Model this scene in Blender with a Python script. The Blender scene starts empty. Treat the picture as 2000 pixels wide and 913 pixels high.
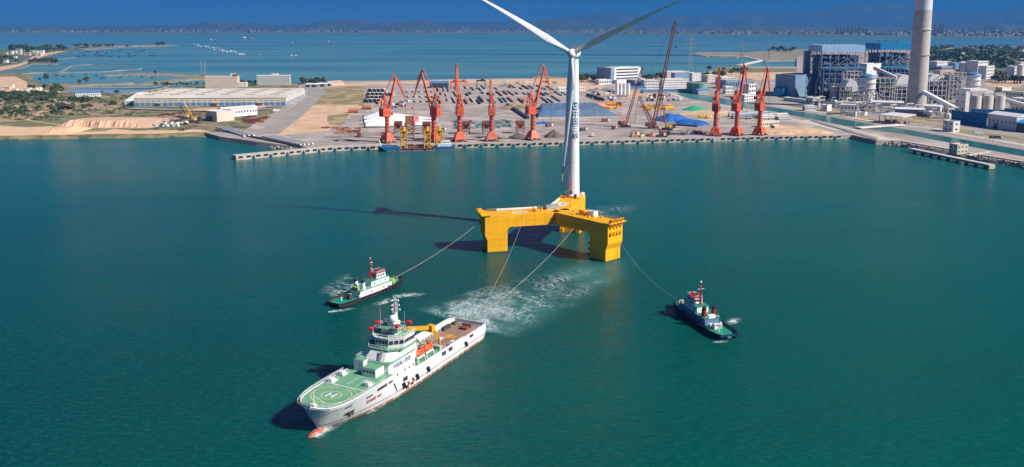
import bpy, bmesh, math, random
from mathutils import Vector, Matrix, noise
R = math.radians
rng = random.Random(7)
scene = bpy.context.scene
COL = scene.collection

# ------------------------------------------------------------------ camera
F_PX, YC, YH, CAM_H = 1680.0, 310.0, 45.0, 122.0
PITCH = math.atan((YC - YH) / F_PX)
cam_d = bpy.data.cameras.new('camera')
cam = bpy.data.objects.new('camera', cam_d); COL.objects.link(cam)
cam.location = (0, 0, CAM_H); cam.rotation_euler = (R(90) - PITCH, 0, 0)
cam_d.sensor_width = 36; cam_d.lens = 36 * F_PX / 2000
cam_d.shift_y = -(456.5 - YC) / 2000
cam_d.clip_start = 1; cam_d.clip_end = 120000
scene.camera = cam
# ------------------------------------------------------------------ light
SUN_EL, SUN_AZ = R(38), math.atan2(0.914, -0.405)      # azimuth measured from +Y towards +X
world = bpy.data.worlds.new('World'); scene.world = world; world.use_nodes = True
nt = world.node_tree; nt.nodes.clear()
wo = nt.nodes.new('ShaderNodeOutputWorld'); bg = nt.nodes.new('ShaderNodeBackground')
sky = nt.nodes.new('ShaderNodeTexSky'); sky.sky_type = 'NISHITA'; sky.sun_disc = False
sky.sun_elevation = SUN_EL; sky.sun_rotation = SUN_AZ; sky.altitude = 1200; sky.air_density = 1.0; sky.dust_density = 0.1; sky.ozone_density = 3.0
tint = nt.nodes.new('ShaderNodeMix'); tint.data_type = 'RGBA'; tint.blend_type = 'MULTIPLY'; tint.inputs[0].default_value = 1
rpn = nt.nodes.new('ShaderNodeValToRGB'); rpn.color_ramp.elements[0].position = 0.0; rpn.color_ramp.elements[0].color = (0.17, 0.36, 0.64, 1); rpn.color_ramp.elements[1].position = 0.028; rpn.color_ramp.elements[1].color = (0.012, 0.08, 0.34, 1)
nt.links.new(rpn.outputs[0], tint.inputs[7])
# a polarised clear-day sky: the deep blue belongs to the lower sky, overhead it stays neutral for the ambient light
tc = nt.nodes.new('ShaderNodeTexCoord'); sp = nt.nodes.new('ShaderNodeSeparateXYZ'); mr = nt.nodes.new('ShaderNodeMapRange')
mr.inputs[1].default_value = 0.0; mr.inputs[2].default_value = 0.6; mr.inputs[3].default_value = 1.0; mr.inputs[4].default_value = 0.72
nt.links.new(tc.outputs['Generated'], sp.inputs[0]); nt.links.new(sp.outputs[2], rpn.inputs[0]); nt.links.new(sp.outputs[2], mr.inputs[0]); nt.links.new(mr.outputs[0], tint.inputs[0])
nt.links.new(sky.outputs[0], tint.inputs[6]); nt.links.new(tint.outputs[2], bg.inputs[0]); nt.links.new(bg.outputs[0], wo.inputs[0])
bg.inputs[1].default_value = 0.10
sd = bpy.data.lights.new('sun', 'SUN'); sd.energy = 4.8; sd.angle = R(0.53); sd.color = (1, 0.945, 0.87)
sun = bpy.data.objects.new('sun', sd); COL.objects.link(sun)
sdir = Vector((math.sin(SUN_AZ) * math.cos(SUN_EL), math.cos(SUN_AZ) * math.cos(SUN_EL), math.sin(SUN_EL)))
sun.rotation_euler = (-sdir).to_track_quat('-Z', 'Y').to_euler(); sun.location = (300, -200, 400)
scene.view_settings.view_transform = 'Standard'; scene.view_settings.look = 'None'
scene.view_settings.exposure = 0.55; scene.view_settings.gamma = 1
scene.render.engine = 'CYCLES'
scene.cycles.volume_bounces = 0; scene.cycles.max_bounces = 6; scene.cycles.transparent_max_bounces = 8

# ------------------------------------------------------------------ placing helpers
_c, _s = math.cos(PITCH), math.sin(PITCH)
def G(px, py, z=0.0):
    'point of the plane at height z that the photograph shows at px, py'
    y = -(py - YC) / F_PX
    d = Vector(((px - 1000) / F_PX, _c + y * _s, -_s + y * _c))
    return d * ((z - CAM_H) / d.z) + Vector((0, 0, CAM_H))
def PJ(q):
    v = Vector(q) - Vector((0, 0, CAM_H)); dep = v.y * _c - v.z * _s; up = v.y * _s + v.z * _c
    return 1000 + F_PX * v.x / dep, YC - F_PX * up / dep, dep
def H(px, py, pyt, z=0.0):
    'height above z of something standing at px, py whose top shows at pyt'
    b = G(px, py, z); lo, hi = z - 5, 900
    for _ in range(40):
        m = (lo + hi) / 2
        if PJ((b.x, b.y, m))[1] > pyt: lo = m
        else: hi = m
    return lo - z
# ------------------------------------------------------------------ materials
def lin(h):
    h = h.lstrip('#'); o = []
    for i in (0, 2, 4):
        v = int(h[i:i+2], 16) / 255; o.append(v / 12.92 if v <= 0.04045 else ((v + 0.055) / 1.055) ** 2.4)
    return (*o, 1)
MATS = {}; BAD = []
def mat(name, a, b=None, rough=0.6, metal=0.0, scale=0.3, detail=5, bump=0.0, bscale=None, stretch=None, c=None, cscale=None, streak=0.0, lo=0.35, hi=0.65):
    'procedural surface: colour a broken up by noise towards b, patches of c on top'
    m = bpy.data.materials.new(name); m.use_nodes = True; t = m.node_tree; n = t.nodes; L = t.links
    bs = n['Principled BSDF']; bs.inputs['Roughness'].default_value = rough; bs.inputs['Metallic'].default_value = metal
    a = (*a, 1) if len(a) == 3 else a
    if b is None: b = tuple(v * 0.82 for v in a[:3])
    b = (*b, 1) if len(b) == 3 else b
    tcn = n.new('ShaderNodeTexCoord'); mp = n.new('ShaderNodeMapping'); L.new(tcn.outputs['Object'], mp.inputs[0])
    if stretch: mp.inputs['Scale'].default_value = stretch
    no = n.new('ShaderNodeTexNoise'); no.inputs['Scale'].default_value = scale; no.inputs['Detail'].default_value = detail; no.inputs['Roughness'].default_value = 0.62
    L.new(mp.outputs[0], no.inputs[0])
    rp = n.new('ShaderNodeMapRange'); rp.inputs[1].default_value = lo; rp.inputs[2].default_value = hi; L.new(no.outputs[0], rp.inputs[0])
    mx = n.new('ShaderNodeMix'); mx.data_type = 'RGBA'; mx.inputs[6].default_value = a; mx.inputs[7].default_value = b
    L.new(rp.outputs[0], mx.inputs[0]); out = mx.outputs[2]
    if c is not None:
        c = (*c, 1) if len(c) == 3 else c
        n2 = n.new('ShaderNodeTexNoise'); n2.inputs['Scale'].default_value = cscale or scale * 3; n2.inputs['Detail'].default_value = 4; L.new(mp.outputs[0], n2.inputs[0])
        r2 = n.new('ShaderNodeMapRange'); r2.inputs[1].default_value = 0.52; r2.inputs[2].default_value = 0.6; L.new(n2.outputs[0], r2.inputs[0])
        m2 = n.new('ShaderNodeMix'); m2.data_type = 'RGBA'; L.new(r2.outputs[0], m2.inputs[0]); L.new(out, m2.inputs[6]); m2.inputs[7].default_value = c; out = m2.outputs[2]
    if streak:
        mp2 = n.new('ShaderNodeMapping'); L.new(tcn.outputs['Object'], mp2.inputs[0]); mp2.inputs['Scale'].default_value = (1.1, 1.1, 0.07)
        n3 = n.new('ShaderNodeTexNoise'); n3.inputs['Scale'].default_value = 1.0; n3.inputs['Detail'].default_value = 5; L.new(mp2.outputs[0], n3.inputs[0])
        r3 = n.new('ShaderNodeMapRange'); r3.inputs[1].default_value = 0.5; r3.inputs[2].default_value = 0.72; r3.inputs[4].default_value = streak; L.new(n3.outputs[0], r3.inputs[0])
        m3 = n.new('ShaderNodeMix'); m3.data_type = 'RGBA'; L.new(r3.outputs[0], m3.inputs[0]); L.new(out, m3.inputs[6]); m3.inputs[7].default_value = (0.16, 0.09, 0.05, 1); out = m3.outputs[2]
    L.new(out, bs.inputs['Base Color'])
    if bump:
        nb = n.new('ShaderNodeTexNoise'); nb.inputs['Scale'].default_value = bscale or scale * 4; nb.inputs['Detail'].default_value = 4; L.new(mp.outputs[0], nb.inputs[0])
        bm = n.new('ShaderNodeBump'); bm.inputs['Distance'].default_value = bump; L.new(nb.outputs[0], bm.inputs['Height']); L.new(bm.outputs[0], bs.inputs['Normal'])
    MATS[name] = m; return m
M = MATS
mat('concrete_yard', (0.40, 0.335, 0.29), (0.30, 0.25, 0.215), 0.9, scale=0.018, detail=9, c=(0.47, 0.40, 0.35), cscale=0.03)
mat('concrete', (0.58, 0.51, 0.44), (0.44, 0.38, 0.33), 0.85, scale=0.15, streak=0.35)
mat('concrete_pale', (0.62, 0.57, 0.50), (0.48, 0.44, 0.39), 0.85, scale=0.1)
mat('track_grey', (0.45, 0.385, 0.335), (0.33, 0.28, 0.24), 0.9, scale=0.05, detail=8)
mat('road', (0.36, 0.32, 0.28), (0.28, 0.25, 0.22), 0.9, scale=0.03, detail=8)
mat('sand', (0.66, 0.43, 0.26), (0.50, 0.31, 0.17), 0.95, scale=0.03, detail=9, c=(0.66, 0.48, 0.33), cscale=0.06)
mat('beach_sand', (0.72, 0.48, 0.29), (0.62, 0.39, 0.22), 0.9, scale=0.06, detail=8)
mat('earth', (0.46, 0.29, 0.17), (0.30, 0.22, 0.12), 0.95, scale=0.025, detail=9, c=(0.16, 0.16, 0.07), cscale=0.05)
mat('dry_grass', (0.33, 0.25, 0.11), (0.17, 0.165, 0.06), 0.95, scale=0.03, detail=9, c=(0.45, 0.31, 0.17), cscale=0.04)
mat('grass', (0.13, 0.15, 0.05), (0.20, 0.19, 0.08), 0.95, scale=0.04, detail=8)
mat('cliff', (0.62, 0.42, 0.28), (0.50, 0.31, 0.20), 0.95, scale=0.25, detail=6, stretch=(1, 1, 0.15))
mat('scrubland', (0.36, 0.25, 0.14), (0.09, 0.115, 0.04), 0.95, scale=0.035, detail=9, c=(0.06, 0.085, 0.035), cscale=0.05)
mat('forest_floor', (0.07, 0.10, 0.045), (0.12, 0.14, 0.07), 0.95, scale=0.01, detail=8)
mat('spit_sand', (0.36, 0.28, 0.19), (0.15, 0.15, 0.09), 0.95, scale=0.02, detail=8)
mat('foliage', (0.075, 0.11, 0.04), (0.035, 0.06, 0.022), 0.8, scale=0.8, detail=3)
mat('foliage_light', (0.13, 0.16, 0.05), (0.06, 0.09, 0.03), 0.8, scale=0.6, detail=3)
mat('bark', (0.12, 0.08, 0.05), None, 0.9)
mat('rock', (0.40, 0.35, 0.30), (0.20, 0.17, 0.145), 0.9, scale=0.3, detail=4)
mat('white', (0.80, 0.80, 0.78), (0.70, 0.70, 0.68), 0.45, scale=0.12)
mat('white_wall', (0.74, 0.73, 0.70), (0.62, 0.61, 0.59), 0.8, scale=0.06, streak=0.12)
mat('cream_wall', (0.66, 0.60, 0.48), (0.56, 0.50, 0.40), 0.8, scale=0.06, streak=0.12)
mat('pink_wall', (0.60, 0.42, 0.34), None, 0.8, scale=0.1)
mat('roof_pale', (0.68, 0.63, 0.54), (0.55, 0.50, 0.43), 0.6, scale=0.03, detail=8, stretch=(0.3, 1, 1))
mat('roof_grey', (0.36, 0.35, 0.34), None, 0.8)
mat('window_dark', (0.06, 0.07, 0.09), (0.03, 0.035, 0.05), 0.15, scale=0.3)
mat('blue_door', (0.10, 0.30, 0.52), (0.06, 0.18, 0.36), 0.5, scale=0.3)
mat('blue_roof', (0.07, 0.27, 0.50), (0.05, 0.20, 0.40), 0.45, scale=0.05, stretch=(1, 0.2, 1))
mat('blue_bright', (0.0, 0.25, 0.50), (0.0, 0.20, 0.42), 0.5, scale=0.1)
mat('slab_blue', (0.36, 0.56, 0.76), (0.30, 0.48, 0.68), 0.5, scale=0.05)
mat('blue_grey', (0.20, 0.30, 0.42), (0.15, 0.24, 0.35), 0.5, scale=0.05)
mat('blue_net', (0.005, 0.13, 0.32), (0.005, 0.19, 0.42), 0.8, scale=0.4, detail=4)
mat('tarp_blue', (0.04, 0.17, 0.52), (0.02, 0.10, 0.36), 0.5, scale=0.12, detail=5, bump=0.6, bscale=0.25)
mat('tarp_grey', (0.16, 0.22, 0.28), (0.09, 0.15, 0.22), 0.6, scale=0.05, detail=6, c=(0.08, 0.19, 0.36), cscale=0.035, bump=0.5, bscale=0.3)
mat('tarp_green', (0.03, 0.42, 0.20), None, 0.6, bump=0.5, bscale=0.3)
mat('crane_orange', (0.70, 0.115, 0.035), (0.58, 0.085, 0.03), 0.5, scale=0.15, streak=0.2)
mat('crane_pale', (0.62, 0.16, 0.08), (0.52, 0.11, 0.05), 0.55, scale=0.15, streak=0.2)
mat('rust', (0.26, 0.07, 0.04), (0.17, 0.05, 0.03), 0.8, scale=0.4)
mat('rust_orange', (0.50, 0.20, 0.08), (0.30, 0.11, 0.05), 0.8, scale=0.4)
mat('dark_steel', (0.07, 0.07, 0.08), (0.04, 0.045, 0.055), 0.6, scale=0.3)
mat('grey_steel', (0.34, 0.35, 0.37), (0.24, 0.25, 0.27), 0.5, scale=0.2)
mat('pale_steel', (0.55, 0.52, 0.48), (0.42, 0.39, 0.35), 0.6, scale=0.2)
mat('frame_blue', (0.16, 0.25, 0.40), (0.11, 0.18, 0.32), 0.5, scale=0.2)
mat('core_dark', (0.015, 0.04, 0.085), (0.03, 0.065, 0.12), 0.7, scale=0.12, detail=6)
mat('chimney_grey', (0.50, 0.46, 0.42), (0.41, 0.38, 0.34), 0.85, scale=0.03, stretch=(1, 1, 4), detail=6)
mat('chimney_white', (0.62, 0.64, 0.70), None, 0.7, scale=0.03)
mat('coal', (0.10, 0.085, 0.075), (0.14, 0.12, 0.105), 0.95, scale=0.3, bump=0.5)
mat('yellow', (0.95, 0.46, 0.0), (0.88, 0.40, 0.0), 0.5, scale=0.12, detail=6, streak=0.15)
mat('crane_yellow', (0.72, 0.36, 0.01), None, 0.5)
mat('red', (0.42, 0.015, 0.02), None, 0.45)
mat('pink', (0.70, 0.22, 0.20), None, 0.5)
mat('white_gloss', (0.78, 0.79, 0.80), (0.74, 0.75, 0.76), 0.3, scale=0.05)
mat('ship_white', (0.76, 0.76, 0.74), (0.68, 0.67, 0.64), 0.4, scale=0.25, detail=7, streak=0.22)
mat('ship_red', (0.42, 0.10, 0.06), (0.30, 0.13, 0.08), 0.5, scale=0.4, detail=6, c=(0.52, 0.38, 0.28), cscale=0.5)
mat('ship_blue', (0.03, 0.07, 0.25), None, 0.5)
mat('heli_green', (0.16, 0.38, 0.22), (0.12, 0.30, 0.18), 0.7, scale=0.25, detail=7)
mat('tug_green', (0.01, 0.30, 0.19), (0.01, 0.22, 0.14), 0.5, scale=0.3)
mat('lime', (0.30, 0.50, 0.10), None, 0.6)
mat('deck_wood', (0.36, 0.215, 0.14), (0.25, 0.15, 0.10), 0.85, scale=0.4, stretch=(0.15, 2, 1), detail=6)
mat('hull_black', (0.025, 0.02, 0.022), (0.05, 0.035, 0.035), 0.55, scale=0.4)
mat('hull_navy', (0.015, 0.035, 0.11), (0.02, 0.03, 0.07), 0.45, scale=0.4)
mat('rubber', (0.015, 0.015, 0.018), None, 0.8)
mat('line_yellow', (0.66, 0.60, 0.20), None, 0.7)
mat('orange', (0.80, 0.13, 0.03), None, 0.4)
mat('teal_logo', (0.005, 0.20, 0.30), None, 0.5)
mat('navy_text', (0.01, 0.09, 0.19), None, 0.5)
mat('rope', (0.50, 0.42, 0.30), None, 0.9, scale=2)
mat('fender_blue', (0.01, 0.07, 0.13), None, 0.6)
mat('barge_blue', (0.01, 0.15, 0.33), (0.02, 0.10, 0.24), 0.5, scale=0.3)
mat('barge_hull', (0.16, 0.18, 0.26), (0.22, 0.10, 0.09), 0.7, scale=0.2, detail=7)
mat('teal_net', (0.05, 0.20, 0.20), (0.10, 0.30, 0.27), 0.8, scale=0.5)
mat('tank_green', (0.20, 0.36, 0.27), None, 0.6)
mat('mountain', (0.03, 0.06, 0.06), (0.07, 0.08, 0.07), 1.0, scale=0.002, detail=8)
mat('town_white', (0.30, 0.29, 0.28), (0.13, 0.13, 0.13), 0.8, scale=0.02)
mat('lens_glass', (0.1, 0.1, 0.12), None, 0.2)

# ------------------------------------------------------------------ mesh helpers
class MB:
    'collects shapes; build() links them as ONE mesh object'
    def __init__(s): s.v = []; s.f = []
    def add(s, vs, fs):
        o = len(s.v); s.v += [tuple(v) for v in vs]; s.f += [tuple(i + o for i in f) for f in fs]; return s
    def box(s, c, d, rz=0.0, top=1.0, rx=0, ry=0):
        'c = centre of the base, d = sizes, top = taper'
        x, y, z = d[0] / 2, d[1] / 2, d[2]
        m = Matrix.Translation(c) @ Matrix.Rotation(rz, 4, 'Z') @ Matrix.Rotation(ry, 4, 'Y') @ Matrix.Rotation(rx, 4, 'X')
        p = [(-x, -y, 0), (x, -y, 0), (x, y, 0), (-x, y, 0)] + [(a * top, b * top, z) for a, b in ((-x, -y), (x, -y), (x, y), (-x, y))]
        return s.add([m @ Vector(q) for q in p], [(3, 2, 1, 0), (4, 5, 6, 7), (0, 1, 5, 4), (1, 2, 6, 5), (2, 3, 7, 6), (3, 0, 4, 7)])
    def cyl(s, a, b, r0, r1=None, n=12, cap=True):
        a, b = Vector(a), Vector(b); r1 = r0 if r1 is None else r1
        d = (b - a)
        if d.length < 1e-6: return s
        q = d.to_track_quat('Z', 'Y'); vs = []
        for c, r in ((a, r0), (b, r1)):
            for i in range(n):
                t = 2 * math.pi * i / n; vs.append(c + q @ Vector((math.cos(t) * r, math.sin(t) * r, 0)))
        fs = [(i, (i + 1) % n, n + (i + 1) % n, n + i) for i in range(n)]
        if cap: fs += [tuple(range(n - 1, -1, -1)), tuple(range(n, 2 * n))]
        return s.add(vs, fs)
    def bar(s, a, b, w, h=None): return s.cyl(a, b, w * 0.707, None, 4) if h is None else s.beam(a, b, w, h)
    def beam(s, a, b, w, h, w2=None, h2=None):
        a, b = Vector(a), Vector(b); d = (b - a).normalized()
        sd_ = d.cross(Vector((0, 0, 1))); sd_ = sd_.normalized() if sd_.length > 1e-4 else Vector((1, 0, 0)); up = sd_.cross(d)
        vs = []
        for c, ww, hh in ((a, w, h), (b, w2 or w, h2 or h)):
            for i, j in ((-1, -1), (1, -1), (1, 1), (-1, 1)): vs.append(c + sd_ * (i * ww / 2) + up * (j * hh / 2))
        return s.add(vs, [(3, 2, 1, 0), (4, 5, 6, 7), (0, 1, 5, 4), (1, 2, 6, 5), (2, 3, 7, 6), (3, 0, 4, 7)])
    def prism(s, poly, z0, z1):
        n = len(poly)
        if sum(poly[i][0] * poly[(i+1) % n][1] - poly[(i+1) % n][0] * poly[i][1] for i in range(n)) < 0: poly = poly[::-1]
        vs = [(p[0], p[1], z0) for p in poly] + [(p[0], p[1], z1) for p in poly]
        return s.add(vs, [tuple(range(n - 1, -1, -1)), tuple(range(n, 2 * n))] + [(i, (i + 1) % n, n + (i + 1) % n, n + i) for i in range(n)])
    def loft(s, rings, cap=True, close=True):
        n = len(rings[0]); vs = [p for r in rings for p in r]; fs = []
        for k in range(len(rings) - 1):
            for i in range(n if close else n - 1):
                j = (i + 1) % n; fs.append((k * n + i, k * n + j, (k + 1) * n + j, (k + 1) * n + i))
        if cap: fs += [tuple(range(n - 1, -1, -1)), tuple(range((len(rings) - 1) * n, len(rings) * n))]
        return s.add(vs, fs)
    def lathe(s, prof, c=(0, 0, 0), n=20):
        rings = [[(c[0] + r * math.cos(2 * math.pi * i / n), c[1] + r * math.sin(2 * math.pi * i / n), c[2] + z) for i in range(n)] for r, z in prof]
        return s.loft(rings)
    def ball(s, c, r, n=10, sz=1.0):
        return s.lathe([(max(0.01, r * math.sin(math.pi * k / 6)), -r * sz * math.cos(math.pi * k / 6)) for k in range(7)], c, n)
    def tube(s, pts, r, n=6):
        for a, b in zip(pts, pts[1:]): s.cyl(a, b, r, None, n, False)
        return s
    def lattice(s, a, b, w0, w1, bays, t, up=(0, 0, 1)):
        a, b = Vector(a), Vector(b); d = (b - a).normalized(); sd_ = d.cross(Vector(up)).normalized(); u = sd_.cross(d)
        def pt(k, i, j):
            f = k / bays; w = w0 + (w1 - w0) * f; return a + (b - a) * f + sd_ * (i * w / 2) + u * (j * w / 2)
        cs = ((-1, -1), (1, -1), (1, 1), (-1, 1))
        for i, j in cs: s.cyl(pt(0, i, j), pt(bays, i, j), t, None, 4, False)
        for k in range(bays):
            for q in range(4):
                c0, c1 = cs[q], cs[(q + 1) % 4]
                s.cyl(pt(k, *c0), pt(k + 1, *c1), t * 0.7, None, 3, False); s.cyl(pt(k, *c0), pt(k, *c1), t * 0.6, None, 3, False)
        return s
    def rail(s, pts, h=1.1, r=0.05, step=2.0, close=False):
        'handrail: two rails on posts along pts'
        pts = [Vector(p) for p in pts]
        if close: pts.append(pts[0])
        for a, b in zip(pts, pts[1:]):
            for k in (0.5, 1.0): s.cyl(a + Vector((0, 0, h * k)), b + Vector((0, 0, h * k)), r, None, 4, False)
            m = max(1, int((b - a).length / step))
            for i in range(m): q = a.lerp(b, i / m); s.cyl(q, q + Vector((0, 0, h)), r, None, 4, False)
        return s
    def build(s, name, m, parent=None, smooth=False, label=None):
        me = bpy.data.meshes.new(name); me.from_pydata(s.v, [], s.f); me.update()
        me.materials.append(M[m] if isinstance(m, str) else m)
        if smooth: me.shade_smooth()
        o = bpy.data.objects.new(name, me); COL.objects.link(o); o.parent = parent
        if label: o['label'] = label
        return o
def solid(o, ang=40):
    'smooth shading that keeps sharp edges'
    bm = bmesh.new(); bm.from_mesh(o.data); bmesh.ops.recalc_face_normals(bm, faces=bm.faces)
    for e in bm.edges: e.smooth = len(e.link_faces) == 2 and e.calc_face_angle(0) < R(ang)
    for f in bm.faces: f.smooth = True
    bm.to_mesh(o.data); bm.free(); return o
def tag(o, label, cat, group=None):
    if len(label.split()) > 16: BAD.append(label)
    o['label'] = label; o['category'] = cat
    if group: o['group'] = group
    return o
def thing(name, label, cat, loc=(0, 0, 0), rz=0.0, group=None):
    o = bpy.data.objects.new(name, None); COL.objects.link(o); o.location = loc; o.rotation_euler = (0, 0, rz)
    o.empty_display_size = 2; return tag(o, label, cat, group)
def struct(o, kind='structure'): o['kind'] = kind; return o
def place(o, loc, rz=0.0): o.location = loc; o.rotation_euler = (0, 0, rz); return o

def dup(o, loc, rz=0.0, label=None, group=None, sc=None, par=None):
    'a copy of a thing with copies of its parts and sub-parts'
    def cp(a, parent):
        c = a.copy(); COL.objects.link(c); c.parent = parent
        for ch in list(a.children): cp(ch, c)
        return c
    c = cp(o, par); c.location = loc; c.rotation_euler = (0, 0, rz)
    if sc is not None: c.scale = sc if hasattr(sc, '__len__') else (sc, sc, sc)
    if label: c['label'] = label
    if group: c['group'] = group
    return c
ORD = ['first', 'second', 'third', 'fourth', 'fifth', 'sixth', 'seventh', 'eighth', 'ninth', 'tenth', 'eleventh', 'twelfth', 'thirteenth', 'fourteenth', 'fifteenth', 'sixteenth', 'seventeenth', 'eighteenth', 'nineteenth', 'twentieth']
TENS = {2: 'twenty', 3: 'thirty', 4: 'forty', 5: 'fifty', 6: 'sixty', 7: 'seventy', 8: 'eighty', 9: 'ninety'}
def nth(i):
    if i < 20: return ORD[i]
    if i >= 99: return 'hundredth' if i == 99 else 'hundred-and-' + nth(i - 100)
    t, u = divmod(i + 1, 10)
    return TENS[t][:-1] + 'ieth' if u == 0 else TENS[t] + '-' + ORD[u - 1]
def textmesh(body, size, depth=0.02):
    cu = bpy.data.curves.new('lettering', 'FONT'); cu.body = body; cu.size = size; cu.extrude = depth; cu.align_x = 'CENTER'; cu.align_y = 'CENTER'; cu.offset = size * 0.004
    o = bpy.data.objects.new('lettering', cu); COL.objects.link(o); bpy.context.view_layer.update()
    me = bpy.data.meshes.new_from_object(o); mb = MB(); mb.v = [tuple(v.co) for v in me.vertices]; mb.f = [tuple(p.vertices) for p in me.polygons]
    COL.objects.unlink(o); bpy.data.objects.remove(o); bpy.data.meshes.remove(me); return mb
def wob(px, amp, n=4, seed=0.0):
    'adds small irregular points along a pixel outline'
    out = []; k = len(px)
    for i in range(k):
        a, b = px[i], px[(i + 1) % k]; m = max(1, min(24, int(math.hypot(b[0] - a[0], (b[1] - a[1]) * 4) / n)))
        for j in range(m):
            t = j / m; x = a[0] + (b[0] - a[0]) * t; y = a[1] + (b[1] - a[1]) * t
            w = noise.noise(Vector((x * 0.11, y * 0.4, seed))) if j else 0
            out.append((x + w * amp * 2, y + w * amp * 0.45))
    return out
def tri(poly):
    from mathutils.geometry import tessellate_polygon
    return tessellate_polygon([[Vector((p[0], p[1], 0)) for p in poly]])
def land(name, px, z, m, skirt=0.0, amp=0.0, base=-1.0, kind='structure', seed=0.0, world_pts=None):
    'a solid block of ground whose outline is traced in the photograph; skirt = run of the sloping bank'
    P_ = wob(px, amp, 6 if amp else 1e9, seed) if amp else px
    pts = world_pts or [G(x, y, z) for x, y in P_]
    n = len(pts)
    if sum(pts[i][0] * pts[(i+1) % n][1] - pts[(i+1) % n][0] * pts[i][1] for i in range(n)) < 0: pts = pts[::-1]
    low = []
    for i in range(n):
        a, b, c = Vector(pts[i-1][:2]), Vector(pts[i][:2]), Vector(pts[(i+1) % n][:2])
        d = (b - a).normalized() + (c - b).normalized()
        d = Vector((d.y, -d.x)); d = d.normalized() if d.length > 1e-6 else Vector((0, 0))
        low.append((pts[i][0] + d.x * skirt, pts[i][1] + d.y * skirt, base))
    mb = MB(); mb.v = [(p[0], p[1], z) for p in pts] + low
    mb.f = [tuple(t) for t in tri(pts)] + [(i, n + i, n + (i + 1) % n, (i + 1) % n) for i in range(n)]
    o = mb.build(name, m)
    bm = bmesh.new(); bm.from_mesh(o.data); bmesh.ops.recalc_face_normals(bm, faces=bm.faces)
    up = [f for f in bm.faces if abs(f.normal.z) > 0.9]
    if up and sum(f.normal.z for f in up) < 0: bmesh.ops.reverse_faces(bm, faces=bm.faces)
    bm.to_mesh(o.data); bm.free()
    if kind: o['kind'] = kind
    return o
_lay = [0]
def sheet(name, px, z, m, amp=0.0, lift=None, kind='structure', seed=0.0):
    'a thin ground covering laid a few centimetres above the block below'
    _lay[0] += 1; zz = z + (0.02 + 0.006 * _lay[0] if lift is None else lift)
    P_ = wob(px, amp, 6, seed + _lay[0]) if amp else px
    pts = [G(x, y, z) for x, y in P_]
    mb = MB(); mb.v = [(p[0], p[1], zz) for p in pts]; fs = tri(pts); mb.f = []
    for t in fs:
        a, b, c = (Vector(mb.v[i]) for i in t)
        mb.f.append(tuple(t) if (b - a).cross(c - a).z > 0 else tuple(t[::-1]))
    o = mb.build(name, m)
    if kind: o['kind'] = kind
    return o
def strip_px(px, w, z):
    'outline of a band w metres wide along a pixel line'
    c = [G(x, y, z) for x, y in px]; l, r = [], []
    for i, p in enumerate(c):
        a = c[max(0, i - 1)]; b = c[min(len(c) - 1, i + 1)]; d = (b - a).normalized(); q = Vector((-d.y, d.x, 0)) * w / 2
        l.append(p + q); r.append(p - q)
    return l + r[::-1]
def ribbon(name, px, w, z, m, lift=None, kind='structure'):
    _lay[0] += 1; zz = z + (0.02 + 0.006 * _lay[0] if lift is None else lift); pts = strip_px(px, w, z); n = len(px)
    mb = MB(); mb.v = [(p[0], p[1], zz) for p in pts]
    mb.f = [(2 * n - 1 - i, 2 * n - 2 - i, i + 1, i) for i in range(n - 1)]
    o = mb.build(name, m)
    if kind: o['kind'] = kind
    return o
HAZE = 6e-5
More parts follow.
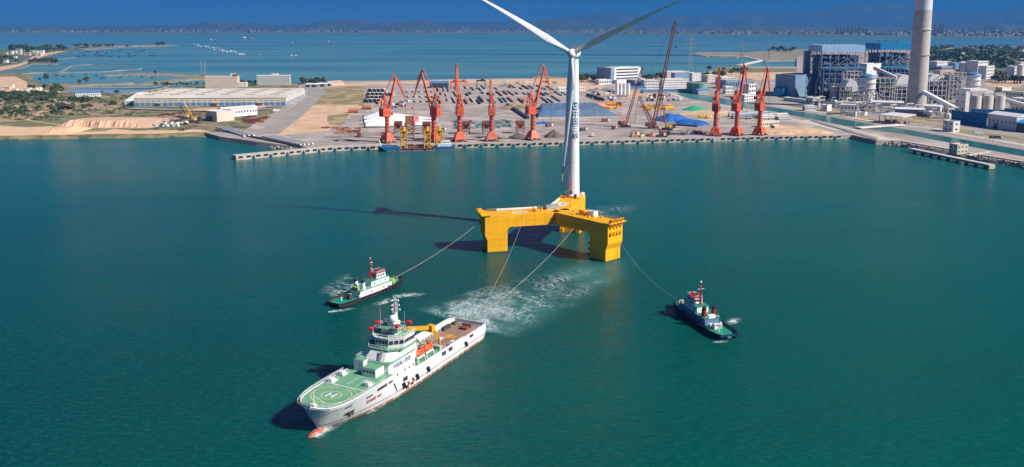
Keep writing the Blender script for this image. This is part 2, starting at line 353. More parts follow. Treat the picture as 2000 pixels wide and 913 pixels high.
# ================================================================== SEA
def sea_material():
    m = bpy.data.materials.new('sea_water'); m.use_nodes = True; t = m.node_tree; n = t.nodes; L = t.links; bs = n['Principled BSDF']
    geo = n.new('ShaderNodeNewGeometry'); sp_ = n.new('ShaderNodeSeparateXYZ'); L.new(geo.outputs['Position'], sp_.inputs[0])
    def noi(scale, stretch, detail=4, rough=0.55, dist=0):
        mp = n.new('ShaderNodeMapping'); mp.inputs['Scale'].default_value = stretch; mp.inputs['Rotation'].default_value = (0, 0, R(6)); L.new(geo.outputs['Position'], mp.inputs[0])
        q = n.new('ShaderNodeTexNoise'); q.inputs['Scale'].default_value = scale; q.inputs['Detail'].default_value = detail; q.inputs['Roughness'].default_value = rough; q.inputs['Distortion'].default_value = dist
        L.new(mp.outputs[0], q.inputs[0]); return q.outputs[0]
    def rng_(x, a, b, c, d):
        q = n.new('ShaderNodeMapRange'); q.interpolation_type = 'SMOOTHSTEP'
        for i, v in enumerate((a, b, c, d)): q.inputs[i + 1].default_value = v
        L.new(x, q.inputs[0]); return q.outputs[0]
    def mixc(f, a, b):
        q = n.new('ShaderNodeMix'); q.data_type = 'RGBA'; L.new(f, q.inputs[0])
        for i, v in ((6, a), (7, b)):
            if isinstance(v, tuple): q.inputs[i].default_value = (*v, 1)
            else: L.new(v, q.inputs[i])
        return q.outputs[2]
    def add(a, b, k=1.0):
        q = n.new('ShaderNodeMath'); q.operation = 'MULTIPLY_ADD'; L.new(b, q.inputs[0]); q.inputs[1].default_value = k; L.new(a, q.inputs[2]); return q.outputs[0]
    # water body: deep harbour green, silty shallow bay beyond the quay
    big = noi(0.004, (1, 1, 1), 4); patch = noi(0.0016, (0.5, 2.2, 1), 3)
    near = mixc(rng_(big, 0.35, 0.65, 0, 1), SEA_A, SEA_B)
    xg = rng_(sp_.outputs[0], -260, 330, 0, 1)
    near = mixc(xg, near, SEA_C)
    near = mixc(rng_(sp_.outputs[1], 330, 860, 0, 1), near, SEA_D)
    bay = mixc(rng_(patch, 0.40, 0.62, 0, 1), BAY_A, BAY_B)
    bay = mixc(rng_(noi(0.0012, (0.4, 1.7, 1), 2), 0.64, 0.70, 0, 1), bay, (0.012, 0.07, 0.115))  # dark streaks: cloud shadows painted into the bay colour
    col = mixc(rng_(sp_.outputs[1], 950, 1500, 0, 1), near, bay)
    w1 = noi(0.75, (0.5, 1, 1), 6, 0.62, 0.3); w2 = noi(0.12, (0.45, 1, 1), 4, 0.5, 0.2); w3 = noi(2.4, (0.6, 1, 1), 4, 0.6)
    gust = rng_(noi(0.006, (0.6, 1.6, 1), 3), 0.35, 0.7, 0.45, 1.25)
    h = add(w1, w2, 1.9); h = add(h, w3, 0.4)
    cr_ = n.new('ShaderNodeMath'); cr_.operation = 'ADD'; L.new(w1, cr_.inputs[0]); L.new(w3, cr_.inputs[1])
    crest = rng_(cr_.outputs[0], 0.95, 1.25, 0.0, 0.7); lite = mixc(rng_(sp_.outputs[1], 330, 860, 0, 1), (0.01, 0.115, 0.10), (0.03, 0.17, 0.17))
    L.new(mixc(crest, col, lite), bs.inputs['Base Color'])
    bm = n.new('ShaderNodeBump'); bm.inputs['Distance'].default_value = 0.62; L.new(h, bm.inputs['Height']); L.new(gust, bm.inputs['Strength']); L.new(bm.outputs[0], bs.inputs['Normal'])
    L.new(rng_(noi(0.003, (0.4, 1.6, 1), 4), 0.35, 0.65, 0.14, 0.20), bs.inputs['Roughness']); bs.inputs['IOR'].default_value = 1.33
    bs.inputs['Specular IOR Level'].default_value = 0.20
    return m
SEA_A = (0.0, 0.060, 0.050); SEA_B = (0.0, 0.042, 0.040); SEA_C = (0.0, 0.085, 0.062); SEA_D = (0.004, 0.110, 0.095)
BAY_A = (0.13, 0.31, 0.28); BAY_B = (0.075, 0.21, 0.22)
mb = MB(); mb.add([(-45000, -3000, 0), (45000, -3000, 0), (45000, 39000, 0), (-45000, 39000, 0)], [(0, 1, 2, 3)])
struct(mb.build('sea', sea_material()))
# haze: the air between here and the far mountains
hz = MB().box((0, 17000, -1.6), (99000, 46000, 760)).build('haze', 'white'); hz['kind'] = 'stuff'
hm = bpy.data.materials.new('haze_air'); hm.use_nodes = True; hn = hm.node_tree; hn.nodes.clear()
ho = hn.nodes.new('ShaderNodeOutputMaterial'); hp = hn.nodes.new('ShaderNodeVolumePrincipled'); hn.links.new(hp.outputs[0], ho.inputs['Volume'])
hp.inputs['Color'].default_value = (0.045, 0.26, 0.68, 1); hp.inputs['Density'].default_value = HAZE; hp.inputs['Anisotropy'].default_value = 0.0
hz.data.materials.clear(); hz.data.materials.append(hm); hm.volume_intersection_method = 'FAST' if hasattr(hm, 'volume_intersection_method') else None
# ================================================================== MOUNTAINS AND FAR SHORE
def ridge(name, pts, y, seed, m='mountain', depth=3000, rough_=0.10):
    'hill range at distance y; pts = (px, py) of its crest'
    mb = MB(); rows = 7; xs = []
    for (x0, y0), (x1, y1) in zip(pts, pts[1:]):
        k = max(2, int((x1 - x0) / 7))
        xs += [(x0 + (x1 - x0) * i / k, y0 + (y1 - y0) * i / k) for i in range(k)]
    xs.append(pts[-1]); n = len(xs)
    for r in range(rows + 1):
        t = r / rows
        for px, py in xs:
            X = (px - 1000) / F_PX * y / _c; z = CAM_H + (YH - py) / F_PX * y
            prof = math.sin(math.pi * min(t, 1) ** 0.8) if r < rows else 0
            nz = 1 + rough_ * noise.fractal(Vector((px * 0.05, t * 3, seed)), 0.8, 2.2, 5)
            yy = y + (t - 0.5) * depth + 400 * noise.noise(Vector((px * 0.02, t * 2, seed + 5)))
            mb.v.append((X * (1 + (t - 0.5) * depth / y * 0.3), yy, max(-2, z * prof * nz) if r else -2))
    for r in range(rows):
        for i in range(n - 1): a = r * n + i; mb.f.append((a, a + 1, a + n + 1, a + n))
    return struct(mb.build(name, m, smooth=True))
ridge('mountains', [(820, 46), (950, 43), (1040, 40), (1100, 34), (1180, 24), (1240, 29), (1330, 32), (1380, 29), (1440, 24), (1500, 27), (1580, 22), (1640, 11), (1700, 4), (1745, 9), (1780, 18), (1840, 26), (1900, 24), (1960, 14), (2010, 9), (2080, 16), (2300, 24)], 24000, 1.0)
ridge('mountains', [(240, 50), (330, 51), (390, 48), (430, 44), (465, 41), (490, 49), (520, 44), (560, 50), (640, 42), (690, 38), (740, 45), (800, 44), (828, 38), (850, 43), (900, 50), (980, 50), (1040, 42), (1080, 38), (1130, 45), (1200, 48)], 17000, 2.0)
ridge('hills', [(1180, 58), (1260, 52), (1330, 56), (1400, 54), (1450, 49), (1500, 50), (1560, 55), (1640, 57), (1750, 54), (1850, 50), (1900, 45), (1960, 50), (2040, 44), (2200, 47)], 12500, 3.0, depth=1800)
ridge('hills', [(-200, 52), (0, 54), (80, 56), (130, 50), (180, 55), (300, 57), (420, 58), (560, 58), (700, 57), (860, 57), (1000, 58), (1065, 54), (1110, 60)], 12500, 4.0, depth=1800)
# the far coast, a low shelf with the town on it
def coast(px0, px1, yb, z=4):
    return [(x, yb + 0.8 * noise.noise(Vector((x * 0.02, 0, 0)))) for x in range(px0, px1, 60)]
front = coast(-400, 2460, 65.5); land('far_shore', [(x, y + (max(0, x - 1100) * 0.0085)) for x, y in front] + [(2500, 50.5), (-400, 50.5)], 4, 'forest_floor', 30)
# distant town: nobody could count it
mb = MB(); r_ = random.Random(3)
for i in range(2600):
    px = r_.uniform(-50, 2050); d = abs(r_.gauss(0, 1))
    dens = 1.0 if px > 1050 else (0.7 if px > 600 else 0.28)
    if r_.random() > dens: continue
    py = 64.2 + max(0, px - 1100) * 0.0085 - min(9.5, d * (4.6 if px > 1100 else 3.0))
    p = G(px, py, 4); w = r_.uniform(14, 46); h = r_.uniform(7, 24) * (1.0 + 0.3 * d)
    mb.box((p.x, p.y, 4), (w, r_.uniform(12, 30), h), r_.uniform(-0.4, 0.4))
struct(mb.build('distant_town', 'town_white'), 'stuff')
# tower blocks that stand out in it
def tower(px, pyt, wpx, label, group, m='town_white', pyb=62.0):
    b = G(px, pyb, 4); h = H(px, pyb, pyt, 4); w = wpx * b.y / F_PX
    t = thing('tower_block', label, 'tower block', (b.x, b.y, 4), 0, group)
    MB().box((0, 0, 0), (w, w * 0.9, h)).build('wall', m, t); MB().box((w * 0.12, 0, h), (w * 0.4, w * 0.4, 6)).build('roof_room', m, t)
    mb = MB()
    for k in range(3): mb.box((-w * 0.3 + w * 0.3 * k, -w * 0.46, 4), (w * 0.12, 1.2, h - 8))
    mb.build('window_band', 'window_dark', t); return t
for i, (x, yt, w) in enumerate([(672, 52, 3), (678, 55, 3), (684, 54, 3), (690, 57, 3), (749, 50, 4), (754, 48.5, 4), (759, 50, 4), (765, 49.5, 4), (779, 57, 3), (787, 57, 4), (806, 57, 4), (812, 57, 4), (820, 56, 4)]):
    tower(x, yt, w, f'{nth(i)} hazy tower block from the left on the far shore left of the wind turbine', 'tower blocks on the far shore left of the turbine')
for i, (x, yt, w) in enumerate([(1636, 50, 5), (1643, 52, 5), (1650, 51, 5), (1657, 50, 5), (1664, 49, 5), (1671, 52, 5), (1678, 50, 5), (1685, 52, 5), (1692, 54, 5), (1818, 47, 6), (1826, 48, 6), (1834, 47, 5), (1840, 46, 4)]):
    side = 'left' if x < 1750 else 'right'
    tower(x, yt, w * 0.8, f'{nth(i if x < 1750 else i - 9)} blue-hazed tower block from the left, far behind, {side} of the chimney', 'tower blocks on the far shore behind the power plant', pyb=68)
# ================================================================== LEFT LAND
ZB = 3.0
land('main_land', [(-500, 292), (-200, 272), (0, 266), (60, 264.5), (120, 264.5), (190, 262), (250, 262.5), (320, 261), (380, 258), (420, 261), (470, 263), (560, 210), (600, 200), (612, 163), (560, 163), (480, 164), (410, 164), (398, 166), (350, 170), (300, 174), (250, 177), (200, 176), (150, 174), (120, 168), (60, 160), (50, 153), (58, 146), (20, 142), (-60, 145), (-600, 150)], ZB, 'scrubland', 16, 2.0)
sheet('beach', [(-500, 280), (-200, 256), (0, 246), (60, 249), (90, 247), (135, 249), (140, 258), (200, 257), (225, 252), (260, 256), (330, 255), (390, 253), (415, 258), (378, 258.4), (320, 261.2), (250, 262.6), (190, 262.3), (120, 264.6), (60, 264.8), (0, 266.2), (-200, 272), (-500, 292)], ZB, 'beach_sand', 1.5)
sheet('sandy_ground', [(-300, 196), (0, 200), (60, 203), (110, 213), (90, 228), (50, 236), (0, 240), (-300, 250)], ZB, 'earth', 3)
sheet('sandy_ground', [(0, 150), (30, 150), (52, 160), (55, 170), (40, 178), (70, 176), (120, 178), (100, 186), (0, 178), (-200, 172), (-200, 150)], ZB, 'sand', 2)
sheet('sandy_ground', [(95, 200), (240, 203), (262, 215), (240, 222), (150, 222), (90, 225), (70, 216)], ZB, 'earth', 2)
sheet('grass_field', [(60, 232), (98, 232), (122, 243), (85, 248), (40, 246), (10, 242)], ZB, 'grass', 1.5)
sheet('grass_field', [(75, 230), (112, 231), (150, 243), (205, 250), (190, 255), (155, 256), (128, 248), (95, 240)], ZB, 'grass', 1.5)
sheet('grass_field', [(150, 186), (250, 184), (262, 190), (230, 200), (180, 199), (140, 195)], ZB, 'grass', 1.5)
sheet('dirt_track', [(85, 193), (100, 192), (120, 198), (150, 202), (130, 206), (102, 216), (86, 224), (58, 235), (48, 235), (66, 226), (80, 217), (90, 209), (115, 201), (98, 195)], ZB, 'sand', 1)
ribbon('dirt_track', [(50, 234), (90, 241), (130, 245), (180, 248), (225, 251)], 3, ZB, 'sand')
ribbon('dirt_track', [(100, 173), (170, 172), (290, 171), (340, 167)], 9, ZB, 'sand')
ribbon('dirt_track', [(150, 192), (190, 192), (235, 186), (300, 176), (330, 170)], 7, ZB, 'sand')
sheet('pond', [(110, 176), (180, 175), (235, 175), (290, 176), (270, 181), (230, 183), (180, 181), (130, 180)], ZB, 'pond_water' if 'pond_water' in M else 'blue_grey', 1.0)
# sandy road round the bay and the village shore
land('village_shore', [(-500, 148), (0, 139), (25, 134), (52, 126), (60, 120), (80, 113), (105, 106), (132, 100.5), (128, 99.2), (170, 96), (130, 94), (60, 96), (0, 97), (-500, 100)], 3, 'forest_floor', 6, 1.0)
sheet('sandy_road', [(-300, 147), (0, 138.5), (25, 133.5), (52, 125.5), (60, 119.5), (80, 112.5), (105, 105.5), (131, 100.4), (122, 99.7), (95, 103), (66, 110), (46, 121), (38, 125), (0, 131), (-300, 140)], 3, 'sand', 1)
for q in ([(128, 97.2), (200, 93), (260, 91.2), (348, 88.8), (300, 91.3), (245, 92), (200, 96), (165, 98)], [(200, 91.5), (270, 90), (330, 88.4), (250, 89), (160, 92.5), (120, 97)],
          [(60, 121.5), (112, 122.6), (114, 125.3), (60, 125.3)], [(160, 90.5), (180, 90), (200, 92), (170, 95), (120, 96)],
          [(255, 165.5), (300, 159), (345, 155), (410, 152), (418, 153), (370, 156), (330, 160), (290, 165), (250, 168)], [(205, 147.6), (245, 144), (300, 142.6), (360, 145.3), (420, 147), (436, 149.5), (400, 151), (360, 150), (300, 147), (250, 146.5)],
          [(115, 175), (60, 160), (80, 164.5), (150, 163.5), (210, 163), (260, 161), (262, 163.5), (200, 166.5), (130, 168)]):
    land('spit', q, 1.6, 'spit_sand', 3, 0.8)
for q, w in (([(118, 140.8), (140, 127.5)], 6), ([(140, 127.5), (180, 126), (235, 127), (252, 132), (275, 134)], 4), ([(10, 137), (60, 140.5), (118, 141.5), (200, 140), (275, 134.5)], 4), ([(40, 144), (90, 141), (120, 141.4)], 10), ([(100, 118), (146, 112)], 4), ([(36, 134), (60, 126)], 4)):
    pts = strip_px(q, w, 1.2); land('dike', None, 1.2, 'spit_sand', 2, world_pts=pts)
# eroded sand bluff above the beach
def mound(name, cx, cy, ang, a, b, h, z, m, steep=1.0, seed=0.0, kind='structure', nr=10, na=48, flat=0.0, rough_=0.25):
    'irregular heap: half axes a, b in metres'
    mb = MB(); c = G(cx, cy, z)
    ca, sa = math.cos(ang), math.sin(ang)
    for i in range(nr + 1):
        t = i / nr
        for j in range(na):
            th = 2 * math.pi * j / na; w = 1 + rough_ * noise.noise(Vector((math.cos(th) * 2, math.sin(th) * 2, seed)))
            x, y = math.cos(th) * a * t * w, math.sin(th) * b * t * w
            k = max(0.0, (1 - t) / (1 - flat)) if flat else (1 - t); k = min(1, k) ** steep
            zz = h * k * (1 + 0.3 * noise.fractal(Vector((x * 0.06, y * 0.06, seed)), 0.9, 2.0, 4)) + (0.05 if i < nr else -0.3)
            mb.v.append((c.x + x * ca - y * sa, c.y + x * sa + y * ca, z + zz))
    for i in range(nr):
        for j in range(na): q = (j + 1) % na; mb.f.append((i * na + j, (i + 1) * na + j, (i + 1) * na + q, i * na + q))
    o = mb.build(name, m, smooth=True)
    if kind: o['kind'] = kind
    return o
bl = G(105, 249, ZB); mb = MB()
N_ = 90; L0, L1 = G(100, 250, ZB), G(296, 250.5, ZB)
for i in range(N_ + 1):
    t = i / N_; p = L0.lerp(L1, t); env = min(1, t * 6, (1 - t) * 3.2)
    for k, (d, hh) in enumerate(((0, 0), (3, 0.35), (6, 0.75), (9, 0.96), (16, 1.0), (40, 0.9), (75, 0.5), (115, 0.0))):
        g = noise.noise(Vector((t * 45, k * 0.3, 1.0))); z = env * 8.0 * hh * (1 + 0.12 * noise.noise(Vector((t * 8, k, 3)))) - (0.3 if k in (0, 7) else 0)
        off = g * 2.6 if 0 < k < 5 else 0
        mb.v.append((p.x, p.y + d + off + 6 * noise.noise(Vector((t * 5, 0, 9))), ZB + z))
for i in range(N_):
    for k in range(7): a = i * 8 + k; mb.f.append((a, a + 8, a + 9, a + 1))
struct(mb.build('sand_bluff', 'cliff'))
L0, L1 = G(78, 262, ZB), G(140, 262, ZB); mb = MB()
for i in range(41):
    t = i / 40; p = L0.lerp(L1, t); env = min(1, t * 4, (1 - t) * 4)
    for k, (d, hh) in enumerate(((0, 0), (5, 0.5), (10, 0.95), (26, 1), (60, 0.0))):
        mb.v.append((p.x, p.y + d + noise.noise(Vector((t * 20, k, 1))) * (2 if 0 < k < 4 else 0), ZB + env * 5 * hh - (0.3 if k in (0, 4) else 0)))
for i in range(40):
    for k in range(4): a = i * 5 + k; mb.f.append((a, a + 5, a + 6, a + 1))
struct(mb.build('sand_bluff', 'beach_sand'))
# ================================================================== PORT
ZP = 4.0
QL = [(462, 307.5), (540, 301), (640, 294), (745, 288.5), (890, 285), (1000, 281.5), (1115, 277.5), (1300, 273), (1500, 267.5), (1640, 265)]   # top edge of the quay
land('port_ground', [(400, 259), (430, 267), (500, 277), (560, 284), (600, 288)] + [(640, 286.5), (745, 284.3), (890, 281.3), (1000, 279), (1115, 276.3), (1300, 271), (1500, 266), (1640, 263.8)] +
     [(1664, 264), (1690, 270), (1712, 275), (1760, 276), (1800, 283), (1900, 300), (2000, 316), (2400, 385), (2900, 300), (2900, 87), (2300, 89), (2000, 91), (1800, 95), (1700, 99), (1600, 103), (1556, 112), (1556, 132), (1470, 132.5), (1400, 137), (1350, 146), (1300, 149), (1240, 150),
      (1180, 151), (1100, 153), (1000, 153.5), (880, 155), (750, 158.5), (600, 160.5), (588, 163), (560, 205), (470, 259)], ZP, 'concrete_yard', 2, base=-1)
for q in ([(1350, 106), (1366, 101.5), (1466, 102), (1556, 97), (1620, 96), (1620, 117), (1524, 118.5), (1495, 119.5), (1469, 112), (1380, 110)], [(1388, 141), (1400, 132.5), (1450, 130), (1500, 130.5), (1556, 131), (1556, 134), (1470, 134), (1420, 138)],
          [(1040, 152), (1050, 149), (1066, 148.5), (1080, 150), (1110, 151.5), (1110, 154)], ):
    land('spit', q, 2.0, 'spit_sand', 4, 0.8)
pts = strip_px([(1371, 108.4), (1453, 110), (1487, 117.5), (1440, 127.5), (1471, 130.6), (1560, 131.2)], 14, 2.4); land('causeway', None, 2.4, 'concrete_pale', 3, world_pts=pts)
ribbon('road', [(596, 161), (680, 158.6), (760, 157)], 12, ZP, 'road')
sheet('grass_field', [(640, 170), (712, 170), (710, 206), (640, 206), (600, 206), (612, 190)], ZP, 'dry_grass', 2.5)
sheet('sandy_ground', [(596, 206), (700, 205), (706, 210), (690, 222), (660, 246), (640, 257), (545, 265), (545, 259), (570, 240), (584, 222)], ZP, 'sand', 2)
sheet('sandy_ground', [(650, 163), (760, 160), (880, 157), (1000, 155), (1180, 153), (1180, 182), (1130, 174), (1050, 168), (960, 164), (860, 164), (760, 166), (712, 168), (650, 170)], ZP, 'sand', 2)
sheet('grass_field', [(640, 226), (682, 222), (676, 240), (660, 245), (642, 244)], ZP, 'dry_grass', 2)
ribbon('road', [(600, 170), (622, 180), (596, 205), (560, 235), (520, 262)], 26, ZP, 'road')
ribbon('road', [(625, 175), (700, 168), (800, 165)], 8, ZP, 'road')
ribbon('road', [(250, 212), (400, 216), (590, 212)], 16, ZP, 'road')
sheet('sandy_ground', [(380, 212), (500, 207), (540, 207), (500, 213), (440, 216), (370, 217)], ZP, 'cliff', 1)
sheet('sandy_ground', [(1130, 166), (1240, 178), (1300, 186), (1236, 192), (1180, 184), (1120, 178)], ZP, 'sand', 1.5)
ribbon('road', [(1140, 158), (1200, 166), (1300, 178), (1330, 190), (1480, 220), (1560, 236), (1640, 255)], 9, ZP, 'concrete_pale')
sheet('sandy_ground', [(1490, 252), (1520, 244), (1570, 247), (1615, 256), (1640, 263), (1560, 265), (1500, 265)], ZP, 'sand', 1.5)
sheet('concrete_slope', [(1555, 237), (1600, 243), (1640, 252), (1668, 264), (1712, 274.4), (1760, 275.5), (1700, 262), (1650, 248), (1590, 234)], ZP, 'concrete_pale', 0.6)
# right bank of the canal: grounds of the plant
sheet('plant_ground', [(1320, 176), (1400, 186), (1500, 202), (1600, 219), (1700, 237), (1850, 262), (2000, 287), (2400, 340), (2400, 150), (2000, 150), (1800, 160), (1556, 190), (1500, 186), (1440, 178)], ZP, 'road', 0.5)
sheet('grass_field', [(1500, 204), (1530, 203), (1600, 214), (1650, 218), (1700, 232), (1760, 243), (1690, 238), (1600, 221)], ZP, 'dry_grass', 1)
sheet('grass_field', [(1808, 247), (1850, 244), (1875, 252), (1980, 268), (2060, 282), (2000, 278), (1900, 262), (1840, 257)], ZP, 'dry_grass', 1)
sheet('dirt_ground', [(1720, 232), (1800, 225), (1850, 235), (1840, 243), (1740, 246)], ZP, 'earth', 1)
sheet('grass_field', [(1900, 178), (2000, 172), (2100, 175), (2100, 198), (1990, 198), (1880, 184)], ZP, 'dry_grass', 1)
sheet('dirt_ground', [(1920, 163), (1960, 158), (2010, 160), (1990, 170), (1930, 170)], ZP, 'cliff', 1)
sheet('forest_floor', [(1780, 97), (2000, 92), (2500, 90), (2500, 150), (2000, 158), (1880, 150), (1800, 140), (1780, 130)], ZP, 'forest_floor', 1)
sheet('grass_field', [(1400, 133.5), (1556, 134), (1556, 141), (1390, 142)], ZP, 'grass', 1)
sheet('sandy_ground', [(1400, 143), (1556, 141), (1556, 152), (1480, 158), (1420, 152)], ZP, 'sand', 1)
# canal
CN = [(1322, 184), (1345, 182.5), (1400, 191), (1500, 209), (1600, 225), (1700, 243), (1760, 252), (1850, 268), (2000, 294), (2400, 365)]
CS = [(2400, 385), (2000, 306), (1850, 278), (1770, 263), (1700, 253), (1640, 244), (1560, 228), (1500, 216), (1400, 202), (1345, 193)]
canal = sheet('canal', CN + CS, ZP, bpy.data.materials['sea_water'], 0)
def bank(px, w, z, name='stone_bank', m='rock'):
    ribbon(name, px, w, z, m)
bank([(1345, 181.5), (1400, 190), (1500, 208), (1600, 224), (1700, 242), (1760, 251), (1850, 266.8), (2000, 292.6), (2300, 345)], 7, ZP)
bank([(1345, 194), (1400, 203), (1500, 217), (1560, 229), (1640, 245), (1700, 254), (1770, 264)], 5, ZP)
ribbon('road', [(1500, 203), (1600, 219.5), (1700, 237), (1755, 246), (1830, 252), (1870, 262), (2000, 284), (2200, 318)], 9, ZP, 'concrete_pale')
ribbon('road', [(1755, 246), (1790, 243), (1850, 239), (1940, 246)], 12, ZP, 'road')
for q, w in (([(640, 268), (760, 262), (900, 258), (1060, 254), (1220, 250)], 3), ([(700, 276), (900, 268), (1120, 264), (1380, 256)], 4), ([(820, 214), (900, 220), (1000, 236), (1060, 258)], 5), ([(1090, 258), (1180, 242), (1230, 226), (1240, 205)], 4),
             ([(1100, 236), (1220, 238), (1330, 250), (1480, 250)], 5), ([(860, 232), (960, 226), (1040, 236), (1130, 250)], 3), ([(1000, 268), (1090, 262), (1170, 250)], 3), ([(660, 262), (780, 258), (850, 244), (880, 222)], 4)):
    ribbon('vehicle_track', q, w, ZP, 'track_grey')
# ------------------------------------------------------------ quay walls with fenders
def on_line(pts, s):
    for a, b in zip(pts, pts[1:]):
        l = (b - a).length
        if s <= l: return a + (b - a) * (s / l), (b - a).normalized()
        s -= l
    return pts[-1].copy(), (pts[-1] - pts[-2]).normalized()
def length(pts): return sum((b - a).length for a, b in zip(pts, pts[1:]))
def quay(px, label, width, step, phase=0.0, plain=0.0):
    top = [G(x, y, ZP) for x, y in px]; t = thing('quay_wall', label, 'quay', tuple(top[0])); o = Vector(top[0])
    loc = [p - o for p in top]; L_ = length(loc); mb = MB(); rings = []
    for i, p in enumerate(loc):
        a, b = loc[max(0, i - 1)], loc[min(len(loc) - 1, i + 1)]; d = (b - a).normalized(); n_ = Vector((-d.y, d.x, 0))
        if n_.y < 0: n_ = -n_
        rings.append([p + n_ * width + Vector((0, 0, -5)), p + Vector((0, 0, -5)), p + Vector((0, 0, 0.25)), p + n_ * 0.6 + Vector((0, 0, 0.25)), p + n_ * 0.6 + Vector((0, 0, 0.06)), p + n_ * width + Vector((0, 0, 0.06))])
    mb.loft(rings).build('wall', 'concrete', t); solid(t.children[0], 20)
    rec = fen = bol = None; k = 0; s = step * 0.5 + phase
    while s < L_ - 4:
        for ds in (-3.6, 3.6):
            p, d = on_line(loc, s + ds); a = math.atan2(d.y, d.x); out = Vector((d.y, -d.x, 0)); p = p + out * 0.25
            if rec is None: rec = MB().box((0, 0, -2.0), (3.9, 0.8, 1.4)).build('fender', 'rubber', t); q = rec
            else: q = rec.copy(); COL.objects.link(q)
            place(q, p, a)
        p, d = on_line(loc, s + step * 0.5); a = math.atan2(d.y, d.x); out = Vector((d.y, -d.x, 0)); p = p + out * 0.3
        if fen is None: fen = MB().box((0, 0, -4.1), (2.4, 1.1, 2.1)).box((0, -0.2, -2.0), (0.8, 0.6, 1.2)).build('fender_frame', 'fender_blue', t); q = fen
        else: q = fen.copy(); COL.objects.link(q)
        place(q, p, a); s += step; k += 1
    return t
quay([(461, 305), (540, 297.8), (600, 292), (640, 288.2), (690, 286), (745, 284.8)], 'long grey concrete pier wall running left from the moored barge out into the water', 10, 16)
quay([(746, 284.8), (890, 281.8), (1000, 279.6), (1115, 276.8), (1300, 271.5), (1400, 269.2)], 'grey concrete quay wall with black fenders, between the barge and the right-hand orange cranes', 6, 16.2)
quay([(1401, 269.2), (1500, 266.6), (1640, 264.3), (1664, 262.8)], 'grey concrete quay wall under the three right-hand orange cranes', 6, 16.2, 2)
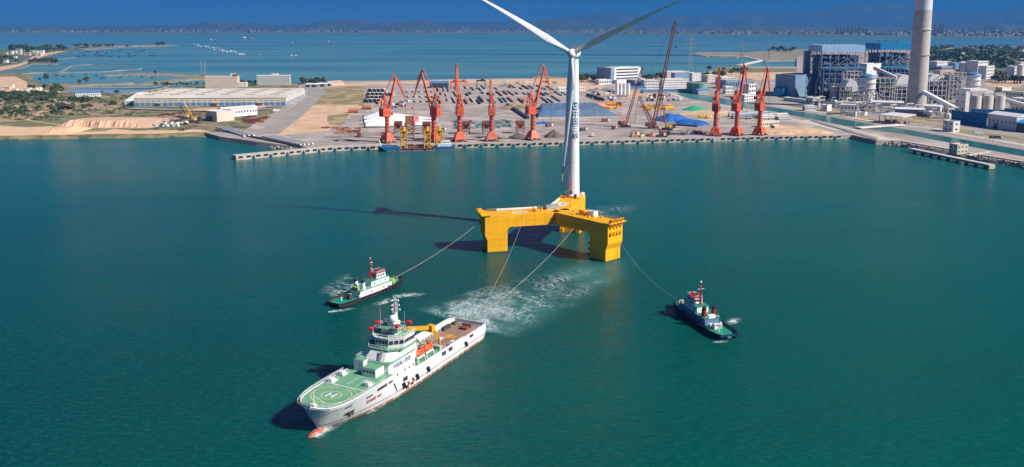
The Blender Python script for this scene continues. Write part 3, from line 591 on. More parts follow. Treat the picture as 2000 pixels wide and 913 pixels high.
# ================================================================== FLOATING WIND TURBINE PLATFORM
PB, PL, PR = Vector((36.0, 499.4, 0)), Vector((-9.8, 455, 0)), Vector((49.1, 437.4, 0))
PC = (PB + PL + PR) / 3; DZ = 20.3
mat('growth', (0.20, 0.16, 0.03), (0.06, 0.07, 0.03), 0.6, scale=0.5, detail=6, lo=0.3, hi=0.6); mat('seam', (0.50, 0.23, 0.01), None, 0.6)
plat = thing('turbine_platform', 'bright yellow three legged floating platform carrying the wind turbine', 'platform', tuple(PC))
def radial(v): d = v - PC; return d.length, math.atan2(d.y, d.x)
for v, nm, lb in ((PL, 'left', 'arm and column facing left'), (PR, 'right', 'arm and column nearest the camera'), (PB, 'back', 'rear arm and column under the tower')):
    r, a = radial(v); w = 11.5
    prof = [(0, DZ), (r + 6.3, DZ), (r + 6.3, 9.5), (r + 5.0, 6.5), (r + 5.0, -4), (r - 6.2, -4), (r - 6.2, 11.2), (r - 6.5, 12.3), (r - 7.1, 13.1), (r - 8.2, 13.5), (0, 13.5)]
    mb = MB(); n = len(prof); c_, s_ = math.cos(a), math.sin(a)
    if v is PB: w = 12.5
    for sd_ in (-1, 1):
        for i, (x, z) in enumerate(prof): y = sd_ * w / 2; mb.v.append((x * c_ - y * s_, x * s_ + y * c_, z))
    mb.f = [(i, (i + 1) % n, n + (i + 1) % n, n + i) for i in range(n)]
    from mathutils.geometry import tessellate_polygon
    tt = tessellate_polygon([[Vector((x, z, 0)) for x, z in prof]]); mb.f += [tuple(q) for q in tt] + [tuple(i + n for i in q[::-1]) for q in tt]
    arm = mb.build('arm', 'yellow', plat, label='yellow ' + lb); bm = bmesh.new(); bm.from_mesh(arm.data); bmesh.ops.recalc_face_normals(bm, faces=bm.faces)
    bm.to_mesh(arm.data); bm.free(); bv = arm.modifiers.new('bevel', 'BEVEL'); bv.width = 0.25; bv.segments = 2; bv.limit_method = 'ANGLE'
    def at(x, y, z): return (x * c_ - y * s_, x * s_ + y * c_, z)
    if v is not PB:
        # mooring fairlead platform with claws on the corner of the column
        mb = MB(); mb.box(at(r + 5.6, 0, DZ + 0.02), (5.2, w + 1.5, 0.35), a)
        for y in (-4.2, -1.6, 1.0, 3.6):
            mb.box(at(r + 6.8, y, DZ + 0.37), (2.2, 0.9, 1.9), a, 0.5); mb.beam(at(r + 7.6, y, DZ + 1.4), at(r + 8.6, y, DZ + 2.2), 0.6, 0.6)
            mb.beam(at(r + 6.3, y, DZ - 3.2), at(r + 8.0, y, DZ), 0.4, 0.5)
        mb.build('fairlead_deck', 'yellow', plat)
        mb = MB()
        for y in (-4, -1.5, 1, 3.5): mb.cyl(at(r + 6.5, y, DZ - 5.5), at(r + 7.5, y, DZ - 5.5), 0.8, 0.55, 8); mb.beam(at(r + 6.3, y, DZ - 7), at(r + 7.2, y, DZ - 4.3), 0.5, 0.5)
        mb.build('chain_stopper', 'yellow', plat)
    mb = MB(); mb.box(at(r - 0.55, 0, -2), (11.16, w + 0.1, 2.45), a); mb.build('waterline_growth', 'growth', plat)
    for sd_ in (-1, 1):
        mb = MB()
        for k in range(5): mb.box(at(9 + k * 5.2, sd_ * (w / 2 + 0.02), 13.6), (0.10, 0.05, 6.6), a)
        for z in (3.4, 7.0, 10.4): mb.box(at(r - 0.6, sd_ * (w / 2 + 0.02), z), (10.6, 0.05, 0.10), a)
        mb.box(at(r / 2 + 3, sd_ * (w / 2 + 0.02), 16.8), (r - 2, 0.05, 0.10), a); mb.build('weld_seam', 'seam', plat)
    for k in range(6): MB().box(at(r + 5.03, 3.6, 0.9 + k * 0.95), (0.06, 0.55, 0.45), a).build('draught_mark', 'hull_black', plat)
    # deck edge rails
    for sd_ in (-1, 1):
        MB().rail([at(7, sd_ * (w / 2 - 0.3), DZ), at(r + 3, sd_ * (w / 2 - 0.3), DZ)], 1.15, 0.06, 2.2).build('handrail', 'yellow', plat)
    for i in range(5):
        x = 9 + i * (r - 12) / 5 + 1.5; MB().box(at(x, (2.4, -3.1, 3.4, -1.2, 3.0)[i], DZ), (1.0, 0.8, 0.9), a).build('deck_hatch', 'yellow', plat); MB().cyl(at(x + 1.8, -2.2 + i, DZ), at(x + 1.8, -2.2 + i, DZ + 1.0), 0.3, 0.2, 6).build('bollard', 'yellow', plat)
    mb = MB()
    for i in range(3): x = r - 26 + i * 8; mb.box(at(x, -w / 2 - 0.05, DZ - 1.5), (0.5, 0.25, 0.9), a)
    if v is PR:
        MB().lattice(at(r - 6.6, -w / 2 + 1.6, -1), at(r - 6.6, -w / 2 + 1.6, 10.5), 0.9, 0.9, 9, 0.08, (0, 1, 0)).build('ladder', 'pale_steel', plat)
        for z in (1.5, 4.5, 7.5): MB().box(at(r - 6.7, -w / 2 + 0.4, z), (0.7, 0.9, 0.8), a).build('ladder_fender', 'rubber', plat)
        MB().box(at(18, 2.0, DZ), (4.2, 3.6, 2.5), a).build('cabinet', 'yellow', plat)
        MB().box(at(23.5, 2.8, DZ), (4.6, 3.4, 2.7), a).build('container', 'white', plat, label='white container on the right arm')
        MB().box(at(24.5, 2.9, DZ + 2.72), (2.4, 2.4, 0.25), a).build('container_roof', 'pale_steel', plat)
    elif v is PL:
        MB().box(at(2.5, -3.2, DZ), (8.0, 2.6, 2.3), a + 0.25).build('container', 'grey_steel', plat, label='grey container at the middle of the deck')
        mb2 = MB(); mb2.box(at(12, 1.5, DZ), (3.0, 2.6, 1.4), a); mb2.cyl(at(9.6, 1.5, DZ), at(9.6, 1.5, DZ + 2.0), 0.8, 0.5, 8); mb2.box(at(14, 0.5, DZ), (1.4, 1.4, 1.9), a); mb2.build('winch', 'crane_yellow', plat)
        MB().box(at(22, -w / 2 + 0.9, DZ + 0.3), (23, 0.9, 0.9), a).build('white_duct', 'white', plat)
        mb2 = MB(); mb2.add([at(22 + 4.6 * math.cos(k * math.pi / 12), 1.3 + 2.6 * math.sin(k * math.pi / 12), DZ + 0.02) for k in range(24)], [tuple(range(24))]); mb2.build('deck_emblem_panel', 'white', plat)
        mb2 = MB()
        for k in range(4): mb2.box(at(19.7 + k * 1.5, 1.3, DZ + 0.03), (0.9, 0.9, 0.02), a)
        mb2.build('deck_lettering', 'navy_text', plat)
    else:
        mb2 = MB(); mb2.add([at(15 + 5 * math.cos(k * math.pi / 12), 0.8 + 3.4 * math.sin(k * math.pi / 12), DZ + 0.02) for k in range(24)], [tuple(range(24))]); mb2.build('deck_emblem_panel', 'white', plat)
        mb2 = MB()
        for k in range(4): mb2.box(at(12.4 + k * 1.6, 0.8, DZ + 0.03), (1.0, 1.0, 0.02), a)
        mb2.build('deck_lettering', 'navy_text', plat)
        MB().box(at(16, w / 2 - 0.8, DZ + 0.3), (20, 0.8, 0.9), a).build('white_duct', 'white', plat)
        mb2 = MB(); mb2.box(at(r, 0, DZ + 0.02), (12.4, 12.2, 0.9), a, 0.86); mb2.build('tower_plinth', 'yellow', plat)
        mb2 = MB().rail([at(r - 6, -6, DZ + 0.5), at(r + 6, -6, DZ + 0.5), at(r + 6, 6, DZ + 0.5), at(r - 6, 6, DZ + 0.5)], 1.2, 0.06, 2.0, True); mb2.build('handrail', 'yellow', plat)
        mb2 = MB(); mb2.box(at(r - 5.4, -2.8, DZ + 0.5), (1.4, 1.4, 2.2), a); mb2.box(at(r - 5.2, 2.8, DZ + 0.5), (1.6, 1.2, 1.7), a); mb2.build('cabinet', 'dark_steel', plat)
        mb2 = MB(); mb2.box(at(r + 2.5, -5.2, DZ + 0.9), (5.5, 1.5, 1.2), a); mb2.box(at(r - 4.6, 0.0, DZ + 0.9), (2.4, 1.2, 1.4), a); mb2.build('access_platform', 'white', plat)
        mb2 = MB(); mb2.box(at(r - 6.6, 5, 0), (1.2, 2, 2.4), a); mb2.box(at(r - 6.8, -5, 0.2), (1.6, 2, 3.2), a); mb2.build('boat_landing', 'yellow', plat)
        mb2 = MB().box(at(r + 1, w / 2 + 0.4, 0.2), (5, 1.4, 2.6), a).build('boat_landing', 'yellow', plat)
# ------------------------------------------------------------ the turbine
TB = Vector((PB.x, PB.y, DZ + 0.9)); HUBZ = 104.6
tur = thing('wind_turbine', 'tall white wind turbine with three blades standing on the yellow platform', 'wind turbine', tuple(TB))
def trad(z): return 3.95 - (3.95 - 2.45) * (z / 80.0) ** 1.0
mb = MB(); mb.lathe([(trad(0) + 0.25, 0), (trad(0) + 0.25, 0.5), (trad(0), 0.55)] + [(trad(z), z) for z in range(5, 81, 5)], n=40)
solid(mb.build('tower', 'white_gloss', tur), 60)
mb = MB()
for z in (20.0, 42.0, 62.0): mb.lathe([(trad(z) + 0.02, z), (trad(z) + 0.05, z + 0.05), (trad(z) + 0.02, z + 0.12)], n=40)
mb.build('flange_seam', 'grey_steel', tur)
mb = MB(); a0 = math.atan2(-1, -0.35); p = Vector((math.cos(a0), math.sin(a0), 0)) * (trad(2) + 0.0)
mb.box((p.x, p.y, 0.6), (0.5, 1.3, 2.5), a0); mb.build('door', 'dark_steel', tur)
mb = MB()
for k in range(6): q = Vector((math.cos(a0 + 0.25), math.sin(a0 + 0.25), 0)) * (trad(2) + 1.0 - k * 0.1); mb.box((q.x - k * 0.3, q.y, k * 0.12), (1.2, 0.8, 0.12), a0)
mb.build('door_step', 'white', tur)
YAW = R(18); ax = Vector((-math.sin(YAW), -math.cos(YAW), 0))
hub = Vector((0, 0, HUBZ - TB.z)) + ax * 6.0; na_ = math.atan2(ax.y, ax.x)
def npt(x, y, z): return Vector((0, 0, HUBZ - TB.z)) + ax * x + Vector((-ax.y, ax.x, 0)) * y + Vector((0, 0, z))
rings = []
for x, w, h0, h1 in ((-8.2, 1.0, -1.0, 1.3), (-7.6, 2.0, -1.7, 2.1), (-2.5, 2.3, -2.5, 2.4), (2.6, 2.2, -2.5, 2.2), (3.9, 1.8, -1.8, 1.8)):
    ring = []
    for k in range(16):
        t = 2 * math.pi * k / 16; cx = math.copysign(abs(math.cos(t)) ** 0.6, math.cos(t)); cz = math.copysign(abs(math.sin(t)) ** 0.6, math.sin(t))
        ring.append(npt(x, cx * w, (h0 + h1) / 2 + cz * (h1 - h0) / 2))
    rings.append(ring)
nac = solid(MB().loft(rings).build('nacelle', 'white_gloss', tur), 50)
mb = MB(); mb.rail([npt(-7, -1.8, 2.2), npt(-1, -2, 2.4), npt(-1, 2, 2.4), npt(-7, 1.8, 2.2)], 1.2, 0.12, 1.2, True); mb.box(npt(-5, 0, 2.2), (2.5, 2.5, 1.3), na_); mb.build('roof_rail', 'pink', nac)
prof = [(0.01, 3.7), (1.2, 3.3), (2.1, 2.3), (2.7, 0.8), (2.85, -0.6), (2.6, -1.9)]
rings = []
q_ = ax.to_track_quat('Z', 'Y')
for r_h, z in prof: rings.append([hub + q_ @ Vector((r_h * math.cos(k * math.pi / 12), r_h * math.sin(k * math.pi / 12), z)) for k in range(24)])
solid(MB().loft(rings).build('hub', 'white_gloss', tur), 50)
side = Vector((math.cos(YAW), -math.sin(YAW), 0)); LB = 76.0
def blade_pt(th, s, u, v):
    rad = side * math.sin(th) + Vector((0, 0, math.cos(th))); tan = side * math.cos(th) - Vector((0, 0, math.sin(th)))
    return hub + rad * s + ax * (v + 0.6 + 8.0 * (s / LB) ** 2.2) + tan * u - Vector((0, 0, 4.0 * (s / LB) ** 2 * abs(math.sin(th))))
def blade_rings(th, s0, s1, n=26, grow=0.0, pitch=-0.6):
    rs = []
    for i in range(n + 1):
        s = s0 + (s1 - s0) * i / n; f = (s - 1.5) / (LB - 1.5)
        if f < 0.04: c_, t_ = 2.7, 2.7
        elif f < 0.22: k = (f - 0.04) / 0.18; k = k * k * (3 - 2 * k); c_, t_ = 2.7 + (4.7 - 2.7) * k, 2.7 + (1.45 - 2.7) * k
        else: k = (f - 0.22) / 0.78; c_, t_ = 4.3 * (1 - k) ** 1.25 + 0.42, max(0.10, 1.45 * (1 - k) ** 1.3)
        if f > 0.985: c_ *= 0.45
        tw = pitch + R(14) * (1 - f) ** 2; ring = []
        for k in range(14):
            t = 2 * math.pi * k / 14; u = math.cos(t) * c_ / 2 - (c_ - 2.7) * 0.18; v = math.sin(t) * t_ / 2 * (1 if f < 0.05 else (0.55 + 0.45 * -math.cos(t)))
            u += math.copysign(grow, math.cos(t)); v += math.copysign(grow, math.sin(t)); ring.append(blade_pt(th, s, u * math.cos(tw) - v * math.sin(tw), u * math.sin(tw) + v * math.cos(tw)))
        rs.append(ring)
    return rs
D_ = R(2.2)
for th, lb in ((R(180) + D_, 'blade hanging down beside the tower, red bands at its tip'), (R(60) + D_, 'blade pointing up and right'), (R(-60) + D_, 'blade pointing up and left')):
    bl_ = solid(MB().loft(blade_rings(th, 1.6, LB, 26, 0.0, -0.15 if abs(th) > 3 else -0.6)).build('blade', 'white_gloss', tur, label=lb), 60)
    if abs(th) > 3:
        for s0, s1 in ((LB * 0.845, LB * 0.895), (LB * 0.955, LB * 0.999)): solid(MB().loft(blade_rings(th, s0, s1, 4, 0.04, -0.15)).build('tip_band', 'red', bl_), 60)
# emblem and lettering wrapped on the tower, facing the camera
FA = math.atan2(-TB.y, -TB.x) + R(20)
def wrap(mb, zc, name, m, par, lift=0.04):
    mb.v = [((trad(z + zc) + lift + d) * math.cos(FA + x / trad(zc)), (trad(z + zc) + lift + d) * math.sin(FA + x / trad(zc)), z + zc) for x, z, d in mb.v]
    return mb.build(name, m, par)
def zt(py):
    lo, hi = 0, 90
    for _ in range(40):
        m_ = (lo + hi) / 2
        if PJ((TB.x, TB.y, TB.z + m_))[1] > py: lo = m_
        else: hi = m_
    return lo
tow = [o for o in tur.children if o.name.startswith('tower')][0]
mb = MB(); N_ = 36
def ringz(mb, r0, r1, a0, a1, d=0.0, n=30, cx=0, cz=0):
    for i in range(n):
        t0, t1 = a0 + (a1 - a0) * i / n, a0 + (a1 - a0) * (i + 1) / n
        mb.add([(cx + r0 * math.cos(t0), cz + r0 * math.sin(t0), d), (cx + r1 * math.cos(t0), cz + r1 * math.sin(t0), d), (cx + r1 * math.cos(t1), cz + r1 * math.sin(t1), d), (cx + r0 * math.cos(t1), cz + r0 * math.sin(t1), d)], [(0, 1, 2, 3)])
for i in range(4): ringz(mb, i * 0.6, i * 0.6 + 0.6, 0, 2 * math.pi)
wrap(mb, zt(207), 'emblem', 'teal_logo', tow)
mb = MB(); ringz(mb, 0.85, 1.6, R(-170), R(65), 0.03); 
for k in range(4): mb.add([(-1.6, -0.2 + k * 0.34, 0.03), (-0.87, -0.2 + k * 0.34, 0.03), (-0.87, 0.16 + k * 0.34, 0.03), (-1.6, 0.16 + k * 0.34, 0.03)], [(0, 1, 2, 3)])
for k in range(3): mb.add([(-0.25, 0.1 + k * 0.3, 0.03), (0.25, 0.1 + k * 0.3, 0.03), (0.25, 0.42 + k * 0.3, 0.03), (-0.25, 0.42 + k * 0.3, 0.03)], [(0, 1, 2, 3)])
wrap(mb, zt(207), 'emblem_mark', 'white', tow)
for ch, py in (('中', 224), ('国', 238), ('三', 252), ('峡', 266)):
    t_ = textmesh(ch, 4.3, 0.01); bm = bmesh.new(); vs = [bm.verts.new(v) for v in t_.v]
    for f in t_.f:
        try: bm.faces.new([vs[i] for i in f])
        except ValueError: pass
    bmesh.ops.subdivide_edges(bm, edges=[e for e in bm.edges if e.calc_length() > 0.8], cuts=2, use_grid_fill=False); bmesh.ops.triangulate(bm, faces=bm.faces)
    bm.verts.index_update(); t_.v = [(v.co.x, v.co.y, v.co.z) for v in bm.verts]; t_.f = [tuple(v.index for v in f.verts) for f in bm.faces]; bm.free()
    wrap(t_, zt(py), 'lettering', 'navy_text', tow, 0.06)
# vertical small grey markings low on the tower
mb = MB()
for k in range(7): mb.add([(-2.6, -k * 1.0, 0), (-2.1, -k * 1.0, 0), (-2.1, -k * 1.0 + 0.6, 0), (-2.6, -k * 1.0 + 0.6, 0)], [(0, 1, 2, 3)])
wrap(mb, zt(352), 'small_marking', 'pink', tow)
# ================================================================== SHIPS
def hull_rings(stations, zs, half):
    return [[(x, half(x, z), z) for z in zs] for x in stations]
def band(half, x0, x1, z0, z1, nx=40, nz=3, xf=None, zt_=None, cap=False):
    'strip of hull plating, both sides, between two heights; closed round stem and stern'
    mb = MB(); cols = []
    xs = [x0 + (x1 - x0) * i / nx for i in range(nx + 1)]
    path = [(x, -1) for x in xs] + [(x, 1) for x in reversed(xs)]
    for x, sg in path:
        t = (x - x0) / (x1 - x0); top = zt_(x) if zt_ else z1; col = []
        for k in range(nz + 1):
            z = z0 + (top - z0) * k / nz; X = xf(t, z) if xf else x; col.append((X, sg * half(t, z), z))
        cols.append(col)
    n = len(cols)
    for c_ in cols: mb.v += c_
    for i in range(n):
        j = (i + 1) % n
        for k in range(nz): a = i * (nz + 1) + k; b = j * (nz + 1) + k; mb.f.append((b, a, a + 1, b + 1))
    return mb
def deckfill(outline, z, h=0.0):
    mb = MB(); mb.v = [(x, y, z) for x, y in outline]; mb.f = [tuple(range(len(outline)))]; return mb
S = thing('rescue_ship', 'long white rescue ship with a green helicopter deck on its bow, towing in the foreground', 'ship', (-37.5, 289, 0), math.atan2(-86, -43))
S.scale = (1, 1.12, 1); S.location = (-37.3, 286.9, 0)
XS, XB = -46.0, 47.8
def sxf(t, z):          # raked, flared stem
    x = XS + (XB - XS) * t
    if z > 0: x += 3.2 * max(0, (t - 0.72) / 0.28) ** 2 * (min(z, 9.5) / 9) ** 0.9
    else: x -= 1.5 * max(0, (t - 0.8) / 0.2) * (-z)
    if t < 0.08: x += (0.08 - t) * 14 * (0 if z > 1.5 else 1)
    return x
def shalf(t, z):
    b = 7.7
    if t < 0.06: b *= 0.84 + 0.16 * math.sin(t / 0.06 * math.pi / 2)
    if t > 0.60:
        f = (t - 0.60) / 0.40; lo = max(0.0, 1 - f ** 1.9); hi = max(0.0, 1 - f ** 11) ** 0.46
        k = max(0, min(1, z / 8.8)) ** 0.85; b *= lo + (hi - lo) * k
        b += 0.5 * k * f * (1 - f)
    if z > 3: b -= 0.10 * (z - 3) * (1 - min(1, max(0, (t - 0.5) / 0.3)))
    elif z < 0: b *= 1 + z * 0.05
    return max(b, 0.02)
def sheer(x):
    t = (x - XS) / (XB - XS)
    if x > 20: return 8.8
    if x > 17: return 6.4 + (x - 17) * 0.8
    if x > -24: return 6.4
    if x > -28: return 5.2 + (x + 28) * 0.3
    return 5.2
solid(band(shalf, XS, XB, -2.5, 0.9, 60, 3, sxf).build('lower_hull', 'ship_red', S), 50)
solid(band(shalf, XS, XB, 0.9, 2.4, 60, 2, sxf).build('hull_strake', 'ship_white', S), 50)
hull = solid(band(shalf, XS, XB, 2.4, 8.8, 94, 5, sxf, sheer).build('hull', 'ship_white', S), 50)
md = hull.modifiers.new('plate', 'SOLIDIFY'); md.thickness = 0.35; md.offset = -1
def line_band(z0, z1, x0=XS, x1=XB, off=0.06):
    return band(lambda t, z: shalf((x0 + (x1 - x0) * t - XS) / (XB - XS), z) + off, x0, x1, z0, z1, 60, 1, lambda t, z: sxf((x0 + (x1 - x0) * t - XS) / (XB - XS), z) + (off if t > 0.98 else 0))
line_band(2.15, 2.38).build('blue_stripe', 'ship_blue', hull); line_band(1.55, 1.68, 4, XB, 0.05).build('blue_stripe', 'ship_blue', hull)
mb = band(lambda t, z: shalf((-40 + 58 * t - XS) / (XB - XS), 2.9) + 0.22 - abs(z - 2.9) * 0.2, -40, 18, 2.6, 3.2, 40, 2); mb.build('rubbing_strake', 'ship_white', hull)
# bulb
MB().loft([[(XB - 3 + x, r_b * math.cos(k * math.pi / 5), -0.35 + r_b * 0.9 * math.sin(k * math.pi / 5)) for k in range(10)] for x, r_b in ((0, 1.5), (3.5, 1.5), (6.0, 1.25), (7.2, 0.8), (7.7, 0.2))]).build('bulbous_bow', 'ship_red', S, True)
def outline(z, x0, x1, inset=0.35, n=40, xx=None):
    P_ = []
    for i in range(n + 1):
        x = x0 + (x1 - x0) * i / n; t = (x - XS) / (XB - XS); P_.append((sxf(t, z) - (inset if t > 0.99 else 0), -max(0.02, shalf(t, z) - inset)))
    return P_ + [(a, -b) for a, b in reversed(P_)]
deckfill(outline(8.6, 19.5, XB), 8.75).build('helicopter_deck', 'heli_green', S)
hd_ = [o for o in S.children if o.name.startswith('helicopter_deck')][0]
deckfill(outline(5.0, -17.5, 20), 5.0).build('side_deck', 'heli_green', S)
deckfill(outline(3.2, XS, -17.4), 3.4).build('aft_deck', 'deck_wood', S)
MB().box((-17.4, 0, 3.3), (0.3, 14.4, 1.8)).build('deck_step', 'ship_white', S); MB().box((19.6, 0, 5.0), (0.3, 14.6, 3.75)).build('bulkhead', 'ship_white', S)
def circ(mb, cx, cy, z, r0, r1, a0=0, a1=2 * math.pi, n=48):
    for i in range(n):
        p_, q = a0 + (a1 - a0) * i / n, a0 + (a1 - a0) * (i + 1) / n
        mb.add([(cx + r * math.cos(a), cy + r * math.sin(a), z) for r, a in ((r0, p_), (r1, p_), (r1, q), (r0, q))], [(0, 1, 2, 3)])
mb = MB(); circ(mb, 41, 0, 8.78, 2.7, 3.0); circ(mb, 41, 0, 8.78, 5.6, 5.9, R(-170), R(100)); circ(mb, 41, 0, 8.78, 5.6, 5.9, R(110), R(170)); circ(mb, 41, 0, 8.78, 7.0, 7.2, R(115), R(245)); mb.build('deck_circle', 'line_yellow', hd_)
mb = MB(); mb.box((41, -1.0, 8.78), (3.2, 0.5, 0.02)); mb.box((41, 1.0, 8.78), (3.2, 0.5, 0.02)); mb.box((41, 0, 8.78), (0.5, 1.5, 0.02)); mb.build('landing_letter', 'white', hd_)
mb = MB(); mb.box((34.0, 0, 8.78), (0.4, 14.0, 0.03)); mb.box((29.5, 2.5, 8.78), (5.5, 0.12, 0.02)); mb.box((29.5, -0.5, 8.78), (5.5, 0.12, 0.02)); mb.build('deck_line', 'white', hd_)
ol = [(x, y, 8.75) for x, y in outline(8.6, 24, XB, 0.1, 16)]
MB().rail(ol, 1.1, 0.05, 1.5).build('handrail', 'white', S)
# net frame along the helideck edge
mb = MB()
for i in range(len(ol) - 1):
    a, b = Vector(ol[i]), Vector(ol[i + 1]); d_ = (b - a).normalized(); o_ = Vector((d_.y, -d_.x, 0)) * 0.9
    if (b - a).length > 0.05: mb.cyl(a + o_, b + o_, 0.06, None, 4, False); mb.cyl(a, a + o_, 0.05, None, 4, False)
mb.build('edge_net_frame', 'white', S)
mb = MB(); mb.cyl((49.2, 0, 8.7), (49.2, 0, 13.4), 0.16, 0.08, 6); mb.beam((49.2, 0, 12), (46.5, 1.8, 8.8), 0.1, 0.1); mb.beam((49.2, 0, 12), (46.5, -1.8, 8.8), 0.1, 0.1); mb.box((49.5, 0, 8.75), (1.2, 1.6, 0.7)); mb.build('jackstaff', 'white', S)
for x, y in ((32.5, -5.6), (29.8, 5.2), (26.5, -6.0)):
    mb = MB(); mb.box((x, y, 8.75), (2.6, 1.8, 0.35)); mb.cyl((x, y - 0.8, 9.6), (x, y + 0.8, 9.6), 0.55, None, 10); mb.box((x + 0.9, y, 9.0), (0.6, 1.2, 1.0)); mb.rail([(x - 1.5, y - 1.2, 8.8), (x + 1.5, y - 1.2, 8.8), (x + 1.5, y + 1.2, 8.8), (x - 1.5, y + 1.2, 8.8)], 1.0, 0.04, 1.5, True); mb.build('winch', 'white', S)
# hull openings, anchor, fenders, lettering  (port side = +y)
def on_hull(x, z, off=0.0, sg=1):
    t = (x - XS) / (XB - XS); return Vector((sxf(t, z), sg * (shalf(t, z) + off), z))
def hull_quad(mb, xa, xb, za, zb, sg=1, off=0.1, n=6, slant=0.0):
    for i in range(n):
        u0, u1 = xa + (xb - xa) * i / n, xa + (xb - xa) * (i + 1) / n
        p_ = [on_hull(u0, za, off, sg), on_hull(u1, za, off, sg), on_hull(u1 + slant, zb, off, sg), on_hull(u0 + slant, zb, off, sg)]
        mb.add(p_ if sg > 0 else p_[::-1], [(3, 2, 1, 0)])
for sg in (1, -1):
    for xa, xb, za, zb in ((23.5, 28.5, 6.6, 7.6), (20.3, 22.6, 6.7, 7.4), (30.5, 33.5, 6.2, 6.8), (39.5, 42, 6.6, 7.1)):
        mb = MB(); hull_quad(mb, xa, xb, za, zb, sg, 0.09); mb.build('hull_opening', 'window_dark', hull)
    mb = MB(); hull_quad(mb, 37.5, 41.2, 3.3, 4.5, sg, 0.1); mb.build('anchor_pocket', 'rust', hull)
    a_ = on_hull(39, 3.7, 0.3, sg); mb = MB(); mb.beam(a_ + Vector((-1, 0, -0.6)), a_ + Vector((1, 0, 0.5)), 0.4, 0.4); mb.beam(a_ + Vector((-1, 0, 0.6)), a_ + Vector((-1, 0, -0.9)), 0.4, 0.4); mb.build('anchor', 'dark_steel', hull)
    for x in (-12, -16.5, 13, -32):
        mb = MB(); hull_quad(mb, x - 1.3, x + 1.3, 4.3, 5.3 if x < -30 else 5.7, sg, 0.1); mb.build('hull_opening', 'window_dark', hull)
    for i, x in enumerate((14.5, 6.5, -0.5, -9, -27)):
        if i == 3: continue
        c_ = on_hull(x, 3.5, 0.55, sg); mb = MB(); mb.cyl(c_ + Vector((-0.2, 0, -1.0)), c_ + Vector((0.2, 0, 0.7)), 0.5, None, 10); mb.build('fender', 'rubber', hull)
    mb = MB()
    for x in (-18, -14, -10, -6, -2, 2, 6, 10, 14): hull_quad(mb, x, x + 0.18, 3.2, 6.3, sg, 0.04, 1, -0.8)
    mb.build('plate_seam', 'grey_steel', hull)
    mb = MB(); hull_quad(mb, 17.5, 18.1, 2.6, 5.9, sg, 0.08, 1, 1.8); hull_quad(mb, 14.6, 18.1, 2.5, 2.8, sg, 0.12); mb.build('boarding_ramp_edge', 'dark_steel', hull)
mb = MB()
for x, z in ((12.3, 1.6), (11.7, 2.6), (9.4, 1.8), (8.8, 2.9)): c_ = on_hull(x, z, 0.3); mb.cyl(c_, c_ + Vector((0.1, 0, 0.9)), 0.42, None, 6)
mb.build('hanging_markers', 'red', hull)
def hull_text(body, size, x, z, m, slope=0.0):
    t_ = textmesh(body, size, 0.01); out = []
    for a, b, c_ in t_.v: p_ = on_hull(x - a, z + b, 0.12 + c_); out.append(tuple(p_))
    t_.v = out; return t_.build('hull_name', m, hull)
hull_text('南海救 102', 1.45, 29.5, 4.6, 'red')
# aft bulwark rails (double white rail with gaps)
for sg in (1, -1):
    mb = MB(); mb2 = MB()
    for k in range(18):
        x = -43.5 + k * 1.9; p_ = on_hull(x, 5.1, -0.3, sg); q = on_hull(x + 1.9, 5.1, -0.3, sg); mb.beam(p_ + Vector((0, 0, 0.45)), q + Vector((0, 0, 0.45)), 0.5, 0.22); mb.beam(p_, p_ + Vector((0, 0, 0.4)), 0.3, 0.3)
        pi_ = p_ + Vector((0, -1.3 * sg, -1.7)); qi = q + Vector((0, -1.3 * sg, -1.7)); mb2.beam(pi_ + Vector((0, 0, 1.2)), qi + Vector((0, 0, 1.2)), 0.4, 0.25); mb2.beam(pi_, pi_ + Vector((0, 0, 1.2)), 0.25, 0.25)
    mb.build('bulwark_rail', 'white', S); mb2.build('crash_rail', 'white', S)
    mb = MB()
    for k in range(12): x = -20 + k * 3.3; p_ = on_hull(x, 6.3, -0.1, sg); mb.cyl(p_, p_ + Vector((0, 0, 0.9)), 0.05, None, 4)
    mb.build('rail_post', 'white', S)
mb = MB(); circ(mb, -31, -0.3, 3.43, 0, 2.0, n=24); mb.build('deck_disc', 'crane_yellow', S)
mb = MB(); mb.box((-27.5, -2.2, 3.42), (3, 1.8, 0.02)); mb.box((-27.2, 2.6, 3.42), (2, 1, 0.02)); mb.box((-31, 4.0, 3.42), (4, 0.8, 0.02)); mb.build('deck_marking', 'white', S)
MB().box((-30, 0.4, 3.42), (30, 0.25, 0.02)).build('deck_seam', 'dark_steel', S)
mb = MB(); mb.box((-41, 0.5, 3.4), (3.4, 2.6, 0.9)); mb.box((-42.4, 0.5, 3.4), (0.7, 3.4, 1.5)); mb.build('towing_pins', 'rust', S)
mb = MB(); mb.cyl((-45.3, -4.4, 3.2), (-45.3, 4.4, 3.2), 0.7, None, 12); mb.build('stern_roller', 'grey_steel', S)
mb = MB(); mb.box((-37, -5.0, 3.4), (5, 1.2, 1.4)); mb.box((-43, -5.2, 3.4), (1.6, 1.4, 1.2)); mb.build('deck_gear', 'dark_steel', S)
mb = MB(); mb.cyl((-19.5, 4.6, 4.4), (-19.5, 6, 4.4), 0.8, None, 12); mb.box((-19.5, 5.3, 3.4), (1.2, 1.2, 0.4)); mb.build('deck_gear', 'dark_steel', S)
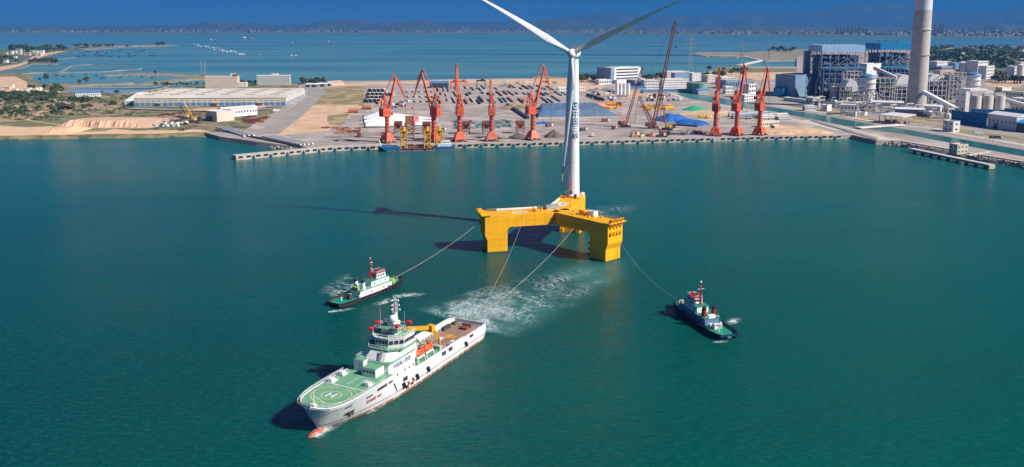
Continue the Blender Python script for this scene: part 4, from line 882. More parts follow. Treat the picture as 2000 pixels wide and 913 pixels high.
# superstructure
sup = MB().box((11.6, 0, 5.0), (15.8, 11.4, 6.6)).build('deckhouse', 'ship_white', S); sup.modifiers.new('b', 'BEVEL').width = 0.12
MB().box((11.6, 0, 11.6), (16.2, 12.0, 0.18)).build('deckhouse_roof', 'heli_green', sup)
MB().box((21.8, 1.9, 8.76), (5.2, 4.6, 2.7)).build('front_house', 'ship_white', S)
MB().box((21.8, 1.9, 11.47), (5.3, 4.7, 0.12)).build('front_house_roof', 'heli_green', S)
MB().box((20.6, -3.4, 8.76), (2.6, 3.4, 3.6)).build('front_house', 'ship_white', S); MB().box((20.6, -3.4, 12.37), (2.7, 3.5, 0.12)).build('front_house_roof', 'heli_green', S)
mb = MB()
for k in range(4): mb.box((24.42, 0.2 + k * 1.1, 10.0), (0.06, 0.7, 0.8))
mb.build('window', 'window_dark', S)
t_ = textmesh('中国海上救助', 1.75, 0.02); t_.v = [(11.6 - a, 5.74 + c_, 9.8 + b) for a, b, c_ in t_.v]; t_.build('side_lettering', 'ship_blue', sup)
t_ = textmesh('中国海上救助', 1.75, 0.02); t_.v = [(11.6 + a, -5.74 - c_, 9.8 + b) for a, b, c_ in t_.v]; t_.build('side_lettering', 'ship_blue', sup)
mb = MB()
for x in (5, 7.5, 10, 14.5, 17): mb.box((x, 5.73, 6.2), (0.7, 0.06, 0.8)); mb.box((x, -5.73, 6.2), (0.7, 0.06, 0.8))
mb.build('window', 'window_dark', sup)
for y in (-5.9, 5.9): MB().rail([(4.0, y, 11.78), (19.5, y, 11.78)], 1.1, 0.05, 1.7).build('handrail', 'white', S)
# sloped tier and wheelhouse
def octa(x0, x1, hw, cut, z): return [(x1, -hw + cut, z), (x1, hw - cut, z), (x1 - cut * 1.1, hw, z), (x0, hw, z), (x0, -hw, z), (x1 - cut * 1.1, -hw, z)]
tier = MB().loft([octa(4.0, 18.2, 5.4, 2.0, 11.78), octa(4.2, 15.6, 5.2, 2.6, 14.6)]).build('upper_house', 'ship_white', S)
solid(tier, 20)
MB().loft([octa(3.4, 16.0, 6.6, 3.2, 14.6), octa(3.4, 16.0, 6.6, 3.2, 14.8)]).build('bridge_deck', 'heli_green', S)
MB().rail(octa(3.4, 15.9, 6.5, 3.2, 14.8), 1.1, 0.07, 1.3, True).build('handrail', 'white', S)
mb = MB(); mb.beam((18.4, 1.6, 11.9), (16.4, 1.6, 14.7), 0.9, 0.15); mb.build('stair', 'grey_steel', S)
wh = MB().loft([octa(4.2, 13.8, 5.6, 3.4, 14.8), octa(4.2, 13.9, 5.7, 3.4, 15.9), octa(4.2, 14.1, 5.9, 3.4, 17.4), octa(4.2, 14.1, 5.9, 3.4, 17.9)]).build('wheelhouse', 'ship_white', S); solid(wh, 20)
def wall_windows(pa, pb, za, zb, n, par, lean=0.0, gap=0.2):
    pa, pb = Vector(pa), Vector(pb); d_ = (pb - pa) / n; nr = Vector((d_.y, -d_.x, 0)).normalized()
    for k in range(n):
        a, b = pa + d_ * (k + gap / 2), pa + d_ * (k + 1 - gap / 2); mb = MB()
        mb.add([a + nr * 0.09 + Vector((0, 0, za)), b + nr * 0.09 + Vector((0, 0, za)), b + nr * (0.09 + lean) + Vector((0, 0, zb)), a + nr * (0.09 + lean) + Vector((0, 0, zb))], [(0, 1, 2, 3)]); mb.build('window', 'window_dark', par)
lo_ = octa(4.2, 13.92, 5.72, 3.4, 0)
wall_windows(lo_[0], lo_[1], 15.95, 17.35, 4, wh, 0.2); wall_windows(lo_[1], lo_[2], 15.95, 17.35, 3, wh, 0.2); wall_windows(lo_[5], lo_[0], 15.95, 17.35, 3, wh, 0.2)
wall_windows(lo_[2], lo_[3], 15.95, 17.35, 5, wh, 0.2); wall_windows(lo_[4], lo_[5], 15.95, 17.35, 5, wh, 0.2)
MB().loft([octa(4.0, 14.3, 6.1, 3.5, 17.9), octa(4.0, 14.3, 6.1, 3.5, 18.1)]).build('wheelhouse_roof', 'ship_white', wh)
MB().loft([octa(4.5, 13.4, 5.2, 3.2, 18.1), octa(4.5, 13.4, 5.2, 3.2, 18.14)]).build('roof_walkway', 'heli_green', wh)
MB().rail(octa(4.1, 14.2, 6.0, 3.5, 18.1), 1.2, 0.08, 1.3, True).build('handrail', 'white', S)
top = MB().box((8.0, 0, 18.2), (5, 5.0, 1.8), 0, 0.9).build('monitor_platform', 'ship_white', S); MB().box((8.0, 0, 20.0), (6.6, 8.5, 0.15)).build('platform_deck', 'heli_green', top); MB().rail([(4.8, -4.1, 20.15), (11.2, -4.1, 20.15), (11.2, 4.1, 20.15), (4.8, 4.1, 20.15)], 1.0, 0.05, 1.4, True).build('handrail', 'white', top)
mb = MB(); mb.ball((11.7, 0.5, 18.6), 1.2, 12, 0.35); mb.build('inflatable_cover', 'hull_navy', S)
for x, y in ((10.4, -3.6), (11.6, -5.0), (10.6, 3.5), (5.6, 4.9)):
    z = 20.35 if abs(y) < 5 and x < 11 else 18.3
    mb = MB(); mb.cyl((x, y, z), (x, y, z + 1.0), 0.35, 0.3, 8); mb.ball((x, y, z + 1.3), 0.8, 8); mb.cyl((x - 0.5, y, z + 1.4), (x + 1.9, y, z + 2.2), 0.42, 0.34, 8); mb.box((x - 0.6, y, z + 0.9), (0.9, 1.1, 0.9)); mb.build('fire_monitor', 'red', S)
mst = MB(); mst.cyl((6.0, 0, 20.1), (5.8, 0, 24.5), 1.0, 0.7, 10); mst.box((6.6, 0, 20.1), (4.0, 2.2, 1.4)); mst = mst.build('mast', 'white', S)
MB().ball((8.0, 0.4, 22.9), 1.35, 14).cyl((8.0, 0.4, 20.2), (8.0, 0.4, 22), 0.5).build('radar_dome', 'white', S, True)
MB().lattice((5.8, 0, 24.4), (5.5, 0, 29.2), 1.2, 0.6, 6, 0.09, (1, 0, 0)).build('mast_top', 'white', mst)
mb = MB()
for z, w in ((25.4, 3.2), (26.9, 2.6), (28.5, 2.2)): mb.box((5.7, 0, z), (0.25, w, 0.14)); mb.box((5.7, w / 2, z), (0.4, 0.4, 0.6)); mb.box((6.6, -0.4, z + 0.2), (1.6, 0.2, 0.25))
mb.cyl((5.5, 0, 29.2), (5.5, 0, 30.6), 0.06, None, 4); mb.build('antenna_yard', 'white', mst)
mb = MB()
for x, y, h in ((10.5, -2.5, 7.0), (6, 3.5, 5.5), (9, 3, 4.5)): mb.cyl((x, y, 20.1), (x, y, 20.1 + h), 0.05, 0.03, 4)
mb.build('whip_antenna', 'white', S)
for y in (-3.9, 3.9):
    mb = MB(); mb.box((2.6, y, 8.0), (2.4, 2.0, 7.0), 0, 0.85); fn = mb.build('funnel', 'ship_white', S); MB().cyl((2.5, y, 14.9), (2.0, y, 16.6), 0.45, None, 10).build('exhaust_pipe', 'hull_black', fn)
MB().box((2.4, -0.6, 5.0), (2.8, 8.4, 4.2)).build('aft_house', 'ship_white', S)
# lifeboats
for k, x in enumerate((-0.9, -6.6)):
    lb = thing('lifeboat', 'enclosed orange lifeboat on the rescue ship nearest its bridge' if k == 0 else 'enclosed orange lifeboat on the rescue ship, farther aft under the yellow crane jib', 'lifeboat', group='orange lifeboats aboard the rescue ship')
    W_ = S.matrix_basis @ Vector((x, 4.6, 7.6)); lb.location = W_ ; lb.rotation_euler = S.rotation_euler
    rr = []
    for i in range(11):
        u = -2.7 + 5.4 * i / 10; e = max(0.05, 1 - abs(u / 2.75) ** 2.6) ** 0.6
        rr.append([(u, math.cos(k2 * math.pi / 7) * 1.25 * e, 0.9 + math.sin(k2 * math.pi / 7) * (1.25 if math.sin(k2 * math.pi / 7) > 0 else 1.05) * e) for k2 in range(14)])
    solid(MB().loft(rr).build('boat_hull', 'orange', lb), 60)
    MB().box((-0.9, 0, 1.95), (1.4, 1.3, 0.75), 0, 0.8).build('conning_cap', 'orange', lb)
    mb = MB()
    for u in (-0.5, 0.5, 1.4): mb.box((u, 1.12, 1.5), (0.35, 0.12, 0.3))
    mb.build('window', 'window_dark', lb); MB().box((0, 0, -0.3), (3.0, 0.25, 0.3)).build('keel', 'white', lb)
    mb = MB()
    for u in (-2.2, 2.2): mb.beam((x + u, 3.2, 5.0), (x + u, 3.0, 10.2), 0.35, 0.35); mb.beam((x + u, 3.0, 10.2), (x + u, 5.0, 10.4), 0.3, 0.3); mb.beam((x + u, 5.6, 5.0), (x + u, 5.0, 7.6), 0.3, 0.3)
    mb.box((x, 4.6, 6.9), (4.4, 1.4, 0.35)); mb.build('davit', 'white', S)
# deck crane
dk = MB().cyl((-5.2, -3.8, 5), (-5.2, -3.8, 11.5), 0.95, 0.85, 12).build('deck_crane', 'crane_yellow', S)
MB().box((-5.4, -3.8, 11.5), (2.2, 2.0, 3.4), 0, 0.8).build('crane_cab', 'crane_yellow', dk)
mb = MB(); mb.beam((-5.6, -3.6, 14.0), (-14.5, 1.2, 12.6), 1.3, 1.5, 1.0, 1.2); mb.build('crane_jib', 'crane_yellow', dk)
mb = MB(); mb.beam((-14.5, 1.2, 12.7), (-16.2, 3.0, 8.6), 1.3, 1.5, 0.9, 0.9); mb.box((-14.5, 1.3, 11.2), (2.2, 2.0, 2.4)); mb.beam((-16.2, 3.4, 8.8), (-16.2, 3.6, 5.2), 0.6, 0.6); mb.build('crane_knuckle', 'crane_yellow', dk)
mb = MB(); mb.beam((-6.2, -3.6, 12), (-10.5, -1.4, 13.2), 0.3, 0.3); mb.build('crane_ram', 'grey_steel', dk)
mb = MB(); mb.box((-10, -3.5, 5.0), (5, 2.5, 1.9)); mb.cyl((-14.5, -4.5, 5), (-14.5, -4.5, 7.5), 0.4); mb.ball((-15.5, -4.8, 6), 0.9, 8); mb.box((-14.5, 4.2, 5), (1.6, 1.6, 1.3)); mb.build('deck_gear', 'pale_steel', S)
# small tenders ------------------------------------------------------------------ tugs
def tug(sx, sy, bx, by, label, hullm, housem, funnelm, trim, name_txt=None, topm='white'):
    a, b = G(sx, sy), G(bx, by); d = b - a; L_ = d.length; mid = (a + b) / 2
    T = thing('tugboat', label, 'tugboat', (mid.x, mid.y, 0), math.atan2(d.y, d.x), 'tugboats holding lines to the platform')
    x0, x1 = -L_ / 2, L_ / 2
    def hf(t, z):
        w = 5.2 * (1 - max(0, (t - 0.55) / 0.45) ** 2.4) ** 0.6 if t < 0.995 else 0.3
        if t < 0.14: w *= 0.72 + 0.28 * math.sin(t / 0.14 * math.pi / 2)
        return max(0.05, w * (0.86 + 0.14 * min(1, max(0, (z + 1) / 2.5))))
    def xf(t, z): return x0 + (x1 - x0) * t - (max(0, t - 0.8) / 0.2) * (0.9 if z < 0.5 else 0) + (max(0, 0.1 - t) * 12 if z < 0.5 else 0)
    top = lambda x: 2.1 + 1.5 * max(0, (x - x0) / L_ - 0.5) ** 1.5 * 2
    h_ = solid(band(hf, x0, x1, -1.5, 2.2, 40, 4, xf, top).build('hull', hullm, T), 50); md = h_.modifiers.new('plate', 'SOLIDIFY'); md.thickness = 0.4; md.offset = -1
    def ol_(z, xa, xb, ins):
        P_ = []
        for i in range(25):
            x = xa + (xb - xa) * i / 24; t = (x - x0) / L_; P_.append((x - (ins if t > 0.98 else 0) + (ins if t < 0.02 else 0), -max(0.05, hf(t, z) - ins)))
        return P_ + [(p_, -q) for p_, q in reversed(P_)]
    deckfill(ol_(1.2, x0, x0 + L_ * 0.72, 0.3), 1.25).build('deck', 'tug_green', T); deckfill(ol_(2.0, x0 + L_ * 0.72, x1, 0.3), 2.35).build('foredeck', 'tug_green', T)
    # fendering: roll along the gunwale, tyres at the bow
    mb = MB(); pts = []
    for i in range(33): x = x0 + L_ * i / 32; t = i / 32; pts.append((xf(t, 2), -hf(t, 2), top(x)))
    mb.tube(pts, 0.28); mb.tube([(p_[0], -p_[1], p_[2]) for p_ in pts], 0.28); mb.build('gunwale_fender', 'rubber' if trim is None else trim, T)
    mb = MB(); mb.tube([(p_[0], p_[1] - 0.1, 0.9) for p_ in pts], 0.3); mb.tube([(p_[0], -p_[1] + 0.1, 0.9) for p_ in pts], 0.3); mb.build('rubbing_band', 'rubber', T)
    tyre = None
    for sg in (-1, 1):
        for i in range(9):
            t = 0.55 + i * 0.052 if i < 9 else 1; x = x0 + L_ * t; p_ = (xf(t, 1.8), sg * (hf(t, 1.8) + 0.25), 1.7)
            d_ = math.atan2(sg * (hf(min(1, t + 0.02), 1) - hf(t - 0.02, 1)), L_ * 0.04)
            if tyre is None: tyre = MB().cyl((0, -0.2, 0), (0, 0.2, 0), 0.75, None, 12).build('tyre_fender', 'rubber', T); q = tyre
            else: q = tyre.copy(); COL.objects.link(q)
            place(q, p_, d_)
    # houses
    k = L_ / 36.0
    h1 = MB().box((1.5 * k, 0, 1.25), (17 * k, 6.6, 2.9)).build('deckhouse', housem, T); h1.modifiers.new('b', 'BEVEL').width = 0.1
    MB().box((1.5 * k, 0, 4.15), (17.3 * k, 6.9, 0.12)).build('deckhouse_roof', 'tug_green', h1)
    mb = MB()
    for x in (-4, -1, 2.5, 5.5, 8):
        for sg in (-1, 1): mb.box((x * k, sg * 3.32, 2.2), (0.6, 0.06, 0.9 if x in (-1, 5.5) else 0.5))
    mb.build('window', 'window_dark', h1)
    h2 = MB().box((4.2 * k, 0, 4.27), (9.5 * k, 5.2, 2.5)).build('upper_house', 'white', T); MB().box((4.2 * k, 0, 6.77), (9.9 * k, 5.8, 0.12)).build('upper_roof', 'tug_green', h2)
    mb = MB()
    for x in (1, 4, 7):
        for sg in (-1, 1): mb.box((x * k, sg * 2.62, 5.1), (0.7, 0.06, 0.8))
    mb.build('window', 'window_dark', h2)
    wh_ = MB().box((5.2 * k, 0, 6.89), (5.0 * k, 4.2, 2.3), 0, 0.92).build('wheelhouse', 'white', T)
    mb = MB()
    for x in (3.8, 5.2, 6.6):
        for sg in (-1, 1): mb.box((x * k, sg * 2.06, 7.7), (0.95, 0.1, 0.95))
    for y in (-1.2, 0, 1.2): mb.box((7.62 * k, y, 7.7), (0.12, 0.9, 0.95)); mb.box((2.75 * k, y, 7.7), (0.12, 0.9, 0.95))
    mb.build('window', 'window_dark', wh_); MB().box((5.2 * k, 0, 9.2), (4.9 * k, 4.3, 0.15)).build('wheelhouse_roof', topm, wh_)
    MB().rail([(2.9 * k, -2.0, 9.35), (7.4 * k, -2.0, 9.35), (7.4 * k, 2, 9.35), (2.9 * k, 2, 9.35)], 0.9, 0.05, 1.2, True).build('handrail', 'white', wh_)
    MB().rail([(-6.8 * k, -3.3, 4.27), (9.8 * k, -3.3, 4.27), (9.8 * k, 3.3, 4.27), (-6.8 * k, 3.3, 4.27)], 0.9, 0.05, 1.5, True).build('handrail', 'white', T)
    mb = MB(); mb.cyl((1.4 * k, 0, 6.8), (1.2 * k, 0, 16.4), 0.45, 0.22, 8); mb.beam((-0.4 * k, 0, 6.9), (1.2 * k, 0, 11.0), 0.25, 0.25); ms = mb.build('mast', 'red', T)
    mb = MB(); mb.box((1.2 * k, 0, 13.6), (0.2, 3.0, 0.15)); mb.box((1.8 * k, 0, 14.4), (1.5, 0.2, 0.3)); mb.box((1.9 * k, 0.2, 11.5), (1.3, 0.25, 0.25)); mb.box((1.2 * k, 0, 16.4), (0.3, 0.6, 0.7)); mb.build('radar_bar', 'white', ms)
    mb = MB(); mb.cyl((5.2 * k, 0.9, 9.35), (5.2 * k, 0.9, 10.2), 0.3, None, 8); mb.cyl((4.8 * k, 0.9, 10.4), (6.6 * k, 0.9, 10.9), 0.25, None, 6); mb.cyl((4.4 * k, -1, 9.35), (4.4 * k, -1, 10.4), 0.55, None, 8); mb.build('fire_monitor', 'red', T)
    for sg in (-1, 1):
        fn = MB().cyl((-4.4 * k, sg * 2.2, 4.2), (-4.7 * k, sg * 2.2, 7.6), 1.0, 0.9, 12).build('funnel', funnelm, T); MB().cyl((-4.7 * k, sg * 2.2, 7.6), (-4.9 * k, sg * 2.2, 8.5), 0.92, 0.75, 12).build('funnel_cap', 'hull_black', fn)
    mb = MB(); mb.box((-6.3 * k, 0, 4.2), (1.5, 3, 1.4)); mb.box((-8.6 * k, 1.6, 1.3), (1.5, 1.5, 1.6)); mb.build('vent_box', 'lime' if funnelm != 'red' else 'white', T)
    mb = MB(); mb.cyl((-9.6 * k, -1.0, 2.4), (-9.6 * k, 1.2, 2.4), 0.9, None, 12); mb.box((-9.6 * k, 0, 1.3), (2.4, 2.9, 0.8)); mb.beam((-11 * k, -1.5, 1.3), (-11 * k, -1.5, 3.6), 0.3, 0.3); mb.beam((-11 * k, 1.5, 1.3), (-11 * k, 1.5, 3.6), 0.3, 0.3); mb.beam((-11 * k, -1.7, 3.6), (-11 * k, 1.7, 3.6), 0.35, 0.35); mb.build('towing_winch', 'dark_steel' if funnelm != 'red' else 'white', T)
    mb = MB(); mb.cyl((12.4 * k, -1.6, 3.4), (12.4 * k, 1.6, 3.4), 1.0, None, 14); mb.box((12.4 * k, 0, 2.35), (2.2, 4.0, 0.7)); mb.build('bow_winch', 'lime', T)
    mb = MB(); mb.beam((14.6 * k, -1, 2.4), (14.6 * k, -1, 3.9), 0.35, 0.35); mb.beam((14.6 * k, 1, 2.4), (14.6 * k, 1, 3.9), 0.35, 0.35); mb.beam((14.6 * k, -1.3, 3.9), (14.6 * k, 1.3, 3.9), 0.4, 0.4); mb.build('towing_bitt', 'pale_steel', T)
    mb = MB()
    for x, y in ((-13 * k, 1.2), (-7.6 * k, -3.4), (10.5 * k, 2.6), (10.2 * k, -2.4)): mb.cyl((x, y, 1.3), (x, y, 2.5), 0.32, 0.22, 6); mb.ball((x, y, 2.5), 0.4, 6)
    mb.build('vent_post', 'white', T)
    lr = MB()
    for x in (-6.5, -3): lr.cyl((x * k, 3.4, 3.2), (x * k, 3.4, 3.3), 0.5, None, 10)
    lr.build('lifebuoy', 'orange', T)
    if name_txt:
        t_ = textmesh(name_txt, 1.0, 0.01); t_.v = [(x0 - 0.25, -a_, 1.1 + b_) for a_, b_, c_ in t_.v]; t_.build('stern_name', 'white', h_)
    return T
T1 = tug(651, 601, 783, 553, 'black hulled tugboat with a white deckhouse and a tall red mast, left of the platform', 'hull_black', 'white', 'white', None, None, 'red')
T2 = tug(1424, 664, 1322, 598, 'dark blue hulled tugboat with two red funnels, right of the platform', 'hull_navy', 'frame_blue', 'red', None, '拖 8', 'red')
# ------------------------------------------------------------ towing lines
def rope(a, b, sag, label, r=0.07, m='rope'):
    a, b = Vector(a), Vector(b); pts = []
    for i in range(25): t = i / 24; p_ = a.lerp(b, t); p_.z = max(0.15, p_.z - sag * 4 * t * (1 - t)); pts.append(p_ - a)
    o = MB().tube(pts, r, 5).build('tow_line', m); o.location = a; tag(o, label, 'tow line', 'lines between the vessels and the platform'); return o
def loc_of(T, p): return T.matrix_basis @ Vector(p)
rl, al = radial(PL); rr_, ar = radial(PR)
def onp(r, a, y, z): return PC + Vector((r * math.cos(a) - y * math.sin(a), r * math.sin(a) + y * math.cos(a), z))
rope(loc_of(T1, (16.5, 0, 3.6)), onp(rl + 7.5, al, -2, 15.2), 1.8, 'tow line from the black tugboat up to the left column')
rope(loc_of(T2, (16.5, 0, 3.6)), onp(rr_ + 6.5, ar, 4.5, 8.5), 4.0, 'tow line from the blue tugboat up to the right column', 0.045)
rope(loc_of(S, (-45.3, 1.0, 4.0)), onp(20.0, al, 5.9, DZ), 4.5, 'shorter tow line from the rescue ship rising over the left column', 0.06)
rope(loc_of(S, (-45.3, -1.2, 4.0)), onp(19.5, ar, -5.9, 15.5), 4.0, 'longer tow line from the rescue ship to the side of the right arm', 0.072)
# ------------------------------------------------------------ foam
def foam(name, poly, m, z=0.06): 
    o = sheet(name, poly, 0, m, 0, z, 'stuff'); return o
def foam_mat(name, seed, scale, lo, hi, cx, cy, rx, ry, ang, amax=0.95, pw=1.0, warp=1.5):
    'white water broken into strands, thinning out towards its edge'
    m = bpy.data.materials.new(name); m.use_nodes = True; t = m.node_tree; n = t.nodes; L = t.links; bs = n['Principled BSDF']
    bs.inputs['Base Color'].default_value = (0.62, 0.74, 0.72, 1); bs.inputs['Roughness'].default_value = 0.8
    g = n.new('ShaderNodeNewGeometry'); mp = n.new('ShaderNodeMapping'); mp.vector_type = 'TEXTURE'; mp.inputs['Location'].default_value = (cx, cy, 0); mp.inputs['Rotation'].default_value = (0, 0, ang); mp.inputs['Scale'].default_value = (rx, ry, 1); L.new(g.outputs['Position'], mp.inputs[0])
    ln = n.new('ShaderNodeVectorMath'); ln.operation = 'LENGTH'; L.new(mp.outputs[0], ln.inputs[0])
    n1 = n.new('ShaderNodeTexNoise'); n1.noise_dimensions = '4D'; n1.inputs['W'].default_value = seed; n1.inputs['Scale'].default_value = scale; n1.inputs['Detail'].default_value = 7; n1.inputs['Roughness'].default_value = 0.6; n1.inputs['Distortion'].default_value = warp; L.new(g.outputs['Position'], n1.inputs[0])
    # strands: thin crests where the noise crosses its middle value
    s1 = n.new('ShaderNodeMath'); s1.operation = 'SUBTRACT'; L.new(n1.outputs[0], s1.inputs[0]); s1.inputs[1].default_value = 0.5
    ab = n.new('ShaderNodeMath'); ab.operation = 'ABSOLUTE'; L.new(s1.outputs[0], ab.inputs[0])
    st = n.new('ShaderNodeMapRange'); st.inputs[1].default_value = lo; st.inputs[2].default_value = 0.0; st.inputs[3].default_value = 0; st.inputs[4].default_value = 1; L.new(ab.outputs[0], st.inputs[0])
    n2 = n.new('ShaderNodeTexNoise'); n2.inputs['Scale'].default_value = scale * 0.35; n2.inputs['Detail'].default_value = 4; L.new(g.outputs['Position'], n2.inputs[0])
    # envelope
    ev = n.new('ShaderNodeMapRange'); ev.inputs[1].default_value = 1.0; ev.inputs[2].default_value = 0.1; L.new(ln.outputs['Value'], ev.inputs[0])
    pl = n.new('ShaderNodeMapRange'); pl.inputs[1].default_value = 0.38; pl.inputs[2].default_value = 0.62; L.new(n2.outputs[0], pl.inputs[0])
    m1 = n.new('ShaderNodeMath'); m1.operation = 'MULTIPLY'; L.new(ev.outputs[0], m1.inputs[0]); L.new(pl.outputs[0], m1.inputs[1])
    m2 = n.new('ShaderNodeMath'); m2.operation = 'MULTIPLY'; L.new(st.outputs[0], m2.inputs[0]); L.new(m1.outputs[0], m2.inputs[1])
    m3 = n.new('ShaderNodeMath'); m3.operation = 'MULTIPLY_ADD'; L.new(ev.outputs[0], m3.inputs[0]); L.new(m1.outputs[0], m3.inputs[1]); m3.inputs[1].default_value = 1
    pw_ = n.new('ShaderNodeMath'); pw_.operation = 'POWER'; L.new(ev.outputs[0], pw_.inputs[0]); pw_.inputs[1].default_value = 3.0
    m4 = n.new('ShaderNodeMath'); m4.operation = 'MULTIPLY'; m4b = n.new('ShaderNodeMath'); m4b.operation = 'MULTIPLY'; L.new(pw_.outputs[0], m4b.inputs[0]); L.new(pl.outputs[0], m4b.inputs[1]); L.new(m4b.outputs[0], m4.inputs[0]); m4.inputs[1].default_value = hi
    m5 = n.new('ShaderNodeMath'); m5.operation = 'MULTIPLY_ADD'; L.new(m2.outputs[0], m5.inputs[0]); m5.inputs[1].default_value = 1.6; L.new(m4.outputs[0], m5.inputs[2]); 
    m6 = n.new('ShaderNodeMath'); m6.operation = 'MINIMUM'; L.new(m5.outputs[0], m6.inputs[0]); m6.inputs[1].default_value = amax
    L.new(m6.outputs[0], bs.inputs['Alpha']); M[name] = m; return name
def wake(px0, px1, wid, seed, scale=0.25, lo=0.06, hi=0.3, z=0.06, name='wake_foam', amax=0.95, warp=1.5, back=0.15):
    'foam patch from pixel px0 (dense) to px1; wid = half width in metres'
    a, b = G(*px0), G(*px1); d = b - a; L_ = d.length; ang = math.atan2(d.y, d.x); u = d.normalized(); v = Vector((-u.y, u.x, 0))
    mb = MB(); c0, c1 = a - u * L_ * (1 + back * 0), a + u * L_
    mb.add([a - u * L_ * back - v * wid + Vector((0, 0, z)), c1 - v * wid + Vector((0, 0, z)), c1 + v * wid + Vector((0, 0, z)), a - u * L_ * back + v * wid + Vector((0, 0, z))], [(0, 1, 2, 3)])
    m = foam_mat(name + str(seed), seed, scale, lo, hi, a.x, a.y, L_, wid, ang, amax, warp=warp)
    o = mb.build(name, m); o['kind'] = 'stuff'; return o
wake((912, 627), (1200, 515), 27, 1.0, 0.2, 0.035, 0.2, 0.05, back=0.02, amax=0.62)
wake((900, 632), (1235, 500), 30, 21.0, 0.04, 0.5, 0.25, 0.03, 'aerated_wake', 0.42, 0.8, 0.0)
_am = bpy.data.materials['aerated_wake21.0']; _am.node_tree.nodes['Principled BSDF'].inputs['Base Color'].default_value = (0.07, 0.27, 0.24, 1)
wake((905, 618), (990, 556), 18, 7.0, 0.32, 0.06, 0.5, 0.07, back=0.0, amax=0.7)
wake((928, 644), (1010, 600), 9, 8.0, 0.3, 0.08, 0.8, 0.09, back=0.0)
wake((672, 576), (640, 576), 5.5, 2.0, 0.5, 0.1, 1.0, 0.05, back=0.4); wake((675, 565), (700, 530), 12, 3.0, 0.25, 0.04, 0.0, 0.06, back=0.3)
wake((790, 578), (835, 573), 4, 4.0, 0.4, 0.06, 0.1, 0.05, back=0.5); wake((745, 592), (770, 582), 3, 5.0, 0.5, 0.08, 0.5, 0.05, back=0.6)
wake((1432, 628), (1445, 620), 3, 6.0, 0.6, 0.07, 0.3, 0.05, back=0.8); wake((1180, 415), (1240, 400), 16, 9.0, 0.15, 0.03, 0.0, 0.05, back=0.5)
wake((735, 798), (755, 785), 1.6, 10.0, 0.8, 0.1, 0.6, 0.05, back=0.9); wake((810, 750), (830, 738), 1.6, 11.0, 0.8, 0.1, 0.6, 0.05, back=0.9); wake((622, 850), (690, 812), 2.2, 12.0, 0.8, 0.09, 0.25, 0.05, back=0.1)
wake((1406, 668), (1425, 667), 1.6, 13.0, 0.8, 0.1, 0.6, 0.05, back=0.8); wake((655, 608), (700, 602), 1.8, 14.0, 0.8, 0.1, 0.4, 0.05, back=0.3)
